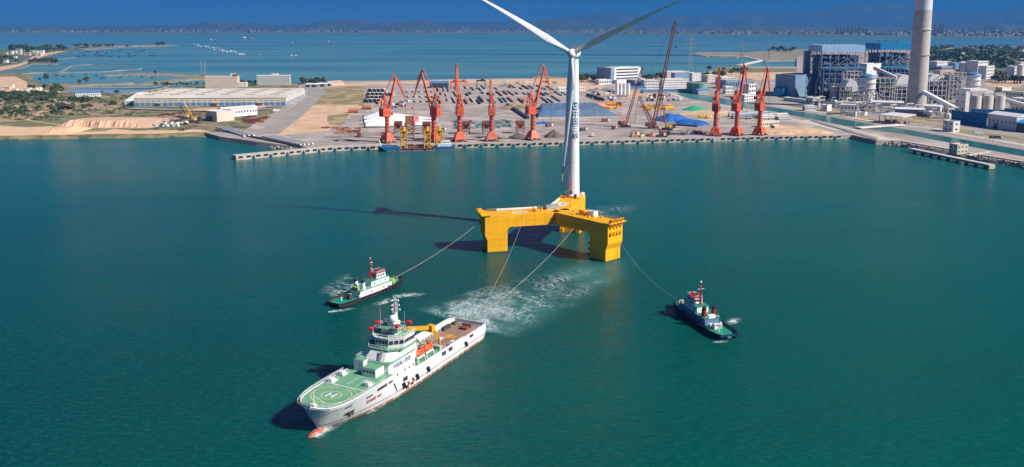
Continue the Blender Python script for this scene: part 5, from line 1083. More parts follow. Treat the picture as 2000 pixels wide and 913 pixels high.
# ================================================================== PORT CRANES
def portal_crane(px, py, yaw, label, jh=64.0, reach=13.0, fdrop=21.0, fout=12.0, m='crane_orange', hook=True, rear=3.0):
    b = G(px, py, ZP); T = thing('portal_crane', label, 'crane', tuple(b), yaw, 'orange luffing cranes along the quay')
    # portal: four splayed legs on bogies joined into the column
    mb = MB()
    for sx in (-1, 1):
        for sy in (-1, 1):
            mb.loft([[(sx * (4.9 + i * 1.0), sy * (4.9 + j * 1.0), 0.9) for i, j in ((-1, -1), (1, -1), (1, 1), (-1, 1))][::1], [(sx * (2.3 + i * 1.5), sy * (2.3 + j * 1.5), 8.0) for i, j in ((-1, -1), (1, -1), (1, 1), (-1, 1))]])
    mb.loft([[(i * 5.6, j * 5.6, 2.6) for i, j in ((-1, -1), (1, -1), (1, 1), (-1, 1))], [(i * 4.2, j * 4.2, 6.2) for i, j in ((-1, -1), (1, -1), (1, 1), (-1, 1))], [(i * 2.4, j * 2.4, 9.6) for i, j in ((-1, -1), (1, -1), (1, 1), (-1, 1))]])
    mb.build('portal', m, T)
    for sx in (-1, 1):
        for sy in (-1, 1):
            mb = MB(); mb.box((sx * 5, sy * 5, 0.3), (3.6, 1.3, 0.9), -yaw)
            for k in (-1.2, 0, 1.2): q = Vector((k, 0, 0)); q.rotate(Matrix.Rotation(-yaw, 3, 'Z')); mb.cyl((sx * 5 + q.x - 0.1, sy * 5 + q.y - 0.6, 0.42), (sx * 5 + q.x + 0.1, sy * 5 + q.y + 0.6, 0.42), 0.42, None, 8)
            mb.build('bogie', 'dark_steel', T)
    MB().cyl((0, 0, 9.2), (0, 0, 25.2), 2.25, 2.05, 18).cyl((0, 0, 25.2), (0, 0, 26.3), 2.9, 2.9, 18).build('column', m, T)
    mb = MB(); mb.cyl((2.4, 0.5, 9), (2.4, 0.5, 25), 0.35, None, 6)
    for k in range(4): mb.lathe([(2.3, 12 + k * 3.5), (2.9, 12 + k * 3.5), (2.9, 12.15 + k * 3.5), (2.3, 12.15 + k * 3.5)], n=14)
    mb.build('column_ladder', 'rust', T)
    hs = MB().box((-2.6 , 0, 26.4), (9.6, 6.8, 8.2)).build('machinery_house', m, T); hs.modifiers.new('b', 'BEVEL').width = 0.15
    mb = MB()
    for y in (-3.43, 3.43):
        for x in (-5.5, -2.5, 0.5): mb.box((x, y, 29.5), (1.0, 0.06, 1.3))
    mb.box((-7.43, 0, 28.5), (0.06, 1.0, 2.2)); mb.build('louvre', 'rust', hs)
    MB().rail([(-7.3, -3.3, 34.6), (2.1, -3.3, 34.6), (2.1, 3.3, 34.6), (-7.3, 3.3, 34.6)], 1.1, 0.09, 2.2, True).build('handrail', m, hs)
    MB().box((3.6, -2.6, 27.4), (2.6, 2.2, 3.0)).build('operator_cab', 'crane_pale', T); 
    mb = MB(); mb.box((4.93, -2.6, 28.2), (0.06, 1.8, 1.7)); mb.box((3.6, -3.73, 28.2), (2.0, 0.06, 1.6)); mb.build('window', 'window_dark', T)
    # A-frame
    ap = Vector((-2.4 - rear * 0.3, 0, 47.5)); mb = MB()
    for y in (-1.9, 1.9):
        mb.beam((1.2, y * 1.3, 34.6), ap + Vector((0.3, y * 0.45, 0)), 0.8, 0.9); mb.beam((-6.0, y * 1.3, 34.6), ap + Vector((-0.3, y * 0.45, 0)), 0.7, 0.8); mb.beam((-2.6, y * 1.25, 36), (0.3, y * 0.9, 40), 0.4, 0.4)
    for z in (38, 42, 45.5): f = (z - 34.6) / 13; mb.box(((1.2 - 3.6 * f) / 1, 0, z), (0.5, 4.2 - 2.4 * f, 0.5)); mb.box((-6 + 3.4 * f, 0, z), (0.5, 4.2 - 2.4 * f, 0.5))
    mb.box((ap.x, 0, 46.8), (2.4, 2.6, 1.2)); mb.build('mast_frame', m, T)
    # jib
    foot = Vector((2.4, 0, 33.2)); tip = foot + Vector((reach - 2.4, 0, jh - 33.2)); mb = MB()
    for y in (-1, 1): mb.beam(foot + Vector((0, y * 2.2, 0)), foot.lerp(tip, 0.25) + Vector((0, y * 1.1, 0)), 0.7, 1.6, 0.8, 1.9)
    a_ = foot.lerp(tip, 0.22); mb.beam(a_, tip, 2.7, 2.1, 1.3, 1.0)
    mb.build('jib', m, T)
    # fly jib (double lever) on the jib head
    fe = tip + Vector((fout, 0, -fdrop)); fb = tip + Vector((-3.2, 0, 3.4)); mb = MB()
    mb.beam(fb, tip + Vector((0.2, 0, 0.2)), 1.0, 0.9, 2.2, 1.4)
    for y in (-0.9, 0.9): mb.beam(tip + Vector((0, y, 0)), fe + Vector((0, y * 0.4, 0)), 0.45, 1.1, 0.35, 0.6)
    for k in range(8): t = (k + 0.5) / 8; q = tip.lerp(fe, t); mb.box((q.x, 0, q.z), (0.3, 1.6 - t, 0.3))
    up = tip.lerp(fe, 0.35) + Vector((1.6, 0, 2.4)); mb.beam(tip + Vector((0, 0, 0.8)), up, 0.4, 0.4); mb.beam(up, fe, 0.35, 0.35); mb.beam(tip.lerp(fe, 0.35), up, 0.3, 0.3); mb.cyl(fe + Vector((0, -0.4, 0)), fe + Vector((0, 0.4, 0)), 0.8, None, 10)
    mb.build('fly_jib', m, T)
    mb = MB(); 
    for y in (-0.5, 0.5): mb.beam(fb + Vector((0, y, 0)), ap + Vector((0, y, 0.6)), 0.28, 0.34)
    mb.build('tie_rod', m, T)
    # counterweight lever
    mb = MB(); cw = Vector((-7.6 - rear, 0, 40.6))
    for y in (-1.3, 1.3): mb.beam(cw + Vector((0, y, 0)), ap + Vector((1.8, y * 0.7, -2.6)), 0.5, 1.0)
    mb.beam(ap + Vector((1.8, 0, -2.6)), foot.lerp(tip, 0.32), 0.4, 0.4); mb.build('lever', m, T)
    MB().box((cw.x - 0.4, 0, cw.z - 1.6), (3.2, 4.4, 2.9), 0, 0.9).build('counterweight', 'crane_pale', T)
    mb = MB(); hz_ = 16 if hook else 36
    for y in (-0.3, 0.3): mb.cyl(fe + Vector((0.6, y, 0)), (fe.x + 0.6, y, hz_), 0.08, None, 3)
    mb.build('hoist_rope', 'dark_steel', T); MB().box((fe.x + 0.6, 0, hz_ - 1.8), (0.9, 1.0, 1.8), 0, 0.6).build('hook_block', 'dark_steel', T)
    return T
portal_crane(757, 279, R(48), 'orange portal crane at the left end of the row, jib leaning right', 64, 12, 20, 12)
portal_crane(848, 277.5, R(142), 'orange portal crane behind the barge whose jib leans to the left', 68.5, 16, 24, 11, rear=2)
portal_crane(897.5, 276.5, R(105), 'orange portal crane just right of the moored barge, slim jib upright', 74, 12, 25, 10)
portal_crane(960.5, 275.5, R(96), 'weathered paler orange portal crane, fourth from the left, jib foreshortened', 58, 13, 17, 9, 'crane_pale')
portal_crane(1040.5, 273.5, R(33), 'orange portal crane next left of the wind turbine, jib leaning right', 73, 14, 26, 8)
portal_crane(1397, 265.5, R(68), 'orange portal crane at the left of the right-hand trio', 69, 11, 23, 9)
portal_crane(1438, 265, R(48), 'orange portal crane in the middle of the right-hand trio', 72, 13, 24, 8)
portal_crane(1483, 264.2, R(48), 'orange portal crane at the right of the right-hand trio', 69, 13, 24, 7)
# crane rails
for off in (0, 7):
    pts = []
    for x, y in [(700, 287.5 - off), (890, 282.5 - off), (1115, 275.5 - off), (1300, 271 - off), (1560, 264 - off * 0.9)]: pts.append((x, y))
    ribbon('crane_rail', pts, 0.5, ZP, 'dark_steel')
# ------------------------------------------------------------ moored barge
ba, bb = G(742, 295.6), G(886, 292.8); d = bb - ba; BG = thing('barge', 'blue and brown work barge with three yellow jacket frames moored at the quay', 'barge', tuple((ba + bb) / 2), math.atan2(d.y, d.x)); L2 = d.length / 2
mb = MB(); w = 5.0
prof = [(-L2, 5.2), (-L2 + 6, 0.4), (-L2 + 9, -1), (L2 - 2, -1), (L2, 0.8), (L2, 4.0), (L2 - 17, 4.0), (L2 - 19, 2.4), (-L2 + 20, 2.4), (-L2 + 16, 4.4)]
mb.loft([[(x, -w, z) for x, z in prof], [(x, w, z) for x, z in prof]]); mb.build('hull', 'barge_hull', BG)
MB().loft([[(x, -w - 0.12, z) for x, z in [(-L2 - 0.1, 5.3), (-L2 + 6, 0.6), (-L2 + 15, 1.2), (-L2 + 20, 2.6), (-L2 + 16, 4.6)]], [(x, w + 0.12, z) for x, z in [(-L2 - 0.1, 5.3), (-L2 + 6, 0.6), (-L2 + 15, 1.2), (-L2 + 20, 2.6), (-L2 + 16, 4.6)]]]).build('bow_plating', 'barge_blue', BG)
MB().loft([[(x, -w - 0.12, z) for x, z in [(L2 - 18, 1.0), (L2 + 0.1, 1.2), (L2 + 0.1, 4.1), (L2 - 18, 4.1)]], [(x, w + 0.12, z) for x, z in [(L2 - 18, 1.0), (L2 + 0.1, 1.2), (L2 + 0.1, 4.1), (L2 - 18, 4.1)]]]).build('stern_plating', 'barge_blue', BG)
MB().box((1, 0, 2.45), (2 * L2 - 40, 11.5, 0.1)).build('deck', 'rust', BG)
for x in (-18, -4, 8, 20): MB().cyl((x, -w - 0.3, 1.2), (x, -w - 0.3, 2.0), 0.6, None, 8).build('tyre_fender', 'rubber', BG)
MB().box((-L2 + 1.5, 0, 4.4), (0.8, 6, 6.5), 0, 0.7, 0, R(-18)).build('bow_ramp', 'white', BG)
MB().box((L2 - 9, 0, 4.1), (13, 9, 2.6)).build('deckhouse', 'white', BG); MB().box((L2 - 8, 0, 6.7), (9, 7.5, 2.4)).build('wheelhouse', 'white', BG)
mb = MB()
for k in range(5): mb.box((L2 - 11.4 + k * 1.7, -3.77, 7.4), (1.1, 0.06, 1.0)); mb.box((L2 - 13 + k * 2.2, -4.52, 5.0), (0.8, 0.06, 0.8))
mb.build('window', 'window_dark', BG); MB().lattice((L2 - 9, 0, 9.1), (L2 - 9.5, 0, 15), 1, 0.5, 5, 0.1, (1, 0, 0)).build('mast', 'grey_steel', BG)
for k, x in enumerate((-L2 + 23.0, -L2 + 45.5, -L2 + 57)):
    J = thing('jacket_frame', ('yellow steel jacket frame on the barge deck nearest its bow ramp', 'yellow steel jacket frame in the middle of the barge deck', 'yellow steel jacket frame on the barge nearest its white wheelhouse')[k], 'steel frame', tuple(BG.matrix_basis @ Vector((x, 0, 2.6))), BG.rotation_euler.z, 'yellow frames standing on the barge')
    mb = MB(); 
    for sx in (-1, 1):
        for sy in (-1, 1):
            mb.cyl((sx * 2.9, sy * 3.2, 0), (sx * 2.6, sy * 3.2, 17), 0.55, None, 8)
    mb.build('leg', 'crane_yellow', J); mb = MB()
    for z in (4.5, 9, 13.5):
        for sy in (-3.3, 3.3): mb.cyl((-2.8, sy, z), (2.8, sy, z), 0.32, None, 6); mb.cyl((-2.8, sy, z), (2.8, sy, z - 4.2), 0.26, None, 6)
        for sx in (-2.7, 2.7): mb.cyl((sx, -3.3, z), (sx, 3.3, z), 0.32, None, 6); mb.cyl((sx, -3.3, z), (sx, 3.3, z - 4.2), 0.26, None, 6)
    mb.build('bracing', 'crane_yellow', J); mb = MB(); mb.box((0, 0, 16.5), (7.6, 8.2, 0.6)); mb.cyl((0, 0, 11), (0, 0, 20.5), 1.5, None, 12); mb.box((0.8, 1.4, 17.1), (3, 2.6, 2.4)); mb.build('top_platform', 'crane_yellow', J)
mb = MB(); mb.lattice(BG.matrix_basis @ Vector((-12, 1, 3)) - BG.location, BG.matrix_basis @ Vector((12, 0, 3.4)) - BG.location, 1.6, 1.6, 8, 0.15); o = mb.build('lattice_section', 'rust_orange'); o.location = BG.location; tag(o, 'rusty lattice section lying on the barge deck between the yellow frames', 'steel truss')
# orange scaffold tower behind the barge
J = thing('scaffold_tower', 'pale orange scaffold tower on the quay behind the barge', 'scaffold', tuple(G(801, 270, ZP)))
mb = MB()
for sx in (-4, 4):
    for sy in (-3, 3): mb.cyl((sx, sy, 0), (sx, sy, 23), 0.4, None, 6)
for z in (3, 7, 11): 
    for sy in (-3, 3): mb.cyl((-4, sy, z), (4, sy, z + 3.5), 0.22, None, 5); mb.cyl((-4, sy, z), (4, sy, z), 0.25, None, 5)
mb.build('frame', 'rust_orange', J); MB().box((0, 0, 14), (8.4, 6.4, 9)).build('cladding', 'rust_orange', J); mb = MB(); mb.beam((4, 0, 17), (9, 0, 22), 0.5, 0.5); mb.box((0, 0, 9), (12, 5, 0.4)); mb.build('arm', 'rust', J)
# ------------------------------------------------------------ hoppers
hop = None
for i, (x, y, lb) in enumerate([(778, 262, 'rust red hopper behind the leftmost crane'), (833, 263, 'rust red hopper beside the jib-left crane behind the barge'), (910, 262, 'rust red hopper just right of the third crane'), (950, 262, 'rust red hopper standing left of the fourth crane'), (1016, 261, 'rust red hopper standing alone between the fourth and fifth cranes')]):
    if hop is None:
        hop = thing('hopper', lb, 'hopper', tuple(G(x, y, ZP)), 0, 'rust red hoppers on the quay'); mb = MB()
        mb.loft([[(i_ * 1.2, j_ * 1.2, 6) for i_, j_ in ((-1, -1), (1, -1), (1, 1), (-1, 1))], [(i_ * 4.2, j_ * 4, 11) for i_, j_ in ((-1, -1), (1, -1), (1, 1), (-1, 1))], [(i_ * 4.2, j_ * 4, 13.6) for i_, j_ in ((-1, -1), (1, -1), (1, 1), (-1, 1))]]); mb.build('funnel', 'rust', hop)
        for sx in (-3.9, 3.9):
            for sy in (-3.7, 3.7): MB().cyl((sx, sy, 0), (sx, sy, 11.5), 0.35, None, 6).build('leg', 'rust', hop)
        mb = MB()
        for sy in (-3.7, 3.7): mb.cyl((-3.9, sy, 1), (3.9, sy, 6), 0.2, None, 4); mb.cyl((3.9, sy, 1), (-3.9, sy, 6), 0.2, None, 4); mb.cyl((-3.9, sy, 6), (3.9, sy, 6), 0.25, None, 4)
        mb.build('brace', 'rust', hop)
    else: dup(hop, G(x, y, ZP), 0.05 * i, lb)
# ------------------------------------------------------------ turbine blades lying on the ground
def lying_blade(pa, pb, lb, w=6.5, z=0.0, tipm=None):
    a, b = G(*pa, ZP), G(*pb, ZP); d = b - a; L_ = d.length; T = thing('blade_shipment', lb, 'turbine blade', (a.x, a.y, ZP + z), math.atan2(d.y, d.x), 'white turbine blades lying on the quay')
    rs = []
    for i in range(21):
        f = i / 20; c_ = 3.4 + (w - 3.4) * min(1, f / 0.2) if f < 0.2 else w * (1 - (f - 0.2) / 0.8) ** 0.8 + 0.5; t_ = 3.4 * (1 - f) ** 1.1 + 0.3
        rs.append([(f * L_, math.sin(2 * math.pi * k / 12) * t_ * 0.5 + math.cos(2 * math.pi * k / 12) * c_ * 0.30, 1.2 + c_ * 0.5 + math.cos(2 * math.pi * k / 12) * c_ * 0.52) for k in range(12)])
    solid(MB().loft(rs).build('blade_shell', 'white', T), 60); mb = MB(); mb.box((-0.8, 0, 0), (1.5, 4.6, 5.4)); mb.box((L_ * 0.62, 0, 0), (1.0, 4.2, 4.6)); mb.build('transport_frame', 'dark_steel', T)
    if tipm: pass
    mb = MB()
    for s0, s1 in ((0.73, 0.79),):
        q = []
        for f in (s0, s1):
            c_ = w * (1 - (f - 0.2) / 0.8) ** 0.8 + 0.5; t_ = 3.4 * (1 - f) ** 1.1 + 0.3
            q.append([(f * L_, math.sin(2 * math.pi * k / 12) * (t_ * 0.5 + 0.05) + math.cos(2 * math.pi * k / 12) * (c_ * 0.30 + .05), 1.2 + c_ * 0.5 + math.cos(2 * math.pi * k / 12) * (c_ * 0.52 + 0.05)) for k in range(12)])
        mb.loft(q)
    mb.build('tip_band', 'pink', T); return T
lying_blade((714, 250), (838, 245.5), 'white turbine blade lying nearest the water behind the leftmost crane', 8.5)
lying_blade((712, 243), (846, 240), 'middle one of the three white turbine blades lying behind the leftmost crane', 8.8)
lying_blade((711, 235.5), (846, 234.5), 'rearmost of the three white turbine blades lying behind the leftmost crane', 8.5)
# tower sections lying at the left of the pier
def tube_bundle(name, pa, pb, r, n, gap, label, cat, group, m='pale_steel', z=ZP):
    a, b = G(*pa, z), G(*pb, z); d = b - a; L_ = d.length; u = d.normalized(); v = Vector((-u.y, u.x, 0))
    for k in range(n):
        o = MB().cyl((0, 0, r), (L_, 0, r), r, None, 14).build(name, m); solid(o, 50); c_ = a + v * (k * gap); place(o, c_, math.atan2(d.y, d.x)); tag(o, label.format(nth(k)), cat, group)
tube_bundle('steel_pile', (424, 251), (478, 268), 1.1, 3, 5.0, '{} long grey steel pile from the water in the bundle by the left riprap', 'pile', 'long steel piles by the left riprap', 'white_wall')
tube_bundle('steel_pile', (436, 258), (585, 288), 0.6, 2, 3.2, '{} extra long dark steel pile from the water along the rocky bank', 'pile', 'long steel piles by the left riprap', 'dark_steel')
tube_bundle('steel_pile', (512, 268), (588, 285), 0.85, 4, 4.2, '{} pale steel pile from the water in the bundle where the pier joins the quay', 'pile', 'steel piles at the root of the pier', 'white_wall')
# ------------------------------------------------------------ heaps
def heap(name, px, py, a, b, h, m, label, cat, ang=0.0, flat=0.0, seed=1.0, steep=1.0, group=None, z=ZP):
    o = mound(name, px, py, ang, a, b, h, z, m, steep, seed, None, 7, 28, flat, 0.35); c_ = G(px, py, z); me = o.data
    for v_ in me.vertices: v_.co -= c_
    o.location = c_; tag(o, label, cat, group); return o
heap('coal_heap', 1082, 268, 11, 9, 8, 'coal', 'dark grey gravel heap right of the fifth crane', 'heap', seed=2)
heap('coal_heap', 1012, 269, 11, 8, 5, 'coal', 'low dark gravel heap left of the fifth crane', 'heap', seed=3)
heap('earth_heap', 1008, 212, 26, 20, 8, 'earth', 'large brown earth heap behind the fifth crane', 'heap', seed=4)
heap('tarpaulin_heap', 1062, 242, 11, 8, 3, 'tarp_blue', 'small blue tarpaulin heap right of the fifth crane', 'tarpaulin', seed=5)
heap('tarpaulin_heap', 1313, 236, 24, 17, 8, 'tarp_blue', 'bright blue tarpaulin mound behind the big crawler crane', 'tarpaulin', seed=6, flat=0.3)
heap('tarpaulin_heap', 1352, 241, 20, 26, 3.5, 'tarp_blue', 'low spread of light blue tarpaulin left of the right-hand crane trio', 'tarpaulin', seed=7, flat=0.5)
heap('tarpaulin_heap', 1357, 215, 20, 14, 6, 'tarp_green', 'green tarpaulin mound left of the right-hand crane trio', 'tarpaulin', seed=8)
heap('tarpaulin_heap', 1292, 208, 24, 14, 5, 'blue_grey', 'pale blue tarpaulin mound beyond the yellow pipe stock', 'tarpaulin', seed=9)
for i, (x, y) in enumerate([(1530, 262), (1556, 259), (1582, 260), (1606, 261)]): heap('sand_heap', x, y, 12, 8, 3.0, 'beach_sand', f'{nth(i)} low sand heap from the left at the right end of the quay', 'heap', seed=20 + i, group='sand heaps at the right end of the quay')
heap('earth_heap', 1388, 223, 46, 22, 4, 'sand', 'brown spoil bank behind the right-hand crane trio', 'heap', seed=12, flat=0.4)
# big covered stockpile
a, b, c_, d = G(1050, 232, ZP), G(1212, 228.5, ZP), G(1166, 208, ZP), G(1052, 209, ZP)
mb = MB(); n = 30; rows = 6
for j in range(rows + 1):
    t = j / rows
    for i in range(n + 1):
        s = i / n; p_ = (a.lerp(b, s)).lerp(d.lerp(c_, s), t); e = min(1, t / 0.18, (1 - t) / 0.15, s / 0.04, (1 - s) / 0.10)
        mb.v.append((p_.x, p_.y, ZP + 7.5 * max(0, e) + 0.7 * noise.noise(Vector((s * 25, t * 5, 0))) * e + 0.02))
for j in range(rows):
    for i in range(n): q = j * (n + 1) + i; mb.f.append((q, q + 1, q + n + 2, q + n + 1))
o = mb.build('covered_stockpile', 'tarp_grey'); c0 = Vector((a.x, a.y, ZP))
for v_ in o.data.vertices: v_.co -= c0
o.location = c0; tag(o, 'long stockpile under blue and grey tarpaulins behind the turbine tower', 'stockpile')
o = MB().beam((0, 0, 0.8), b - a, 1.0, 1.6).build('retaining_wall', 'concrete_pale'); o.location = a + Vector((0, -2, 0)); tag(o, 'low pale wall along the front of the tarpaulin covered stockpile', 'wall')
p_ = [G(990, 206, ZP), G(1032, 233, ZP)]; d = p_[1] - p_[0]
for k in range(9):
    o = MB().box((0, 0, 0), (d.length / 9 - 1.5, 3.2, 3.2), math.atan2(d.y, d.x)).build('concrete_block', 'dark_steel'); o.location = p_[0].lerp(p_[1], (k + 0.5) / 9); tag(o, f'{nth(k)} dark block from the far end of the row left of the covered stockpile', 'block', 'dark blocks in a row left of the stockpile')
# teal lattice pieces
r_ = random.Random(11); pc = {}; rk = {}
for x, y, t_ in sorted((lambda x: (x, r_.uniform(238, 252) - (4 if x > 980 else 0), r_.random() < 0.28))(r_.uniform(888, 996)) for _ in range(60)):
    if t_ not in pc: mb = MB(); mb.lattice((-4.5, 0, 1.4), (4.5, 0, 1.4), 2.0, 1.6, 4, 0.2); o = mb.build('steel_truss', 'grey_steel' if t_ else 'teal_net'); pc[t_] = o
    else: o = pc[t_].copy(); COL.objects.link(o)
    place(o, G(x, y, ZP), r_.uniform(0, 3.1)); o.rotation_euler.x = r_.uniform(-0.2, 0.2); cn = 'grey' if t_ else 'teal'; rk[cn] = rk.get(cn, -1) + 1
    tag(o, f'{nth(rk[cn])} {cn} lattice piece from the left between the third and fifth cranes', 'steel truss', cn + ' jumbled lattice steel behind the quay cranes')
# generic stock: bars / boxes strewn in a pixel region
def litter(name, region, n, size, mats, label, cat, group, seed=1, z=ZP, kind='box', zmax=0.0):
    r_ = random.Random(seed); protos = {}; rank = {}
    items = sorted([(r_.uniform(region[0], region[2]), r_.uniform(region[1], region[3]), mats[k % len(mats)]) for k in range(n)])
    for x, y, mi in items:
        if mi not in protos:
            mb = MB()
            if kind == 'box': mb.box((0, 0, 0), size, 0, 0.95).box((0, 0, size[2]), (size[0] * 0.6, size[1] * 0.7, size[2] * 0.25))
            elif kind == 'bars':
                for q in range(5): mb.beam((-size[0] / 2, (q - 2) * size[1] / 5, 0.4 + 0.5 * (q % 2)), (size[0] / 2, (q - 2) * size[1] / 4.4, 0.5 + size[2] * 0.6 * (q % 3) / 2), 0.5, 0.5)
            elif kind == 'pipe':
                for q in range(3): mb.cyl((-size[0] / 2, (q - 1) * size[1] * 0.5, size[1] * 0.24), (size[0] / 2, (q - 1) * size[1] * 0.5, size[1] * 0.24), size[1] * 0.24, None, 8)
                for q in range(2): mb.cyl((-size[0] / 2, (q - 0.5) * size[1] * 0.5, size[1] * 0.62), (size[0] / 2, (q - 0.5) * size[1] * 0.5, size[1] * 0.62), size[1] * 0.24, None, 8)
            o = mb.build(name, mi); protos[mi] = o
        else: o = protos[mi].copy(); COL.objects.link(o)
        place(o, G(x, y, z), r_.uniform(-0.5, 0.5) if kind != 'box' else r_.uniform(0, 3)); s = r_.uniform(0.7, 1.25); o.scale = (s, s, s)
        cn = {'crane_yellow': 'yellow', 'rust': 'rusty', 'rust_orange': 'orange-brown', 'red': 'red', 'orange': 'orange', 'white': 'white', 'grey_steel': 'grey', 'dark_steel': 'dark', 'pale_steel': 'pale', 'blue_roof': 'blue', 'sand': 'sandy', 'teal_net': 'teal', 'blue_grey': 'bluish', 'crane_orange': 'red-orange'}[mi]
        rank[cn] = rank.get(cn, -1) + 1; tag(o, f'{nth(rank[cn])} {cn} {cat} from the left {label}', cat, cn + ' ' + group)
litter('steel_stock', (632, 250, 702, 261), 26, (7, 3, 1.6), ('rust_orange', 'rust_orange', 'rust'), 'on the ground left of the leftmost crane', 'steel bundle', 'steel bundles left of the cranes', 2, kind='bars')
litter('pipe_stock', (1160, 202, 1212, 214), 26, (12, 3, 2), ('orange', 'crane_yellow', 'rust', 'crane_yellow'), 'in the yard right of the turbine tower', 'pipe stack', 'pipe stacks right of the turbine tower', 3, kind='pipe')
litter('pipe_stock', (1252, 207, 1312, 216), 22, (12, 3, 2), ('crane_yellow', 'crane_yellow', 'rust_orange'), 'behind the crawler cranes', 'pipe stack', 'pipe stacks behind the crawler cranes', 4, kind='pipe')
litter('site_crate', (1235, 261, 1290, 269), 34, (3.2, 2.4, 1.6), ('sand', 'rust_orange', 'white', 'grey_steel', 'crane_yellow', 'teal_net'), 'at the quay edge below the crawler cranes', 'crate', 'crates scattered at the quay edge', 5)
litter('site_crate', (1345, 257, 1375, 262), 8, (4, 2.6, 2), ('red', 'rust_orange', 'white'), 'left of the right-hand crane trio', 'crate', 'crates left of the right-hand crane trio', 6)
litter('steel_stock', (310, 222, 388, 244), 40, (9, 4, 2.2), ('rust', 'rust_orange', 'dark_steel', 'grey_steel'), 'in the scrap yard below the warehouse', 'steel bundle', 'scrap steel in the left yard', 7, z=ZB, kind='bars')
litter('steel_stock', (478, 228, 520, 240), 26, (9, 4, 3), ('rust', 'rust_orange', 'rust'), 'right of the cream garage', 'steel bundle', 'scrap steel right of the cream garage', 8, kind='bars')
litter('concrete_pipe', (280, 240, 375, 248), 46, (3.4, 2.6, 1.8), ('white', 'pale_steel', 'dark_steel'), 'in the rows above the left beach', 'precast unit', 'precast units above the left beach', 9, z=ZB)
litter('site_crate', (1500, 246, 1512, 252), 4, (3, 3, 2), ('dark_steel', 'grey_steel'), 'behind the rightmost crane', 'crate', 'crates behind the rightmost crane', 10)
litter('pipe_stock', (1440, 224, 1530, 234), 14, (22, 6, 3), ('grey_steel', 'pale_steel', 'grey_steel'), 'behind the right-hand crane trio', 'beam stack', 'beam stacks behind the right-hand crane trio', 11, kind='pipe')
litter('site_crate', (760, 200, 806, 214), 22, (4, 3, 2.4), ('rust', 'white', 'blue_roof', 'dark_steel', 'rust_orange'), 'behind the leftmost portal crane', 'crate', 'crates behind the leftmost crane', 12)
litter('site_crate', (1255, 186, 1330, 200), 26, (5, 3, 2.6), ('grey_steel', 'rust', 'dark_steel', 'white'), 'in the far yard beyond the crawler cranes', 'crate', 'crates in the far yard', 13)
litter('site_crate', (1150, 183, 1220, 198), 24, (5, 3, 2.6), ('grey_steel', 'rust', 'dark_steel', 'white', 'pale_steel'), 'in the far yard right of the turbine', 'crate', 'crates in the far yard right of the tower', 14)
# ------------------------------------------------------------ rows of piles and girders in the back yard
def ring_pile():
    mb = MB()
    for q in range(3): mb.cyl((0, (q - 1) * 3.2, 1.5), (12, (q - 1) * 3.2, 1.5), 1.5, None, 10)
    for q in range(2): mb.cyl((0, (q - 0.5) * 3.2, 4.2), (12, (q - 0.5) * 3.2, 4.2), 1.5, None, 10)
    T = mb.build('pipe_stack', 'pale_steel'); mb = MB()
    for q in range(3): mb.cyl((-0.2, (q - 1) * 3.2, 1.5), (1.4, (q - 1) * 3.2, 1.5), 1.6, None, 10)
    for q in range(2): mb.cyl((-0.2, (q - 0.5) * 3.2, 4.2), (1.4, (q - 0.5) * 3.2, 4.2), 1.6, None, 10)
    mb.build('dark_end', 'dark_steel', T); return T
pp = None
for row, (y, xs) in enumerate([(180, (722, 730, 738, 746)), (188, (719, 727, 735, 743, 752, 760)), (194.5, (718, 726, 734, 743)), (201, (714, 722, 731, 739))]):
    for i, x in enumerate(xs):
        lb = f'{nth(i)} dark-ended pipe stack from the left in the {nth(row)} row from the back'
        if pp is None: pp = ring_pile(); o = pp; o.location = G(x, y, ZP); o.rotation_euler.z = R(68)
        else: o = dup(pp, G(x, y, ZP), R(68))
        tag(o, lb, 'pipe stack', 'stacks of dark-ended pipes in the back yard')
gm = {}
def girder(x, y, L_, m, lb, ang, w=2.4, h=1.8, group='long girders in the back yard'):
    k = (m, L_)
    if k not in gm:
        mb = MB(); mb.box((0, 0, 0.5), (L_, w * 0.5, h * 0.8)); mb.box((0, 0, 0.5 + h * 0.8), (L_, w, h * 0.2)); mb.box((-L_ * 0.4, 0, 0), (1, w, 0.5)); mb.box((L_ * 0.4, 0, 0), (1, w, 0.5)); o = mb.build('girder', m); gm[k] = o
    else: o = gm[k].copy(); COL.objects.link(o)
    place(o, G(x, y, ZP), ang); tag(o, lb, 'girder', group)
r_ = random.Random(5); cnames = {'pale_steel': 'pale', 'grey_steel': 'grey', 'dark_steel': 'dark', 'roof_grey': 'dull grey', 'rust_orange': 'rusty'}
for row, (y0, x0, x1, n, L_) in enumerate([(173, 848, 1080, 20, 80), (184, 858, 1130, 24, 80), (197, 872, 1090, 20, 80)]):
    cnt = -1
    for i in range(n):
        if r_.random() < 0.14: continue
        cnt += 1
        x = x0 + (x1 - x0) * (i + 0.5) / n + r_.uniform(-3.5, 3.5); y = y0 + r_.uniform(-2.6, 2.6) + (0 if x < 1000 else -1.5); m = r_.choice(('pale_steel', 'pale_steel', 'pale_steel', 'grey_steel', 'dark_steel', 'roof_grey', 'rust_orange'))
        girder(x, y, r_.choice((L_, L_ * 0.6, L_ * 1.25)), m, f'{cnames[m]} girder, {nth(cnt)} from the left in the {("back", "middle", "front")[row]} yard row', R(96) + r_.uniform(-0.02, 0.02))
for row, (y0, n) in enumerate([(180, 5), (190, 6), (199, 5)]):
    for i in range(n): girder(796 + i * 12 + row * 2, y0, 26, 'pale_steel', f'white girder, {nth(i)} from the left in the {("back", "middle", "front")[row]} row behind the jib-left crane', R(100), 3.4, 1.6, 'pale girders behind the second crane')
for i, (x, y) in enumerate([(1150, 189), (1156, 191), (1162, 193), (1168, 195), (1175, 197)]): girder(x, y, 16, 'dark_steel', f'{nth(i)} short dark girder from the left, right of the turbine tower', R(112), 4, 4, 'short dark girders right of the tower')
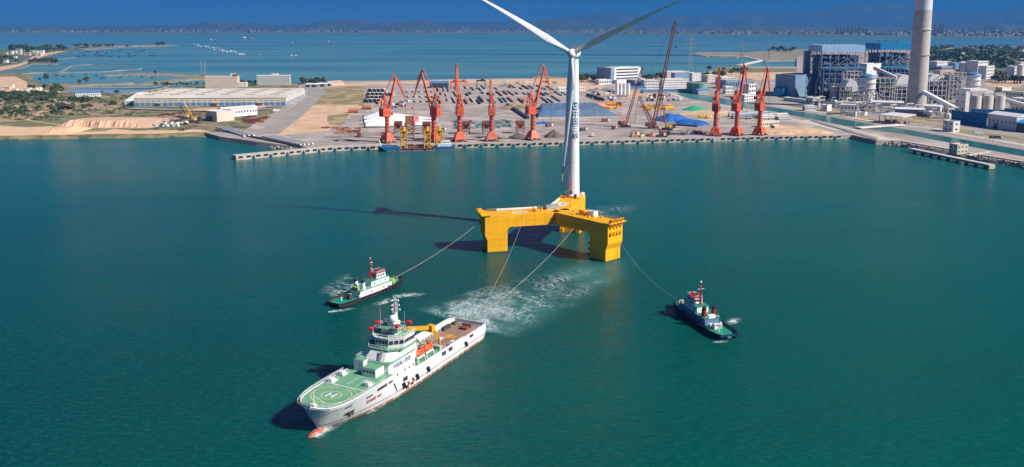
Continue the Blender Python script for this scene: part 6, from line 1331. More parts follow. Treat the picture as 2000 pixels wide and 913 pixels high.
# rusty tanks
for x, y, lb in ((690, 221, 'rusty orange cylinder tank, the nearer of two left of the turbine blades'), (716, 214, 'rusty orange cylinder tank, the farther of two left of the turbine blades')):
    a = G(x, y, ZP); T = thing('steel_tank', lb, 'tank', tuple(a), 0.1, 'rusty tanks left of the blades'); MB().cyl((-6.5, 0, 3), (6.5, 0, 3), 2.9, None, 16).build('drum', 'rust_orange', T); mb = MB(); mb.box((-4, 0, 0), (1, 5, 1.2)); mb.box((4, 0, 0), (1, 5, 1.2)); mb.build('saddle', 'rust', T)
# ================================================================== BUILDINGS
def building(name, label, pa, pb, yt, depth, wall='white_wall', roof='roof_pale', rows=0, cols=0, ww=0.5, wh=0.5, group=None, z=ZP, cat='building', side=None, gable=0.0, winm='window_dark', parapet=True, h=None):
    'front edge on the ground from pixel pa to pb, top of the front at pixel row yt'
    a, b = G(*pa, z), G(*pb, z); d = b - a; L_ = d.length
    hh = h or H(pa[0], pa[1], yt, z); T = thing(name, label, cat, tuple(a), math.atan2(d.y, d.x), group)
    MB().box((L_ / 2, depth / 2, -0.5), (L_, depth, hh + 0.5)).build('wall', wall, T)
    if gable:
        mb = MB(); n = max(1, int(gable)); w = depth / n
        for k in range(n):
            y0 = k * w; r_h = w * 0.13
            mb.loft([[(-0.6, y0 - (0.6 if k == 0 else -0.02), hh), (-0.6, y0 + w / 2, hh + r_h), (-0.6, y0 + w + (0.6 if k == n - 1 else -0.02), hh), (-0.6, y0 + w / 2, hh - 0.3)], [(L_ + 0.6, y0 - (0.6 if k == 0 else -0.02), hh), (L_ + 0.6, y0 + w / 2, hh + r_h), (L_ + 0.6, y0 + w + (0.6 if k == n - 1 else -0.02), hh), (L_ + 0.6, y0 + w / 2, hh - 0.3)]])
        mb.build('roof', roof, T)
    else:
        rf = MB().box((L_ / 2, depth / 2, hh), (L_ - 0.1, depth - 0.1, 0.15)).build('roof', roof, T)
        if parapet:
            mb = MB(); t = 0.35
            for c_, s_ in (((L_ / 2, 0, hh), (L_ + 0.3, t, 0.9)), ((L_ / 2, depth, hh), (L_ + 0.3, t, 0.9)), ((0, depth / 2, hh), (t, depth - t, 0.9)), ((L_, depth / 2, hh), (t, depth - t, 0.9))): mb.box(c_, s_)
            mb.build('parapet', wall, T)
    if rows:
        ch, cw = hh / rows, L_ / cols; wm = MB().box((0, 0, 0), (cw * ww, 0.3, ch * wh)); first = None
        for r in range(rows):
            for c in range(cols):
                if first is None: first = wm.build('window', winm, T); q = first
                else: q = first.copy(); COL.objects.link(q)
                q.location = ((c + 0.5) * cw, 0.02, r * ch + ch * (1 - wh) * 0.55)
        if side:
            sx = L_ if side > 0 else 0; ns = max(1, int(depth / cw)); cw2 = depth / ns; f2 = None
            for r in range(rows):
                for c in range(ns):
                    if f2 is None: f2 = MB().box((0, 0, 0), (0.3, cw2 * ww, ch * wh)).build('window', winm, T); q = f2
                    else: q = f2.copy(); COL.objects.link(q)
                    q.location = (sx - 0.02 * side, (c + 0.5) * cw2, r * ch + ch * (1 - wh) * 0.55)
    return T, L_, hh
# --- left: the long warehouse with loading doors
W, L_, hh = building('warehouse', 'very long cream warehouse with blue loading doors along its front', (262, 207.5), (559, 206), 192.5, 150, 'cream_wall', 'roof_pale', 0, 0, gable=5, z=ZB)
first = fd = None
for k in range(27):
    x = (k + 0.5) * L_ / 27
    if first is None: first = MB().box((0, 0, 0), (3.6, 0.3, 1.3)).build('window', 'roof_grey', W); q = first
    else: q = first.copy(); COL.objects.link(q)
    q.location = (x, -0.05, hh * 0.62)
    if k in (4, 22, 14): continue
    if fd is None: fd = MB().box((0, 0, 0), (6.6, 0.35, 4.4)).build('loading_door', 'blue_door', W); q = fd
    else: q = fd.copy(); COL.objects.link(q)
    q.location = (x, -0.06, 0.1)
for k in (4, 22, 14): MB().box(((k + 0.5) * L_ / 27, -2.0, 3.8), (9, 4.0, 0.6)).build('door_canopy', 'roof_grey' if k != 14 else 'pink', W)
for k in range(12):
    y = 8 + k * 12.0; MB().box((L_ + 0.05, y, 0.1), (0.35, 7, 5.0)).build('loading_door', 'blue_door', W)
mb = MB()
for k in range(5):
    for x in range(6): mb.box((L_ * (x + 0.5) / 6, 15 + 30 * k, hh + 3.75), (14, 2.6, 0.8))
mb.build('roof_vent', 'roof_grey', W)
for i in range(5):
    T, l2, h2 = building('canopy_shed', f'{nth(i)} white pitched canopy from the front at the left end of the long warehouse', (243 + i * 5.5, 205 - i * 3.5), (262 + i * 5.5, 205 - i * 3.5), 198.5 - i * 3.6, 18, 'white_wall', 'white', 0, 0, gable=1, z=ZB, cat='shed', group='white canopies at the warehouse end')
# office blocks
T, l2, h2 = building('office_block', 'pinkish white six storey office block left of the grey one behind the warehouse', (401, 172), (464, 171.5), 151, 22, 'cream_wall', 'roof_pale', 5, 14, 0.85, 0.42, winm='pink_wall', side=1)
MB().box((l2 * 0.85, 10, h2), (9, 8, 6)).build('roof_tower', 'cream_wall', T); MB().box((l2 * 0.93, 4, h2 + 0.9), (5, 5, 4)).build('roof_sign', 'red', T)
MB().box((l2 + 8, 12, 0), (14, 16, h2 * 0.45)).build('annex', 'cream_wall', T)
T, l2, h2 = building('office_block', 'pale grey five storey office block with dark windows beyond the warehouse', (502, 166.5), (566, 166), 149, 20, 'white_wall', 'roof_pale', 5, 13, 0.62, 0.5, side=1)
MB().box((l2 * 0.55, 8, h2), (12, 8, 4)).build('roof_room', 'white_wall', T)
T, l2, h2 = building('garage', 'cream flat-roofed garage with dark doors in the left yard', (402, 236), (430, 238), 217.5, 24, 'cream_wall', 'white', 0, 0, z=ZB)
T.rotation_euler.z -= 0.25
mb = MB()
for k in range(5): MB().box((1.8 + k * (l2 * 0) + k * 2.9, -0.1, 0.1), (1.9, 0.3, 6.5)).build('garage_door', 'hull_navy', T)
T.rotation_euler.z = R(-38); 
T2_, l3, h3 = building('storage_shed', 'white storage shed with small dark windows behind the cream garage', (436, 230), (503, 224), 214, 14, 'white_wall', 'white', 1, 12, 0.4, 0.25, z=ZP, gable=1)
for i, (x, y, w) in enumerate([(597, 170, 5), (604, 170, 5), (611, 170, 5), (618, 169.5, 5), (625, 169, 5), (632, 169, 5), (640, 168, 4)]):
    building('open_shed', f'{nth(i)} small white-roofed shed from the left at the far end of the road', (x, y + 1), (x + w, y + 1), y - 4.5, 16, 'dark_steel' if i % 2 == 0 else 'grey_steel', 'white', 0, 0, gable=1, cat='shed', group='small sheds at the far end of the road')
building('market_hall', 'low pink-roofed hall beyond the small white sheds', (645, 168), (672, 166), 162, 20, 'pink_wall', 'pink_wall', gable=1)
building('farm_shed', 'long blue-roofed white shed beside the left ponds', (147, 191), (198, 189), 183, 12, 'white_wall', 'blue_roof', 1, 12, 0.5, 0.3, gable=1, z=ZB)
# blue roofed open hall, gantries
T, l2, h2 = building('open_hall', 'open steel hall with a curved blue roof behind the portal cranes', (839, 172.5), (875, 172.5), 163, 26, 'rust', 'blue_roof', 0, 0, gable=1)
for k in range(6): MB().box(((k + 0.5) * l2 / 6, -0.1, 0.2), (l2 / 6 * 0.75, 0.3, h2 * 0.8)).build('open_bay', 'core_dark', T)
def gantry(px0, px1, y, yt, m, label, cat='gantry crane'):
    a, b = G(px0, y, ZP), G(px1, y, ZP); h_ = H(px0, y, yt, ZP); T = thing('gantry_crane', label, cat, tuple((a + b) / 2), 0, 'gantry cranes in the back yard'); w = (b.x - a.x) / 2
    for s_ in (-1, 1): mb = MB(); mb.beam((s_ * w, -6, 0), (s_ * w * 0.9, -1, h_), 1.4, 1.4); mb.beam((s_ * w, 6, 0), (s_ * w * 0.9, 1, h_), 1.4, 1.4); mb.beam((s_ * w, -6, 2), (s_ * w, 6, 2), 1, 1); mb.build('leg', m, T)
    MB().box((0, 0, h_ - 1.2), (w * 2.1, 3.6, 2.6)).build('girder', m, T); MB().box((w * 0.3, 0, h_ + 1.4), (6, 4, 2.4)).build('trolley', m, T); return T
gantry(880, 892, 174, 160.5, 'crane_orange', 'small red gantry crane just right of the blue-roofed hall'); gantry(893, 912, 171, 160, 'crane_orange', 'wider red gantry crane behind the third portal crane'); gantry(931, 948, 174, 158, 'dark_steel', 'dark gantry crane between the third and fourth portal cranes')
# concrete plant silos & buildings right of tower
T = thing('silo_tower', 'white batching plant with four upright silos right of the turbine tower', 'silo', tuple(G(1216, 190, ZP)))
for k in range(4): MB().cyl((-9 + k * 6, 0, 4), (-9 + k * 6, 0, 22), 2.7, None, 12).cyl((-9 + k * 6, 0, 2), (-9 + k * 6, 0, 4), 1.0, 2.7, 12).build('silo', 'white', T)
MB().box((0, 3, 0), (20, 6, 8)).build('base_house', 'white_wall', T)
O_, l2, h2 = building('office_block', 'large white six storey office building with a tall left wing, right of the turbine', (1198, 163), (1251, 160.5), 134, 34, 'white_wall', 'roof_pale', 5, 1, 0.8, 0.45, side=-1)
MB().box((-4, 20, -0.3), (9, 44, h2 + 1.5)).build('wing', 'blue_grey', O_)
MB().box((l2 / 2, 1.5, h2 + 1.2), (l2 * 0.85, 4, 1.0)).build('roof_beam', 'white_wall', O_); MB().box((l2 / 2, -6, 0), (l2 * 1.02, 12, h2 * 0.25)).build('podium', 'white_wall', O_)
blds = [((1170, 166), (1193, 165), 157, 14, 'white_wall', 1, 5, 'low white building left of the large office block'),
 ((1240, 173), (1262, 172), 158, 26, 'blue_grey', 0, 0, 'grey-blue block right of the large office building'),
 ((1258, 174.5), (1287, 174), 157.5, 20, 'white_wall', 3, 9, 'white three storey block behind the red crawler crane'),
 ((1294, 174), (1344, 172.5), 156, 20, 'white_wall', 4, 14, 'long white four storey block right of the tall lattice boom'),
 ((1303, 157), (1345, 156), 141, 22, 'white_wall', 4, 12, 'white dormitory block in the second line behind the long one'),
 ((1318, 160), (1346, 159), 144, 14, 'blue_grey', 0, 0, 'grey-blue block in front of the white dormitory'),
 ((1352, 159), (1368, 158), 144, 18, 'white_wall', 4, 5, 'square white apartment block left of the crane trio'),
 ((1382, 161), (1404, 160), 148, 18, 'cream_wall', 4, 6, 'cream block glimpsed behind the leftmost crane of the trio'),
 ((1409, 165), (1432, 164), 152, 18, 'white_wall', 3, 6, 'white block glimpsed between the trio\'s left and middle cranes'),
 ((1417, 184), (1431, 183.6), 170, 10, 'white_wall', 2, 4, 'small white hut between the left and middle cranes of the trio'),
 ((1418, 174), (1471, 172), 158, 30, 'blue_grey', 1, 12, 'long grey-blue hall behind the middle crane of the trio'),
 ((1454, 181), (1478, 180), 173, 12, 'pink_wall', 1, 6, 'low orange-pink house between the middle and right cranes of the trio'),
 ((1454, 199), (1475, 197), 187, 12, 'white_wall', 2, 5, 'white two storey house by the canal left of the rightmost crane'),
 ((1462, 192), (1476, 191), 165, 16, 'white_wall', 3, 3, 'narrow white block left of the rightmost crane')]
for pa, pb, yt, dp, wl, r_w, c_w, lb in blds: building('block', lb, pa, pb, yt, dp, wl, 'roof_pale', r_w, c_w, 0.55, 0.45, group='blocks of the works town')
for i, (pa, pb, yt) in enumerate([((1226, 176), (1262, 175.5), 171.5), ((1256, 183), (1300, 182.5), 178.5), ((1300, 181), (1345, 181), 177), ((1364, 185), (1386, 184), 177)]):
    building('blue_roof_shed', f'{nth(i)} low blue-roofed shed from the left, between the white blocks and the canal', pa, pb, yt, 16, 'grey_steel', 'blue_roof', 0, 0, gable=1, cat='shed', group='blue-roofed sheds left of the canal')
building('site_huts', 'long low white row of huts behind the turbine tower', (1090, 178), (1142, 176.5), 172, 6, 'white_wall', 'white', 1, 12, 0.5, 0.4, cat='hut')
building('site_huts', 'low cream row of huts with dark windows behind the rightmost crane', (1486, 249), (1522, 246), 239.5, 6, 'cream_wall', 'cream_wall', 1, 10, 0.5, 0.4, cat='hut')
for x, y, r_c, lb in ((1353, 183, 11, 'left one of the two pale green storage tanks by the canal'), (1366, 184.5, 13, 'right one of the two pale green storage tanks by the canal')):
    T = thing('storage_tank', lb, 'tank', tuple(G(x, y - 2, ZP)), 0, 'green storage tanks'); h_ = 17; solid(MB().lathe([(r_c, 0), (r_c, h_), (r_c * 0.5, h_ + 1.4), (0.1, h_ + 1.8)], n=28).build('shell', 'tank_green', T), 40)
    mb = MB(); q = [(r_c * math.cos(k * math.pi / 9), r_c * math.sin(k * math.pi / 9), h_) for k in range(18)]; mb.rail(q, 1.0, 0.08, 3, True); mb.build('rail', 'tank_green', T)
# scatter of low sheds and cars beyond the yard
r_ = random.Random(21)
for i, (x, y) in enumerate(sorted((r_.uniform(1150, 1200), r_.uniform(176, 184)) for _ in range(12))):
    T = building('roof_shelter', f'{nth(i)} small grey shelter from the left behind the yard right of the turbine tower', (x, y), (x + 8, y), y - 3, 8, 'grey_steel', 'blue_grey', gable=1, cat='shed', group='small shelters beyond the yard')[0]
for i, (x, y) in enumerate(sorted((r_.uniform(965, 1085), r_.uniform(160, 171)) for _ in range(14))):
    building('yard_hut', f'{nth(i)} small hut from the left on the sandy ground behind the fifth crane', (x, y), (x + r_.uniform(4, 10), y), y - 3.2, 8, r_.choice(('white_wall', 'grey_steel', 'cream_wall')), r_.choice(('roof_pale', 'blue_grey', 'roof_grey')), cat='hut', group='huts on the sandy ground behind the cranes')
# --- village at the left
vil = []
for k in range(34):
    x = r_.uniform(-20, 84); y = r_.uniform(101, 124) if x < 30 else r_.uniform(99, 110); vil.append((x, y))
for i, (x, y) in enumerate(sorted(vil)): 
    building('village_house', f'{nth(i)} village house from the left on the far left shore', (x, y), (x + r_.uniform(4, 8), y), y - r_.uniform(4.0, 7.0), 12, r_.choice(('white_wall', 'white_wall', 'pink_wall', 'cream_wall')), r_.choice(('roof_pale', 'pink_wall', 'roof_grey')), 2, 3, 0.5, 0.4, z=3, cat='house', group='houses of the left shore village', parapet=False)
hs = sorted([(2, 172), (10, 173), (16, 170), (24, 178), (34, 180), (44, 179), (50, 176), (58, 179), (63, 177), (70, 175)])
for i, (x, y) in enumerate(hs): building('small_house', f'{nth(i)} small house from the left above the dark scrub', (x, y + 2), (x + 8, y + 2), y - 3.5, 9, ('white_wall', 'pink_wall', 'cream_wall')[i % 3], ('roof_pale', 'pink_wall')[i % 2], 1, 3, 0.4, 0.4, z=ZB, cat='house', group='small houses on the left', parapet=False)
# ================================================================== POWER PLANT
ZG = ZP
def boiler_house(xa, xm, xb, yb, yt, depth, roofm, label, sidem):
    a, b = G(xm, yb, ZG), G(xb, yb, ZG); w = (b - a).length; h_ = H(xm, yb, yt, ZG) + 0
    T = thing('boiler_house', label, 'power station', tuple(a), 0, 'blue-roofed boiler houses of the power station'); rh = 10.5
    MB().box((w / 2, depth / 2, h_ - rh), (w + 1.5, depth + 1.5, rh)).build('roof', roofm, T)
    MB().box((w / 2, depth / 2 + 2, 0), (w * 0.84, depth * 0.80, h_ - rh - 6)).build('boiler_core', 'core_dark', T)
    nx, ny, nz = 5, 5, 7; fh = h_ - rh; mb = MB()
    for i in range(nx + 1): 
        for y in (0, depth): mb.beam((w * i / nx, y, 0), (w * i / nx, y, fh), 0.8, 0.8)
    for j in range(1, ny):
        for x in (0, w): mb.beam((x, depth * j / ny, 0), (x, depth * j / ny, fh), 0.8, 0.8)
    mb.build('column', 'grey_steel', T); mb = MB()
    for k in range(1, nz):
        z = fh * k / nz
        for y in (0, depth): mb.box((w / 2, y, z), (w, 0.55, 0.55))
        for x in (0, w): mb.box((x, depth / 2, z), (0.55, depth, 0.55))
    mb.build('floor_beam', 'frame_blue', T); mb = MB(); dz = fh / nz; dx = w / nx
    for (i, k, s_) in ((1, 5, 1), (2, 5, 1), (1, 4, -1), (2, 4, 1), (3, 4, -1), (3, 5, -1), (0, 3, 1), (2, 4, -1), (1, 3, 1), (3, 3, -1)):
        p_, q = (dx * i, -0.3, dz * k), (dx * (i + 1), -0.3, dz * (k + 1))
        if s_ < 0: p_, q = (dx * i, -0.3, dz * (k + 1)), (dx * (i + 1), -0.3, dz * k)
        mb.beam(p_, q, 0.55, 0.55)
    for (j, k) in ((0, 1), (1, 2), (2, 3), (3, 4), (1, 4), (3, 1)): mb.beam((-0.3, depth * j / ny, dz * k), (-0.3, depth * (j + 1) / ny, dz * (k + 1)), 0.7, 0.7)
    mb.build('cross_brace', 'pale_steel', T); mb = MB()
    rr = random.Random(int(xm))
    for k in range(1, nz):
        for q in range(7): x = rr.uniform(2, w - 6); mb.box((x, rr.uniform(0.5, 4), dz * k + 0.5), (rr.uniform(2, 6), 3, rr.uniform(1.5, 5)))
        for q in range(5): y = rr.uniform(3, depth - 6); mb.box((2.5, y, dz * k + 0.5), (3, rr.uniform(2, 6), rr.uniform(1.5, 5)))
    mb.build('floor_equipment', 'frame_blue', T); mb = MB()
    for k in range(9): mb.cyl((w * (0.1 + 0.09 * k), depth * 0.5, h_), (w * (0.1 + 0.09 * k), depth * 0.5, h_ + (4.5 if k in (1, 3, 4, 7) else 2.5)), 0.7, None, 6)
    mb.build('roof_vent', 'dark_steel', T); return T, w, h_
dpt = 62
BH1, w1, h1 = boiler_house(1557, 1601, 1683, 189, 89, dpt, 'slab_blue', 'open steel boiler house with a pale blue roof slab, left of the two', 'pale')
BH2, w2, h2_ = boiler_house(1683, 1714, 1777, 186, 85, 60, 'blue_bright', 'open steel boiler house with a vivid blue roof slab, next to the chimney', 'pale')
MB().beam((-7, 50, 0), (-7, 50, h1 - 10), 9, 9).build('stair_tower', 'blue_grey', BH1)
mb = MB(); mb.tube([(-3.5, 10, 0), (-3.5, 9, h1 * 0.22), (0, 8, h1 * 0.42), (0, 8, h1 * 0.70), (1.5, 6, h1 * 0.76), (1.5, 6, h1 * 0.88)], 1.5, 10); mb.build('downpipe', 'grey_steel', BH1)
# bunker bay with its lower blue roof in front of each boiler
for (xa, xb, yb, yt, m, lb) in ((1606, 1688, 194, 130.5, 'blue_roof', 'lower dark bay with a flat blue roof in front of the left boiler house'), (1724, 1778, 191, 129, 'blue_bright', 'lower dark bay with a bright blue roof beside the chimney')):
    a, b = G(xa, yb, ZG), G(xb, yb, ZG); w = b.x - a.x; h_ = H(xa, yb, yt, ZG); T = thing('bunker_bay', lb, 'power station', tuple(a), 0, 'blue-roofed bays before the boiler houses')
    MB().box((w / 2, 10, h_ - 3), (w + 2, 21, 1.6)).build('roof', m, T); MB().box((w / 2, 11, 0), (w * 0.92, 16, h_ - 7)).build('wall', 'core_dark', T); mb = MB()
    for i in range(8): mb.beam((w * i / 7, 0, 0), (w * i / 7, 0, h_ - 3), 0.8, 0.8)
    for k in range(1, 6): mb.box((w / 2, 0, (h_ - 3) * k / 6), (w, 0.6, 0.6))
    mb.build('frame', 'frame_blue', T); mb = MB(); rr = random.Random(int(xa))
    for k in range(26): mb.box((rr.uniform(2, w - 4), 0.6, rr.uniform(2, h_ - 12)), (rr.uniform(1, 4), 1.4, rr.uniform(1, 5)))
    mb.build('pipework', 'grey_steel', T)
building('turbine_hall', 'grey-white hall with a dark cut roofline left of the boiler house', (1513, 187), (1552, 190), 146, 60, 'blue_grey', 'roof_grey', 0, 0)
building('pump_house', 'dark teal box building in front of the grey-white hall', (1510, 188.5), (1530, 189.5), 173, 12, 'blue_bright', 'blue_bright', 0, 0)
# chimney
cb = G(1789, 214, ZG); CH = thing('chimney', 'huge tapering concrete chimney, its top painted in a pale band', 'chimney', tuple(cb)); zc = H(1789, 214, 20, ZG)
def cr(z): return 12.7 - z * 0.012
prof = [(cr(z), z) for z in range(0, int(zc), 12)] + [(cr(zc), zc)]
solid(MB().lathe(prof, n=48).build('shaft', 'chimney_grey', CH), 60); solid(MB().lathe([(cr(zc) + 0.02, zc + 0.01), (cr(zc + 18) + 0.02, zc + 18), (cr(zc + 36), zc + 36)], n=48).build('painted_band', 'chimney_white', CH), 60)
mb = MB(); 
for z in (zc * 0.55, zc * 0.8): mb.lathe([(cr(z), z), (cr(z) + 1.2, z), (cr(z) + 1.2, z + 1.0), (cr(z), z + 1.0)], n=40)
mb.build('gallery', 'chimney_grey', CH)
# flue gas plant: towers, frames, ducts
def frame_tower(px0, px1, yb, yt, depth, label, m='pale_steel', nx=3, nz=6, fill=None, group='steel frames of the flue gas plant', braces=True):
    a, b = G(px0, yb, ZG), G(px1, yb, ZG); w = b.x - a.x; h_ = H(px0, yb, yt, ZG); T = thing('frame_tower', label, 'steel frame', tuple(a), 0, group); mb = MB()
    for i in range(nx + 1):
        for y in (0, depth): mb.beam((w * i / nx, y, 0), (w * i / nx, y, h_), 0.9, 0.9)
    mb.build('column', m, T); mb = MB()
    for k in range(1, nz + 1):
        z = h_ * k / nz - 0.5
        for y in (0, depth): mb.box((w / 2, y, z), (w, 0.8, 0.8))
        for x in (0, w): mb.box((x, depth / 2, z), (0.8, depth, 0.8))
    mb.build('beam', m, T)
    if braces:
        mb = MB()
        for k in range(nz - 1):
            for i in range(nx):
                if (i + k) % 2 == 0: mb.beam((w * i / nx, -0.2, h_ * k / nz), (w * (i + 1) / nx, -0.2, h_ * (k + 1) / nz), 0.5, 0.5)
        mb.build('cross_brace', m, T)
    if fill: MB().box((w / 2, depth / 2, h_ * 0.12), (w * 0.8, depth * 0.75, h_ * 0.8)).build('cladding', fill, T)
    mb = MB(); rr = random.Random(int(px0 * 7))
    for k in range(12): mb.box((rr.uniform(1, w - 3), rr.uniform(-0.5, 2), h_ * rr.randint(0, nz - 1) / nz + 0.4), (rr.uniform(1, 4), 2, rr.uniform(1, 3.5)))
    mb.build('equipment', 'grey_steel', T); return T, w, h_
frame_tower(1639, 1662, 200, 170, 20, 'dark framed structure left of the white absorber tower', 'grey_steel', 3, 4, 'core_dark')
frame_tower(1651, 1680, 199, 140, 14, 'thin pipe-filled frame above the bunker bay roof', 'pale_steel', 4, 8, None, braces=False)
frame_tower(1716, 1746, 206, 153, 22, 'cream braced frame between the white absorber and the chimney', 'pale_steel', 3, 6, 'core_dark')
frame_tower(1741, 1778, 206, 168, 24, 'cream open frame directly left of the chimney', 'pale_steel', 4, 5, 'core_dark', braces=False)
frame_tower(1812, 1846, 206, 158, 24, 'cream open frame directly right of the chimney', 'pale_steel', 4, 5, 'core_dark', braces=False)
frame_tower(1851, 1882, 204, 142, 24, 'tall cream frame with white ductwork right of the chimney', 'pale_steel', 4, 8, 'grey_steel', braces=True)
def absorber(px, yb, yt, wpx, label, m='white', rm='blue_roof'):
    b = G(px, yb, ZG); h_ = H(px, yb, yt, ZG); r_c = wpx * b.y / F_PX / 2; T = thing('absorber_tower', label, 'silo', tuple(b), 0, 'white absorber towers of the flue gas plant')
    solid(MB().lathe([(r_c * 0.75, 0), (r_c * 0.75, h_ * 0.35), (r_c, h_ * 0.52), (r_c, h_ * 0.88)], n=28).build('shell', m, T), 40); MB().lathe([(r_c * 1.03, h_ * 0.88), (r_c * 0.95, h_ * 0.93), (0.1, h_)], n=28).build('roof', rm, T)
    mb = MB()
    for z in (h_ * 0.52, h_ * 0.7, h_ * 0.86): mb.lathe([(r_c, z), (r_c + 1.6, z), (r_c + 1.6, z + 0.4), (r_c, z + 0.4)], n=24)
    mb.build('walkway', 'pale_steel', T)
    for k in range(6):
        a_ = R(-150 + k * 24); mb = MB(); x, y = math.cos(a_) * r_c * 1.5, math.sin(a_) * r_c * 1.3; mb.tube([(x, y, 0), (x, y, h_ * 0.34), (x * 0.8, y * 0.8, h_ * 0.42), (x * 0.5, y * 0.5, h_ * 0.42)], 1.0, 8); mb.build('pipe', 'pale_steel', T)
    return T
absorber(1692, 205, 144, 30, 'round white absorber tower with a light blue cap left of the chimney')
absorber(1897, 196, 140, 27, 'round white absorber tower with a blue cap right of the chimney')
def dome_hall(pa, pb, yt, depth, label, m='white'):
    a, b = G(*pa, ZG), G(*pb, ZG); w = b.x - a.x; h_ = H(pa[0], pa[1], yt, ZG); T = thing('arched_duct', label, 'duct', tuple(a), 0, 'white arched ducts of the flue gas plant'); rs = []
    hb = h_ * 0.62
    for y in (0, depth): rs.append([(w / 2 - math.cos(math.pi * k / 12) * w / 2, y, hb + math.sin(math.pi * k / 12) * (h_ - hb)) for k in range(13)] + [(w, y, hb - 5), (0, y, hb - 5)])
    MB().loft(rs).build('arch', m, T); mb = MB()
    for i in range(4): mb.beam((w * (0.05 + 0.3 * i), 1, 0), (w * (0.05 + 0.3 * i), 1, hb - 5), 0.9, 0.9); mb.beam((w * (0.05 + 0.3 * i), depth - 1, 0), (w * (0.05 + 0.3 * i), depth - 1, hb - 5), 0.9, 0.9)
    mb.build('support', 'pale_steel', T); return T
dome_hall((1650, 200), (1674, 200), 156, 26, 'small white arched duct left of the round absorber')
dome_hall((1748, 202), (1780, 202), 146, 30, 'white arched duct over the frame just left of the chimney')
dome_hall((1808, 202), (1842, 202), 145, 30, 'white arched duct over the frame just right of the chimney')
building('transfer_house', 'white box house at the upper end of the sloping conveyor', (1689, 192), (1717, 190), 126, 14, 'white_wall', 'white')
building('equipment_house', 'cream equipment house with a white roof in front of the dark bay', (1620, 195), (1641, 197), 170, 22, 'cream_wall', 'white')
def conveyor(pa, za, pb, zb, label, wid=5.0):
    a = G(pa[0], pa[1], ZG); b = G(pb[0], pb[1], ZG); T = thing('conveyor', label, 'conveyor', tuple(a), 0, 'enclosed conveyors of the power station'); d = b - a
    MB().beam((0, 0, za), (d.x, d.y, zb), wid, 4.0).build('gallery', 'white', T); MB().beam((0, 0, za - 2.6), (d.x, d.y, zb - 2.6), wid * 0.9, 1.0).build('truss', 'grey_steel', T)
    for t in (0.25, 0.55, 0.8):
        q = Vector((d.x * t, d.y * t, 0)); z = za + (zb - za) * t - 3
        if z > 4: mb = MB(); mb.beam(q + Vector((-2, 0, 0)), q + Vector((0, 0, z)), 0.8, 0.8); mb.beam(q + Vector((2, 0, 0)), q + Vector((0, 0, z)), 0.8, 0.8); mb.build('trestle', 'pale_steel', T)
    return T
conveyor((1800, 216), 26, (1870, 224), 6, 'white enclosed conveyor sloping down from the chimney foot to the right', 6)
conveyor((1703, 200), 52, (1748, 203), 38, 'white enclosed conveyor running from the transfer house towards the chimney', 5)
conveyor((1952, 214), 16, (2040, 226), 6, 'long pale conveyor at the right edge behind the blue net fence', 5)
# silos on the right
for i, x in enumerate((1903, 1926, 1949)):
    b = G(x, 226, ZG); T = thing('concrete_silo', f'{("left", "middle", "right")[i]} one of three tall beige concrete silos behind the blue net', 'silo', tuple(b), 0, 'beige concrete silos'); h_ = H(x, 226, 187, ZG)
    solid(MB().lathe([(6.9, 0), (6.9, h_), (0.1, h_ + 0.4)], n=28).build('shell', 'concrete_pale', T), 40); mb = MB(); mb.box((0, 0, h_ + 0.4), (13, 4, 3)); mb.cyl((3, 0, h_), (3, 0, h_ + 5), 0.5, None, 6); mb.build('top_house', 'pale_steel', T)
T, l2, hh = building('silo_house', 'white five storey house with tiny windows left of the beige silos', (1864, 219), (1884, 222), 177, 40, 'white_wall', 'white', 3, 2, 0.3, 0.25)
MB().box((10, 18, hh), (22, 26, 3)).build('roof_room', 'white_wall', T)
for px, yb, yt, wpx, lb in ((1880, 145, 120, 19, 'leftmost of three pale storage silos in the background right of the chimney'), (1861, 146, 121, 17, 'shaded grey storage silo farthest back right of the chimney'), (1893, 150, 119, 20, 'rightmost and brightest of the background storage silos right of the chimney'), (1992, 158, 124, 14, 'pale round silo near the right edge of the photo')):
    b = G(px, yb, ZG); h_ = H(px, yb, yt, ZG); r_c = wpx * b.y / F_PX / 2; T = thing('storage_silo', lb, 'silo', tuple(b), 0, 'background silos right of the chimney'); solid(MB().lathe([(r_c, 0), (r_c, h_ * 0.9), (0.1, h_)], n=24).build('shell', 'white_wall' if px != 1861 else 'blue_grey', T), 40); MB().box((r_c, 0, 0), (2, 2, h_ * 0.9)).build('stair_shaft', 'white_wall', T)
rb = [((1829, 138), (1850, 137), 121, 20, 'white_wall', 3, 6, 'stepped white block directly right of the chimney, far side'), ((1836, 152), (1873, 150), 139, 16, 'pink_wall', 1, 8, 'long low red-roofed building behind the right-hand frames'),
 ((1908, 152), (1928, 151), 120.5, 26, 'white_wall', 5, 6, 'tall white block right of the background silos'), ((1925, 155), (1941, 154), 130, 18, 'white_wall', 4, 5, 'lower white block with grid windows right of the tall one'),
 ((1980, 157), (1993, 156), 131, 16, 'white_wall', 4, 3, 'white block beside the round silo near the right edge'), ((1994, 153), (2040, 152), 123, 20, 'white_wall', 5, 12, 'large white block cut by the right edge of the photo'),
 ((1956, 196), (2040, 204), 178, 20, 'white_wall', 2, 12, 'long white two storey building behind the beige silos'), ((1972, 214), (2060, 224), 192, 22, 'white_wall', 3, 9, 'white building with tiny windows at the right edge below the long one'),
 ((1957, 181), (1975, 180), 172, 12, 'white_wall', 0, 0, 'small white box on the roofline behind the beige silos'), ((1838, 150), (1860, 148), 131, 16, 'blue_grey', 2, 6, 'blue-grey stepped block in front of the white one by the chimney')]
for pa, pb, yt, dp, wl, r_w, c_w, lb in rb: building('block', lb, pa, pb, yt, dp, wl, 'roof_pale' if 'red-roofed' not in lb else 'rust', r_w, c_w, 0.5, 0.4, group='white blocks right of the chimney')
fr = [((1590, 204), (1584, 204), 0, 0, '', 0, 0, '')]
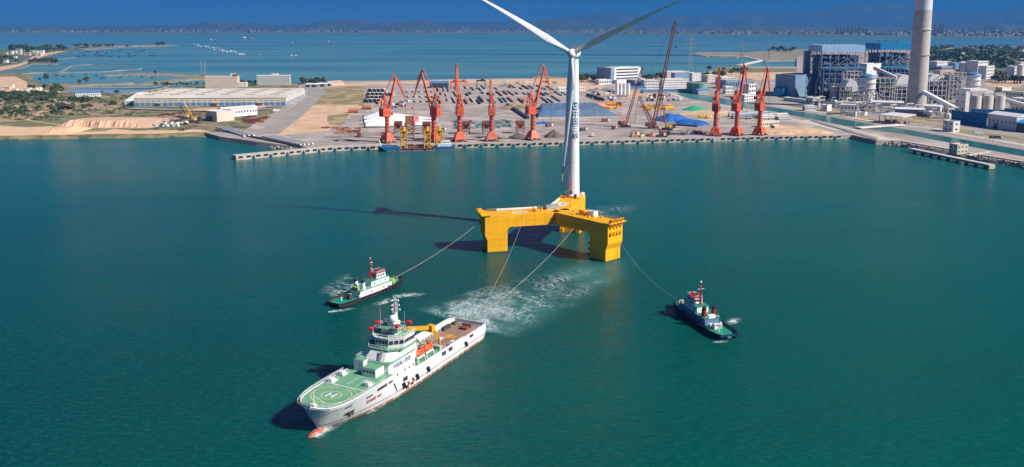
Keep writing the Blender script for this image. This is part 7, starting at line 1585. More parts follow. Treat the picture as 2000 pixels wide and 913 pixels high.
sm = [((1530, 197), (1572, 202), 191, 12, 0, 0, 'low white building farthest left along the canal bank'), ((1573, 203), (1587, 204.5), 191, 14, 1, 2, 'white cube house behind the canal, left part'),
 ((1572, 217), (1595, 217), 208, 11, 1, 6, 'single storey white house with a window row beside the canal'), ((1603, 217), (1615, 218), 205.5, 12, 1, 2, 'small square white house beside the canal'),
 ((1642, 225), (1674, 226), 206, 18, 2, 5, 'white two storey house with square windows beside the canal'), ((1652, 228), (1671, 229), 219.5, 7, 1, 4, 'low white annex in front of the two storey canal house'),
 ((1675, 225), (1689, 226), 220, 8, 0, 0, 'little white shed right of the two storey canal house')]
for pa, pb, yt, dp, r_w, c_w, lb in sm: building('canal_house', lb, pa, pb, yt, dp, 'white_wall', 'white', r_w, c_w, 0.4, 0.35, cat='house', group='white houses along the canal')
building('long_shed', 'long white shed at the foot of the cream frames', (1702, 215), (1764, 217), 199.5, 14, 'white_wall', 'white', gable=1, cat='shed'); building('long_shed', 'white shed right of the chimney foot', (1803, 221), (1836, 223), 207, 14, 'white_wall', 'white', gable=1, cat='shed')
building('long_shed', 'grey-white shed with blue columns between canal and chimney', (1748, 226), (1805, 228), 213, 14, 'blue_grey', 'white', 1, 14, 0.3, 0.7, gable=1, cat='shed')
def canopy(pa, pb, yt, depth, label):
    a, b = G(*pa, ZG), G(*pb, ZG); d = b - a; h_ = H(pa[0], pa[1], yt, ZG); T = thing('canopy', label, 'canopy', tuple(a), math.atan2(d.y, d.x)); L_ = d.length
    MB().box((L_ / 2, depth / 2, h_), (L_ + 1, depth, 0.8), 0, 1, R(3)).build('roof', 'white', T)
    for i in range(5):
        for y in (1, depth - 1): MB().beam((L_ * i / 4, y, 0), (L_ * i / 4, y, h_), 0.7, 0.7).build('post', 'pale_steel', T)
    mb = MB(); rr = random.Random(4)
    for k in range(16): mb.box((rr.uniform(2, L_ - 3), rr.uniform(3, depth - 3), 0), (rr.uniform(2, 5), 2, rr.uniform(1.5, 4)))
    mb.build('stored_equipment', 'grey_steel', T); MB().box((L_ / 2, -2, 0), (L_ * 1.3, 0.6, 2.0)).build('low_wall', 'sand', T)
canopy((1716, 240), (1762, 245), 224, 26, 'large white canopy on posts over equipment between canal and chimney')
# pipe racks along the plant front
for pa, pb, lb in (((1590, 207), (1840, 232), 'long elevated pipe rack running across the front of the power plant'), ((1690, 222), (1830, 229), 'shorter pipe rack in front of the white sheds')):
    a, b = G(*pa, ZG), G(*pb, ZG); T = thing('pipe_rack', lb, 'pipe rack', tuple(a), 0, 'pipe racks'); d = b - a; mb = MB(); d = Vector((d.x, d.y, 0)); sd_ = Vector((-d.y, d.x, 0)).normalized()
    for k in range(5): mb.cyl(sd_ * (k - 2) * 1.1 + Vector((0, 0, 6.6)), d + sd_ * (k - 2) * 1.1 + Vector((0, 0, 6.6)), 0.4, None, 6)
    mb.build('pipe_run', 'pale_steel', T); mb = MB(); n = int(d.length / 12)
    for i in range(n + 1):
        q = d * (i / n); mb.beam(q - sd_ * 2.6, q - sd_ * 2.6 + Vector((0, 0, 6)), 0.5, 0.5); mb.beam(q + sd_ * 2.6, q + sd_ * 2.6 + Vector((0, 0, 6)), 0.5, 0.5); mb.beam(q - sd_ * 2.6 + Vector((0, 0, 6)), q + sd_ * 2.6 + Vector((0, 0, 6)), 0.5, 0.5)
    mb.build('trestle_row', 'pale_steel', T)
# blue net fences and the right-hand house
def net(px, yts, label):
    T = thing('net_fence', label, 'fence', tuple(G(*px[0], ZG)), 0, 'tall blue net fences'); o_ = Vector(T.location); mb = MB(); mp_ = MB()
    for (p_, q_, yt) in zip(px, px[1:], yts):
        a, b = G(*p_, ZG) - o_, G(*q_, ZG) - o_; h_ = H(p_[0], p_[1], yt, ZG); mb.beam(a + Vector((0, 0, h_ / 2)), b + Vector((0, 0, h_ / 2)), 0.15, h_); n = max(2, int((b - a).length / 6))
        for i in range(n + 1): q = a.lerp(b, i / n) + Vector((0, -0.3, 0)); mp_.beam(q, q + Vector((0, 0, h_ + 0.5)), 0.3, 0.3)
        for k in range(1, 5): mp_.beam(a + Vector((0, -0.3, h_ * k / 4)), b + Vector((0, -0.3, h_ * k / 4)), 0.2, 0.2)
    mb.build('netting', 'blue_net', T); mp_.build('net_frame', 'blue_grey', T)
net([(1857, 239), (1894, 243), (1926, 249)], [216, 217], 'tall dark blue net fence left of the long shaded building'); net([(1894, 230), (1960, 232), (2060, 240)], [213, 212], 'tall blue net fence behind, below the beige silos')
T, l2, hh = building('workshop', 'long grey-white workshop with a white roof and a dark door at lower right', (1928, 249), (1984, 257), 222, 22, 'white_wall', 'white', 1, 7, 0.3, 0.16, gable=1)
MB().box((l2 * 0.3, -0.1, 0), (6, 0.3, 6)).build('door', 'window_dark', T)
building('blue_shed', 'teal roofed shed with dark posts at the lower right edge', (1984, 258), (2070, 266), 240, 24, 'core_dark', 'blue_bright', 1, 12, 0.5, 0.8, gable=1)
building('valve_house', 'small white flat-roofed house standing alone on the canal bank', (1841, 256), (1861, 259), 236, 9, 'white_wall', 'white', 2, 2, 0.35, 0.3, side=1)
# trucks and tank near the road
def truck(px, py, rz, body, label, L_=9, group='trucks near the plant road', z=ZG):
    T = thing('truck', label, 'truck', tuple(G(px, py, z)), rz, group); MB().box((-0.8, 0, 0.9), (L_ * 0.72, 2.6, 2.6)).build('cargo_body', body, T); MB().box((L_ * 0.42, 0, 0.8), (1.9, 2.4, 2.3), 0, 0.9).build('cab', 'white', T); MB().box((L_ * 0.42 + 0.92, 0, 1.9), (0.1, 2.0, 0.9)).build('windscreen', 'window_dark', T)
    for x in (-L_ * 0.3, -L_ * 0.12, L_ * 0.38):
        for y in (-1.15, 1.15): MB().cyl((x, y - 0.2, 0.5), (x, y + 0.2, 0.5), 0.5, None, 10).build('wheel', 'rubber', T)
    return T
truck(1911, 264.5, R(-12), 'white', 'white box truck parked beside the canal road'); truck(1944, 272, R(-14), 'dark_steel', 'dark tanker truck on the canal road right of the white one', 14)
truck(1848, 230, R(5), 'white', 'white truck parked left of the blue net fence')
for i, (x, y, m, lb) in enumerate([(1182, 238, 'rust', 'rusty red truck on the open quay right of the turbine tower'), (1139, 256, 'dark_steel', 'dark truck near the turbine tower on the open quay'), (1200, 252.5, 'rust', 'small rusty truck left of the crawler cranes'), (1158, 267, 'white', 'white truck close to the quay edge right of the turbine tower'), (1371, 231, 'crane_yellow', 'yellow truck on the brown bank left of the crane trio'), (1384, 231.5, 'crane_yellow', 'second yellow truck beside the brown bank, nearer the crane trio'), (864, 257, 'dark_steel', 'dark flatbed truck between the second and third portal cranes'), (702, 268, 'rust', 'small rusty truck left of the leftmost portal crane'), (540, 219, 'white', 'white truck on the road beside the warehouse'), (1072, 248, 'rust', 'red truck with a raised body behind the gravel heap')]):
    truck(x, y, R(10 + 25 * (i % 4)), m, lb, 10, 'trucks on the port yard', ZP)
# ================================================================== CRAWLER CRANES
def crawler(px, py, tipx, tipy, label, m, w, body, bays=26, back=None, jibdep=0.0, hookpx=None, mast=None):
    b = G(px, py, ZP); T = thing('crawler_crane', label, 'crane', tuple(b), 0, 'crawler cranes on the quay')
    def at_px(x, y, dy=0.0): lo = G(px, py, ZP); h_ = 0; X = lambda z: (x - 1000) / F_PX
    def lift(x, y):       # point in the vertical plane of the crane that shows at x, y
        lo, hi = -5, 400
        for _ in range(40):
            mm = (lo + hi) / 2; q = (b.x, b.y, ZP + mm)
            if PJ(q)[1] > y: lo = mm
            else: hi = mm
        dep = PJ((b.x, b.y, ZP + lo))[2]; return Vector(((x - 1000) / F_PX * dep - b.x, 0, lo))
    tip = lift(tipx, tipy); MB().lattice((0, 0, 3), tip, w, w * 0.6, bays, w * 0.085, (0, 1, 0)).build('boom', m, T)
    for s_ in (-1, 1): MB().box((0, s_ * 3.4, 0), (11, 1.6, 1.9)).build('track', 'dark_steel', T)
    MB().box((-2.5 if tip.x > 0 else 2.5, 0, 2.0), (9, 6, 4)).build('upper_body', body, T); MB().box((-7.5 if tip.x > 0 else 7.5, 0, 2.2), (2.5, 7, 4.2)).build('counterweight', 'dark_steel', T); MB().box((2.6, -3.4, 2), (2.2, 1.8, 2.6)).build('cab', 'white', T)
    if mast:
        q = lift(*mast); MB().lattice((-2, 0, 4), q, w * 0.8, w * 0.6, 12, w * 0.07, (0, 1, 0)).build('derrick_mast', m, T)
        mb = MB(); mb.cyl(q, tip, 0.18, None, 3); mb.cyl(q, (-22 if tip.x > 0 else 14, 0, 4), 0.25, None, 3); mb.build('pendant', 'dark_steel', T)
    else: mb = MB(); mb.beam((-1, 0, 5), (-8, 0, 16), 0.6, 0.6); mb.cyl((-8, 0, 16), tip, 0.15, None, 3); mb.cyl((-8, 0, 16), (-7, 0, 5), 0.25, None, 3); mb.build('gantry_frame', m, T)
    if hookpx: q = lift(*hookpx); mb = MB(); mb.cyl(tip + Vector((1.5, 0, 0)), (q.x, 0, q.z), 0.14, None, 3); mb.box((q.x, 0, q.z - 2), (1.4, 1.4, 3)); mb.build('hook', 'dark_steel', T)
    return T
crawler(1276, 251, 1319, 41, 'giant crawler crane with a very tall dark red lattice boom', 'rust', 3.6, 'rust', 34, hookpx=(1320, 92), mast=(1248, 188))
crawler(1222, 248, 1255, 131, 'orange-red crawler crane left of the giant one', 'crane_orange', 2.6, 'crane_pale', 22)
crawler(1303, 254, 1291, 188, 'smaller orange crawler crane just right of the giant one, boom leaning left', 'rust_orange', 2.0, 'crane_yellow', 14)
crawler(1292, 268, 1262, 214, 'rusty crawler crane at the quay edge with a low slanting boom', 'rust', 1.8, 'rust', 12)
crawler(365, 232, 349, 200, 'yellow crawler crane with thin dark booms in the left scrap yard', 'dark_steel', 1.6, 'crane_yellow', 12)
crawler(379, 238, 360, 201, 'second crawler crane with a yellow boom in the left scrap yard', 'crane_yellow', 1.4, 'crane_yellow', 12)
o = MB().beam((0, 0, 1), (30, -16, 1), 3.4, 1.8).build('folded_jib', 'dark_steel'); o.location = G(1306, 245, ZP); tag(o, 'dark steel jib lying on the quay right of the crawler cranes', 'crane jib')
# ================================================================== PYLONS AND POLES
def pylon(px, py, yt, label, w=9, m='grey_steel', z=ZP, arms=3):
    b = G(px, py, z); h_ = H(px, py, yt, z); T = thing('pylon', label, 'pylon', tuple(b), 0, 'lattice pylons'); MB().lattice((0, 0, 0), (0, 0, h_), w, w * 0.12, 16, 0.28, (1, 0, 0)).build('tower', m, T); mb = MB()
    for k in range(arms): z_ = h_ * (0.72 + 0.1 * k); mb.beam((-w * (1.0 - 0.15 * k), 0, z_), (w * (1.0 - 0.15 * k), 0, z_), 0.5, 0.8)
    mb.build('cross_arm', m, T); return T
pylon(1347, 152, 71, 'tall lattice pylon above the white blocks left of the crane trio', 13); pylon(1449, 127, 82, 'distant lattice pylon above the sandy causeway', 12); pylon(1502, 118, 82, 'distant lattice mast with a wide head left of the boiler house', 7); pylon(1996, 92, 68, 'far small pylon at the right edge above the woods', 10)
pylon(394, 149, 119, 'left thin crane mast on the brown spit behind the warehouse', 4, z=2, arms=0); pylon(401, 149, 118, 'right thin crane mast on the brown spit behind the warehouse', 4, z=2, arms=0)
lp = None
for i, (x, y) in enumerate([(419, 200), (525, 240), (1420, 236), (1575, 224), (1605, 228), (1638, 232), (1674, 238), (1720, 246), (1775, 254), (1802, 258), (1843, 266), (1890, 276), (1938, 284), (1991, 294)]):
    lb = f'{nth(i)} thin lamp mast from the left among those of the port and canal bank'
    if lp is None:
        lp = thing('lamp_mast', lb, 'lamp post', tuple(G(x, y, ZP)), 0, 'thin lamp masts'); MB().cyl((0, 0, 0), (0, 0, 12), 0.22, 0.12, 6).build('pole', 'pale_steel', lp); MB().box((0, 0, 12), (1.6, 0.5, 0.3)).build('lamp_head', 'white', lp)
    else: dup(lp, G(x, y, ZP), 0, lb)
# ================================================================== BREAKWATER, JETTY, CAUSEWAY RAILING
def rock_bank(line, hw, n, label, seed, z0=0.3, zs=3.0, size=(1.0, 2.2)):
    r_ = random.Random(seed); prot = []
    for k in range(5):
        mb = MB(); vs = []
        bm = bmesh.new(); bmesh.ops.create_icosphere(bm, subdivisions=1, radius=1)
        for v in bm.verts: v.co *= r_.uniform(0.7, 1.15); v.co.z *= 0.8
        me = bpy.data.meshes.new('boulder'); bm.to_mesh(me); bm.free(); me.materials.append(M['rock']); prot.append(me)
    for k in range(n):
        t = r_.random(); s = t * (len(line) - 1); i = min(int(s), len(line) - 2); f = s - i; a, b = line[i], line[i + 1]; u = r_.uniform(0, 1)
        p_ = G(a[0] + (b[0] - a[0]) * f, a[1] + (b[1] - a[1]) * f, 0); p_.y += (u - 0.3) * hw; o = bpy.data.objects.new('boulder', prot[k % 5]); COL.objects.link(o); sc = r_.uniform(*size)
        o.location = (p_.x, p_.y, z0 + zs * u * 0.9); o.rotation_euler = (r_.uniform(0, 3), r_.uniform(0, 3), r_.uniform(0, 3)); o.scale = (sc, sc, sc * 0.8); tag(o, label, 'boulder', label.split(' on ')[-1] + ' boulders')
pts = strip_px([(1716, 272), (1760, 275.5), (1800, 283.5), (1850, 292.5), (1900, 301.5), (2000, 318), (2200, 350)], 16, 3.0)
land('breakwater', None, 3.2, 'rock', 6, base=-1, world_pts=pts)
rock_bank([(1722, 283), (1760, 286), (1800, 293), (1862, 304), (1905, 312)], 8, 120, 'grey boulder on the breakwater left of the sand-coloured house', 5); rock_bank([(1905, 313), (1950, 320), (2010, 331)], 8, 90, 'grey boulder on the breakwater right of the sand-coloured house', 6)
rock_bank([(432, 271), (480, 280), (530, 289), (575, 298)], 6, 90, 'pale boulder on the riprap bank at the left end of the port', 7, size=(0.8, 1.8))
ribbon('breakwater_path', [(1716, 271), (1760, 275), (1850, 291), (1900, 300), (2000, 316)], 4, 3.9, 'concrete_pale')
a, b = G(1584, 236, ZP), G(1712, 273.5, ZP); T = thing('railing', 'long pale concrete railing along the causeway between harbour and canal', 'railing', tuple(a)); d = b - a; mb = MB(); n = 46
for i in range(n + 1): q = d * (i / n); mb.box(tuple(q), (0.7, 0.7, 2.2))
mb.build('posts', 'concrete_pale', T); MB().beam((0, 0, 2.3), d + Vector((0, 0, 2.3)), 0.6, 0.4).build('top_rail', 'concrete_pale', T); MB().beam(Vector((0, -1.5, 0.2)), d + Vector((0, -1.5, 0.2)), 0.5, 1.2).build('kerb_wall', 'grey_steel', T)
a, b = G(1675, 252, ZP), G(1760, 246, ZP); T = thing('canal_bridge', 'flat pale concrete bridge across the canal near the causeway', 'bridge', tuple((a + b) / 2), 0)
d = (b - a) / 2; MB().beam(-d + Vector((0, 0, 1.2)), d + Vector((0, 0, 1.2)), 12, 0.9).build('deck', 'concrete_pale', T); MB().beam(-d + Vector((0, -6, 2)), d + Vector((0, -6, 2)), 0.3, 1.0).build('parapet', 'white', T)
a, b = G(1776, 291.5, 3.2), G(1932, 324, 3.2); d = b - a; T = thing('jetty', 'narrow pale concrete jetty on dark piles parallel to the breakwater', 'jetty', tuple(a), math.atan2(d.y, d.x)); L_ = d.length
MB().box((L_ / 2, 2.5, 0), (L_ + 1, 6, 0.7)).build('deck', 'concrete_pale', T); MB().box((L_ + 0.1, 2.5, -2.8), (1.2, 5.9, 2.8)).build('end_wall', 'concrete', T)
for k in range(9): MB().box((L_ * (k + 0.5) / 9, 2.6, -3.8), (2.0, 4.4, 3.8)).build('pile', 'dark_steel', T)
MB().box((L_ / 2, 0.2, -1.3), (L_, 0.5, 1.3)).build('fender_beam', 'concrete', T)
for t in (0.22, 0.42, 0.63): MB().beam((L_ * t, -0.8, -3), (L_ * t - 1.2, -0.4, 0.3), 0.6, 0.6).build('access_ladder', 'concrete_pale', T)
T, l2, hh = building('pump_building', 'small sand-coloured two storey house at the breakwater beside the jetty', (1869, 301.5), (1890, 300.5), 284.5, 10, 'cream_wall', 'concrete_pale', 2, 3, 0.4, 0.32, z=3.2, side=-1)
conv = G(1890, 305, 3.5); o = MB().beam((0, 0, 0), G(1932, 298, 3.5) - conv, 4, 0.8).build('footbridge', 'concrete_pale'); o.location = conv + Vector((0, 0, 0.6)); tag(o, 'short pale footbridge joining the jetty house to the breakwater', 'bridge')
ribbon('water_strip', [(560, 263), (600, 283)], 1, ZP, 'concrete_pale')
# beach fixtures and far boats
def boat(px, py, L_, m, label, sup='white', rz=0.0, group='boats on the bay'):
    p_ = G(px, py, 0); T = thing('boat', label, 'boat', tuple(p_), rz, group)
    rs = [[(x * L_ / 2, y * hb * L_ * 0.13, z) for y, z in ((-1, h_), (-0.7, -0.5), (0.7, -0.5), (1, h_))] for x, hb, h_ in ((-1, 0.8, 0.045 * L_), (-0.2, 1, 0.04 * L_), (0.6, 0.8, 0.05 * L_), (1, 0.05, 0.075 * L_))]
    MB().loft(rs).build('hull', m, T); MB().box((-L_ * 0.28, 0, 0.04 * L_), (L_ * 0.2, L_ * 0.16, L_ * 0.12)).build('cabin', sup, T); return T
boat(573, 109, 26, 'white', 'white boat on the bay above the grey office block'); boat(484, 76, 90, 'pink', 'small distant ship with a reddish hull on the bay'); boat(415, 78, 40, 'white', 'distant white boat near the far shore, upper left'); boat(509, 107, 18, 'dark_steel', 'dark small boat on the bay above the warehouse'); boat(646, 82, 40, 'grey_steel', 'tiny grey vessel far out on the bay'); boat(575, 84, 30, 'dark_steel', 'tiny dark vessel far out on the bay, left of the grey one')
boat(268, 262.5, 8, 'rust', 'small rusty boat on the water edge of the left beach', 'rust', 0.3, 'boats at the beach')
r_ = random.Random(31); fl = sorted((385 + 85 * (t / 26) + r_.uniform(-5, 5), 88 + 17 * (t / 26) + r_.uniform(-1.8, 2.2)) for t in range(27))
for i, (x, y) in enumerate(fl): boat(x, y, 20, 'white', f'{nth(i)} small white boat from the left in the straggling line on the bay', 'pink' if i % 4 == 0 else 'white', r_.uniform(0, 3), 'line of small white boats on the bay')
raft = None; rp = sorted([(r_.uniform(118, 305), r_.uniform(99, 113)) for _ in range(46)]) 
for i, (x, y) in enumerate(rp):
    if raft is None: raft = MB().box((0, 0, 0), (13, 9, 0.7)).box((0, 0, 0.7), (4, 3, 1.8)).box((-5, 0, 0.7), (0.5, 8, 0.4)).box((5, 0, 0.7), (0.5, 8, 0.4)).build('fish_raft', 'hull_navy'); o = raft
    else: o = raft.copy(); COL.objects.link(o)
    place(o, G(x, y, 0), r_.uniform(-0.3, 0.3)); s = r_.uniform(0.6, 1.5); o.scale = (s, s, 1); tag(o, f'{nth(i)} dark fish raft from the left in the shallow bay beyond the dikes', 'raft', 'dark fish rafts in the bay')
for i, (x, y) in enumerate(sorted([(108, 147), (111, 149), (124, 150), (140, 149), (167, 146), (188, 148), (235, 152), (198, 155), (203, 152), (276, 151), (297, 152)])):
    o = raft.copy(); COL.objects.link(o); place(o, G(x, y, 0), 0.2); tag(o, f'{nth(i)} dark raft from the left in the pond between the lower dikes', 'raft', 'dark rafts in the lower ponds')
# ================================================================== PLANTS
def leaf_mesh(n, rx, rz, size, seed, base=0.25, m='foliage', lobes=7):
    r_ = random.Random(seed); mb = MB(); cs = [(r_.uniform(-0.55, 0.55) * rx, r_.uniform(-0.55, 0.55) * rx, rz * r_.uniform(base, 0.95), rx * r_.uniform(0.3, 0.55)) for _ in range(lobes)]
    for k in range(n):
        cx, cy, cz, cr_ = cs[k % lobes]; th, ph = r_.uniform(0, 6.28), math.acos(r_.uniform(-0.6, 1)); rr = cr_ * r_.uniform(0.6, 1.05)
        p_ = Vector((cx + rr * math.sin(ph) * math.cos(th), cy + rr * math.sin(ph) * math.sin(th), max(0.1, cz + rr * math.cos(ph) * 0.8)))
        q = Vector((r_.uniform(-1, 1), r_.uniform(-1, 1), r_.uniform(-0.3, 1))).normalized(); u = q.orthogonal().normalized(); v = q.cross(u); s = size * r_.uniform(0.6, 1.3)
        mb.add([p_ - u * s - v * s * 0.6, p_ + u * s - v * s * 0.5, p_ + u * s * 0.7 + v * s, p_ - u * s * 0.6 + v * s * 0.8], [(0, 1, 2, 3)])
    return mb
shr = [leaf_mesh(170, 1, 0.9, 0.17, s, 0.15, lobes=6).build('shrub', m) for s, m in ((1, 'foliage'), (2, 'foliage'), (3, 'foliage_light'), (4, 'foliage'))]
used = [False] * 4
def shrub(x, y, s, label, group, z=ZB, kind=None, sz=1.0):
    k = r_.randrange(4) if kind is None else kind
    if not used[k]: o = shr[k]; used[k] = True
    else: o = shr[k].copy(); COL.objects.link(o)
    place(o, G(x, y, z), r_.uniform(0, 6)); o.scale = (s, s, s * sz); tag(o, label, 'shrub', group)
r_ = random.Random(77)
for k in range(105):
    x = r_.uniform(-20, 108); y = 183 + abs(r_.gauss(0, 1)) * 8
    if y > 208: y = r_.uniform(186, 200)
    shrub(x, y, r_.uniform(3.5, 7.5), 'dark green shrub in the dense scrub at the left edge above the beach', 'shrubs of the dense left scrub', kind=(0, 1, 3)[k % 3], sz=0.8)
for k in range(60):
    x = r_.uniform(-10, 262); y = r_.uniform(192, 232)
    if 140 < x and y > 212: x -= 130
    if abs(x - 100) < 30 and y > 205: continue
    shrub(x, y, r_.uniform(1.5, 4.0), 'scattered green shrub on the sandy ground above the left beach', 'scattered shrubs above the beach', sz=0.8)
for i, (x, y, s) in enumerate(sorted([(15, 219, 7), (35, 222, 7), (120, 214, 9), (113, 219, 8), (137, 214, 8), (110, 222, 6), (165, 211, 5), (176, 210, 5), (222, 205, 6), (140, 196, 6), (150, 197, 7), (163, 197, 7), (175, 198, 7), (112, 174, 9), (88, 172, 7), (155, 186, 5), (198, 184, 5), (227, 182, 5), (62, 174, 7), (108, 177, 8), (118, 178, 8), (227, 245, 5), (235, 247, 4), (355, 256, 3), (4, 222, 6), (97, 214, 6), (73, 217, 7), (45, 214, 6)])):
    shrub(x, y, s, f'{nth(i)} larger bush from the left among the bushes around the dirt tracks', 'larger bushes by the dirt tracks', sz=0.95)
def make_tree(seed, m):
    T = bpy.data.objects.new('tree', None); COL.objects.link(T); T.empty_display_size = 1; mb = MB(); mb.cyl((0, 0, 0), (0.05, 0, 0.55), 0.06, 0.03, 7)
    for k in range(4): a_ = k * 1.7; mb.cyl((0.02, 0, 0.3 + 0.05 * k), (math.cos(a_) * 0.22, math.sin(a_) * 0.22, 0.55 + 0.05 * k), 0.025, 0.01, 5)
    mb.build('trunk', 'bark', T); leaf_mesh(240, 0.42, 1.0, 0.075, seed, 0.4, m, 8).build('crown', m, T); return T
trees = [make_tree(11, 'foliage'), make_tree(12, 'foliage'), make_tree(13, 'foliage_light')]; tu = [False] * 3
def tree(x, y, h_, label, group, z=ZB, wide=1.0):
    k = r_.randrange(3); loc = G(x, y, z)
    if not tu[k]: o = trees[k]; tu[k] = True; o.location = loc; o.scale = (h_ * wide, h_ * wide, h_)
    else: o = dup(trees[k], loc, r_.uniform(0, 6), sc=(h_ * wide, h_ * wide, h_))
    tag(o, label, 'tree', group)
def trees_in(reg, n, h0, h1, label, group, z=ZB, wide=1.2):
    ps = sorted((r_.uniform(reg[0], reg[2]), r_.uniform(reg[1], reg[3])) for _ in range(n))
    for i, (x, y) in enumerate(ps): tree(x, y, r_.uniform(h0, h1), f'{nth(i)} tree from the left {label}', group, z, wide)
trees_in((58, 122.5, 113, 124.5), 18, 11, 16, 'in the wooded strip among the left ponds', 'trees of the wooded pond strip', 1.6, 1.5)
trees_in((20, 96.5, 130, 104), 30, 14, 24, 'in the wood around the far left village', 'trees of the village wood', 3, 2.2)
trees_in((-20, 112, 30, 128), 14, 12, 18, 'in front of the far left village', 'trees before the village', 3, 1.6)
trees_in((130, 90.5, 250, 93), 16, 12, 18, 'on the long thin spit', 'trees on the thin spit', 1.6, 2.0)
trees_in((305, 89, 320, 90), 4, 16, 22, 'in the clump at the end of the thin spit', 'clump at the spit end', 1.6, 1.8)
for x, y, h_, lb in ((90, 159, 17, 'tall slender tree standing alone on the dike above the lower ponds'), (79, 159, 8, 'low tree left of the tall slender one on the dike'), (169, 166, 16, 'round lone tree on the dike in the middle of the ponds'), (155, 166, 10, 'smaller lone tree left of the round one on the dike'), (304, 146, 9, 'small tree on the brown spit')): tree(x, y, h_, lb, 'lone trees of the left dikes', 2)
trees_in((588, 161, 632, 165), 22, 7, 11, 'in the dark tree line right of the grey office block', 'tree line by the office block', ZP, 1.5)
trees_in((472, 165, 500, 167), 8, 6, 9, 'between the two office blocks', 'trees between the office blocks', ZP, 1.5)
trees_in((300, 165, 400, 168.5), 22, 4, 7, 'along the road behind the long warehouse', 'trees behind the warehouse', ZP, 1.6)
trees_in((1130, 153, 1195, 162), 30, 8, 13, 'in the grove left of the large office building', 'grove left of the large office building', ZP, 1.5)
trees_in((1255, 150, 1300, 164), 16, 8, 13, 'behind the crawler crane boom', 'trees behind the crawler cranes', ZP, 1.4)
trees_in((1370, 138, 1480, 152), 18, 8, 13, 'on the green strip behind the works town', 'trees behind the works town', ZP, 1.6)
trees_in((1500, 97, 1556, 104), 16, 12, 18, 'on the far spit left of the boiler house', 'trees on the far spit', 2, 1.8)
trees_in((1940, 146, 2010, 164), 24, 11, 17, 'in the dark grove near the right edge', 'grove near the right edge', ZP, 1.6)
trees_in((1790, 104, 2010, 132), 48, 11, 18, 'in the background woods right of the chimney', 'background woods right of the chimney', ZP, 2.4)
for i in range(50):
    x = r_.uniform(1812, 2010); y = r_.uniform(100, 128); vil.append((x, y))
for i, (x, y) in enumerate(sorted(vil[-50:])): building('village_house', f'{nth(i)} house from the left among the background woods right of the chimney', (x, y), (x + r_.uniform(4, 9), y), y - r_.uniform(2.5, 6.0), 14, r_.choice(('white_wall', 'white_wall', 'pink_wall', 'cream_wall')), 'roof_pale', z=ZP, cat='house', group='houses in the background woods', parapet=False)

# the far woods read as one mass: leaf clumps all through it
mb = MB(); r_ = random.Random(91)
for k in range(1500):
    x = r_.uniform(1780, 2030); y = r_.uniform(93, 134); p_ = G(x, y, ZP); h_ = r_.uniform(7, 15); w = r_.uniform(6, 14)
    if noise.noise(Vector((x * 0.03, y * 0.12, 0))) < -0.12: continue
    for q in range(7):
        c_ = p_ + Vector((r_.uniform(-w, w), r_.uniform(-w, w), r_.uniform(0.3, 1) * h_)); s = r_.uniform(2, 4.5); n_ = Vector((r_.uniform(-1, 1), r_.uniform(-1, 1), r_.uniform(0, 1))).normalized(); u = n_.orthogonal().normalized(); v = n_.cross(u)
        mb.add([c_ - u * s - v * s * 0.5, c_ + u * s - v * s * 0.6, c_ + u * s * 0.6 + v * s, c_ - u * s * 0.7 + v * s * 0.7], [(0, 1, 2, 3)])
struct(mb.build('background_wood', 'foliage'), 'stuff')
mb = MB()
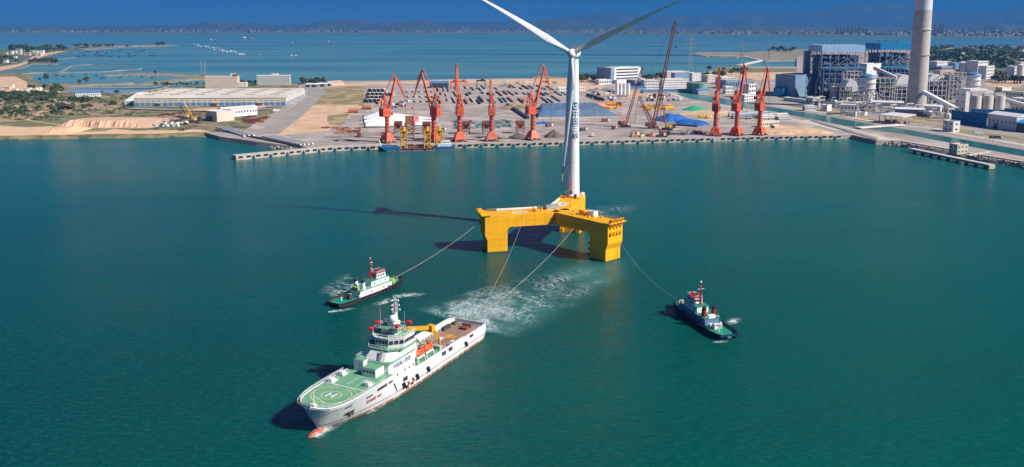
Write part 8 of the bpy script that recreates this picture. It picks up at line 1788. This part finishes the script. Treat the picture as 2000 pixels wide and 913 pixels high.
for k in range(1700):
    x = r_.uniform(-40, 262); y = r_.uniform(184, 236)
    if noise.noise(Vector((x * 0.04, y * 0.14, 5))) < 0.02 or (110 < x and y > 226) : continue
    p_ = G(x, y, ZB); w = r_.uniform(1, 4)
    for q in range(5):
        c_ = p_ + Vector((r_.uniform(-w, w), r_.uniform(-w, w), r_.uniform(0.2, 1.6))); s = r_.uniform(0.5, 1.3); n_ = Vector((r_.uniform(-1, 1), r_.uniform(-1, 1), r_.uniform(0.2, 1))).normalized(); u = n_.orthogonal().normalized(); v = n_.cross(u)
        mb.add([c_ - u * s - v * s * 0.5, c_ + u * s - v * s * 0.6, c_ + u * s * 0.6 + v * s, c_ - u * s * 0.7 + v * s * 0.7], [(0, 1, 2, 3)])
struct(mb.build('ground_scrub', 'foliage'), 'stuff')

# small plant equipment between the towers and the canal
r_ = random.Random(57); ek = {}; rk = {}
for x, y, k in sorted((r_.uniform(1592, 1860), r_.uniform(0, 1), r_.randrange(4)) for _ in range(90)):
    yy = 197 + (x - 1592) * 0.085 + y * 14; nm, cn = (('small_tank', 'white tank'), ('equipment_box', 'grey equipment box'), ('pipe_rack', 'pale pipe rack'), ('duct_unit', 'cream duct unit'))[k]
    if k not in ek:
        mb = MB()
        if k == 0: mb.lathe([(2.4, 0), (2.4, 5), (1.4, 6), (0.1, 6.3)], n=14); mm = 'white'
        elif k == 1: mb.box((0, 0, 0), (5, 4, 3.2)); mb.box((0.5, 0, 3.2), (2, 2, 1)); mb.box((-2.9, 0, 0), (0.8, 1.5, 2)); mm = 'grey_steel'
        elif k == 2:
            for q in (-4, 0, 4): mb.beam((q, -1.5, 0), (q, -1.5, 7), 0.4, 0.4); mb.beam((q, 1.5, 0), (q, 1.5, 7), 0.4, 0.4)
            for q in (3.5, 7): mb.cyl((-5, -1, q), (5, -1, q), 0.4, None, 6); mb.cyl((-5, 1, q), (5, 1, q), 0.4, None, 6)
            mm = 'pale_steel'
        else: mb.box((0, 0, 0), (4, 4, 5)); mb.cyl((0, 0, 5), (0, 0, 9), 0.8, None, 8); mb.cyl((0, 0, 8.6), (6, 0, 8.6), 0.8, None, 8); mm = 'cream_wall'
        o = mb.build(nm, mm); ek[k] = o
    else: o = ek[k].copy(); COL.objects.link(o)
    place(o, G(x, yy, ZP), r_.uniform(-0.4, 0.4)); s = r_.uniform(0.8, 1.5); o.scale = (s, s, s); rk[cn] = rk.get(cn, -1) + 1
    tag(o, f'{nth(rk[cn])} {cn} from the left along the foot of the power plant', cn, cn + ' at the foot of the power plant')
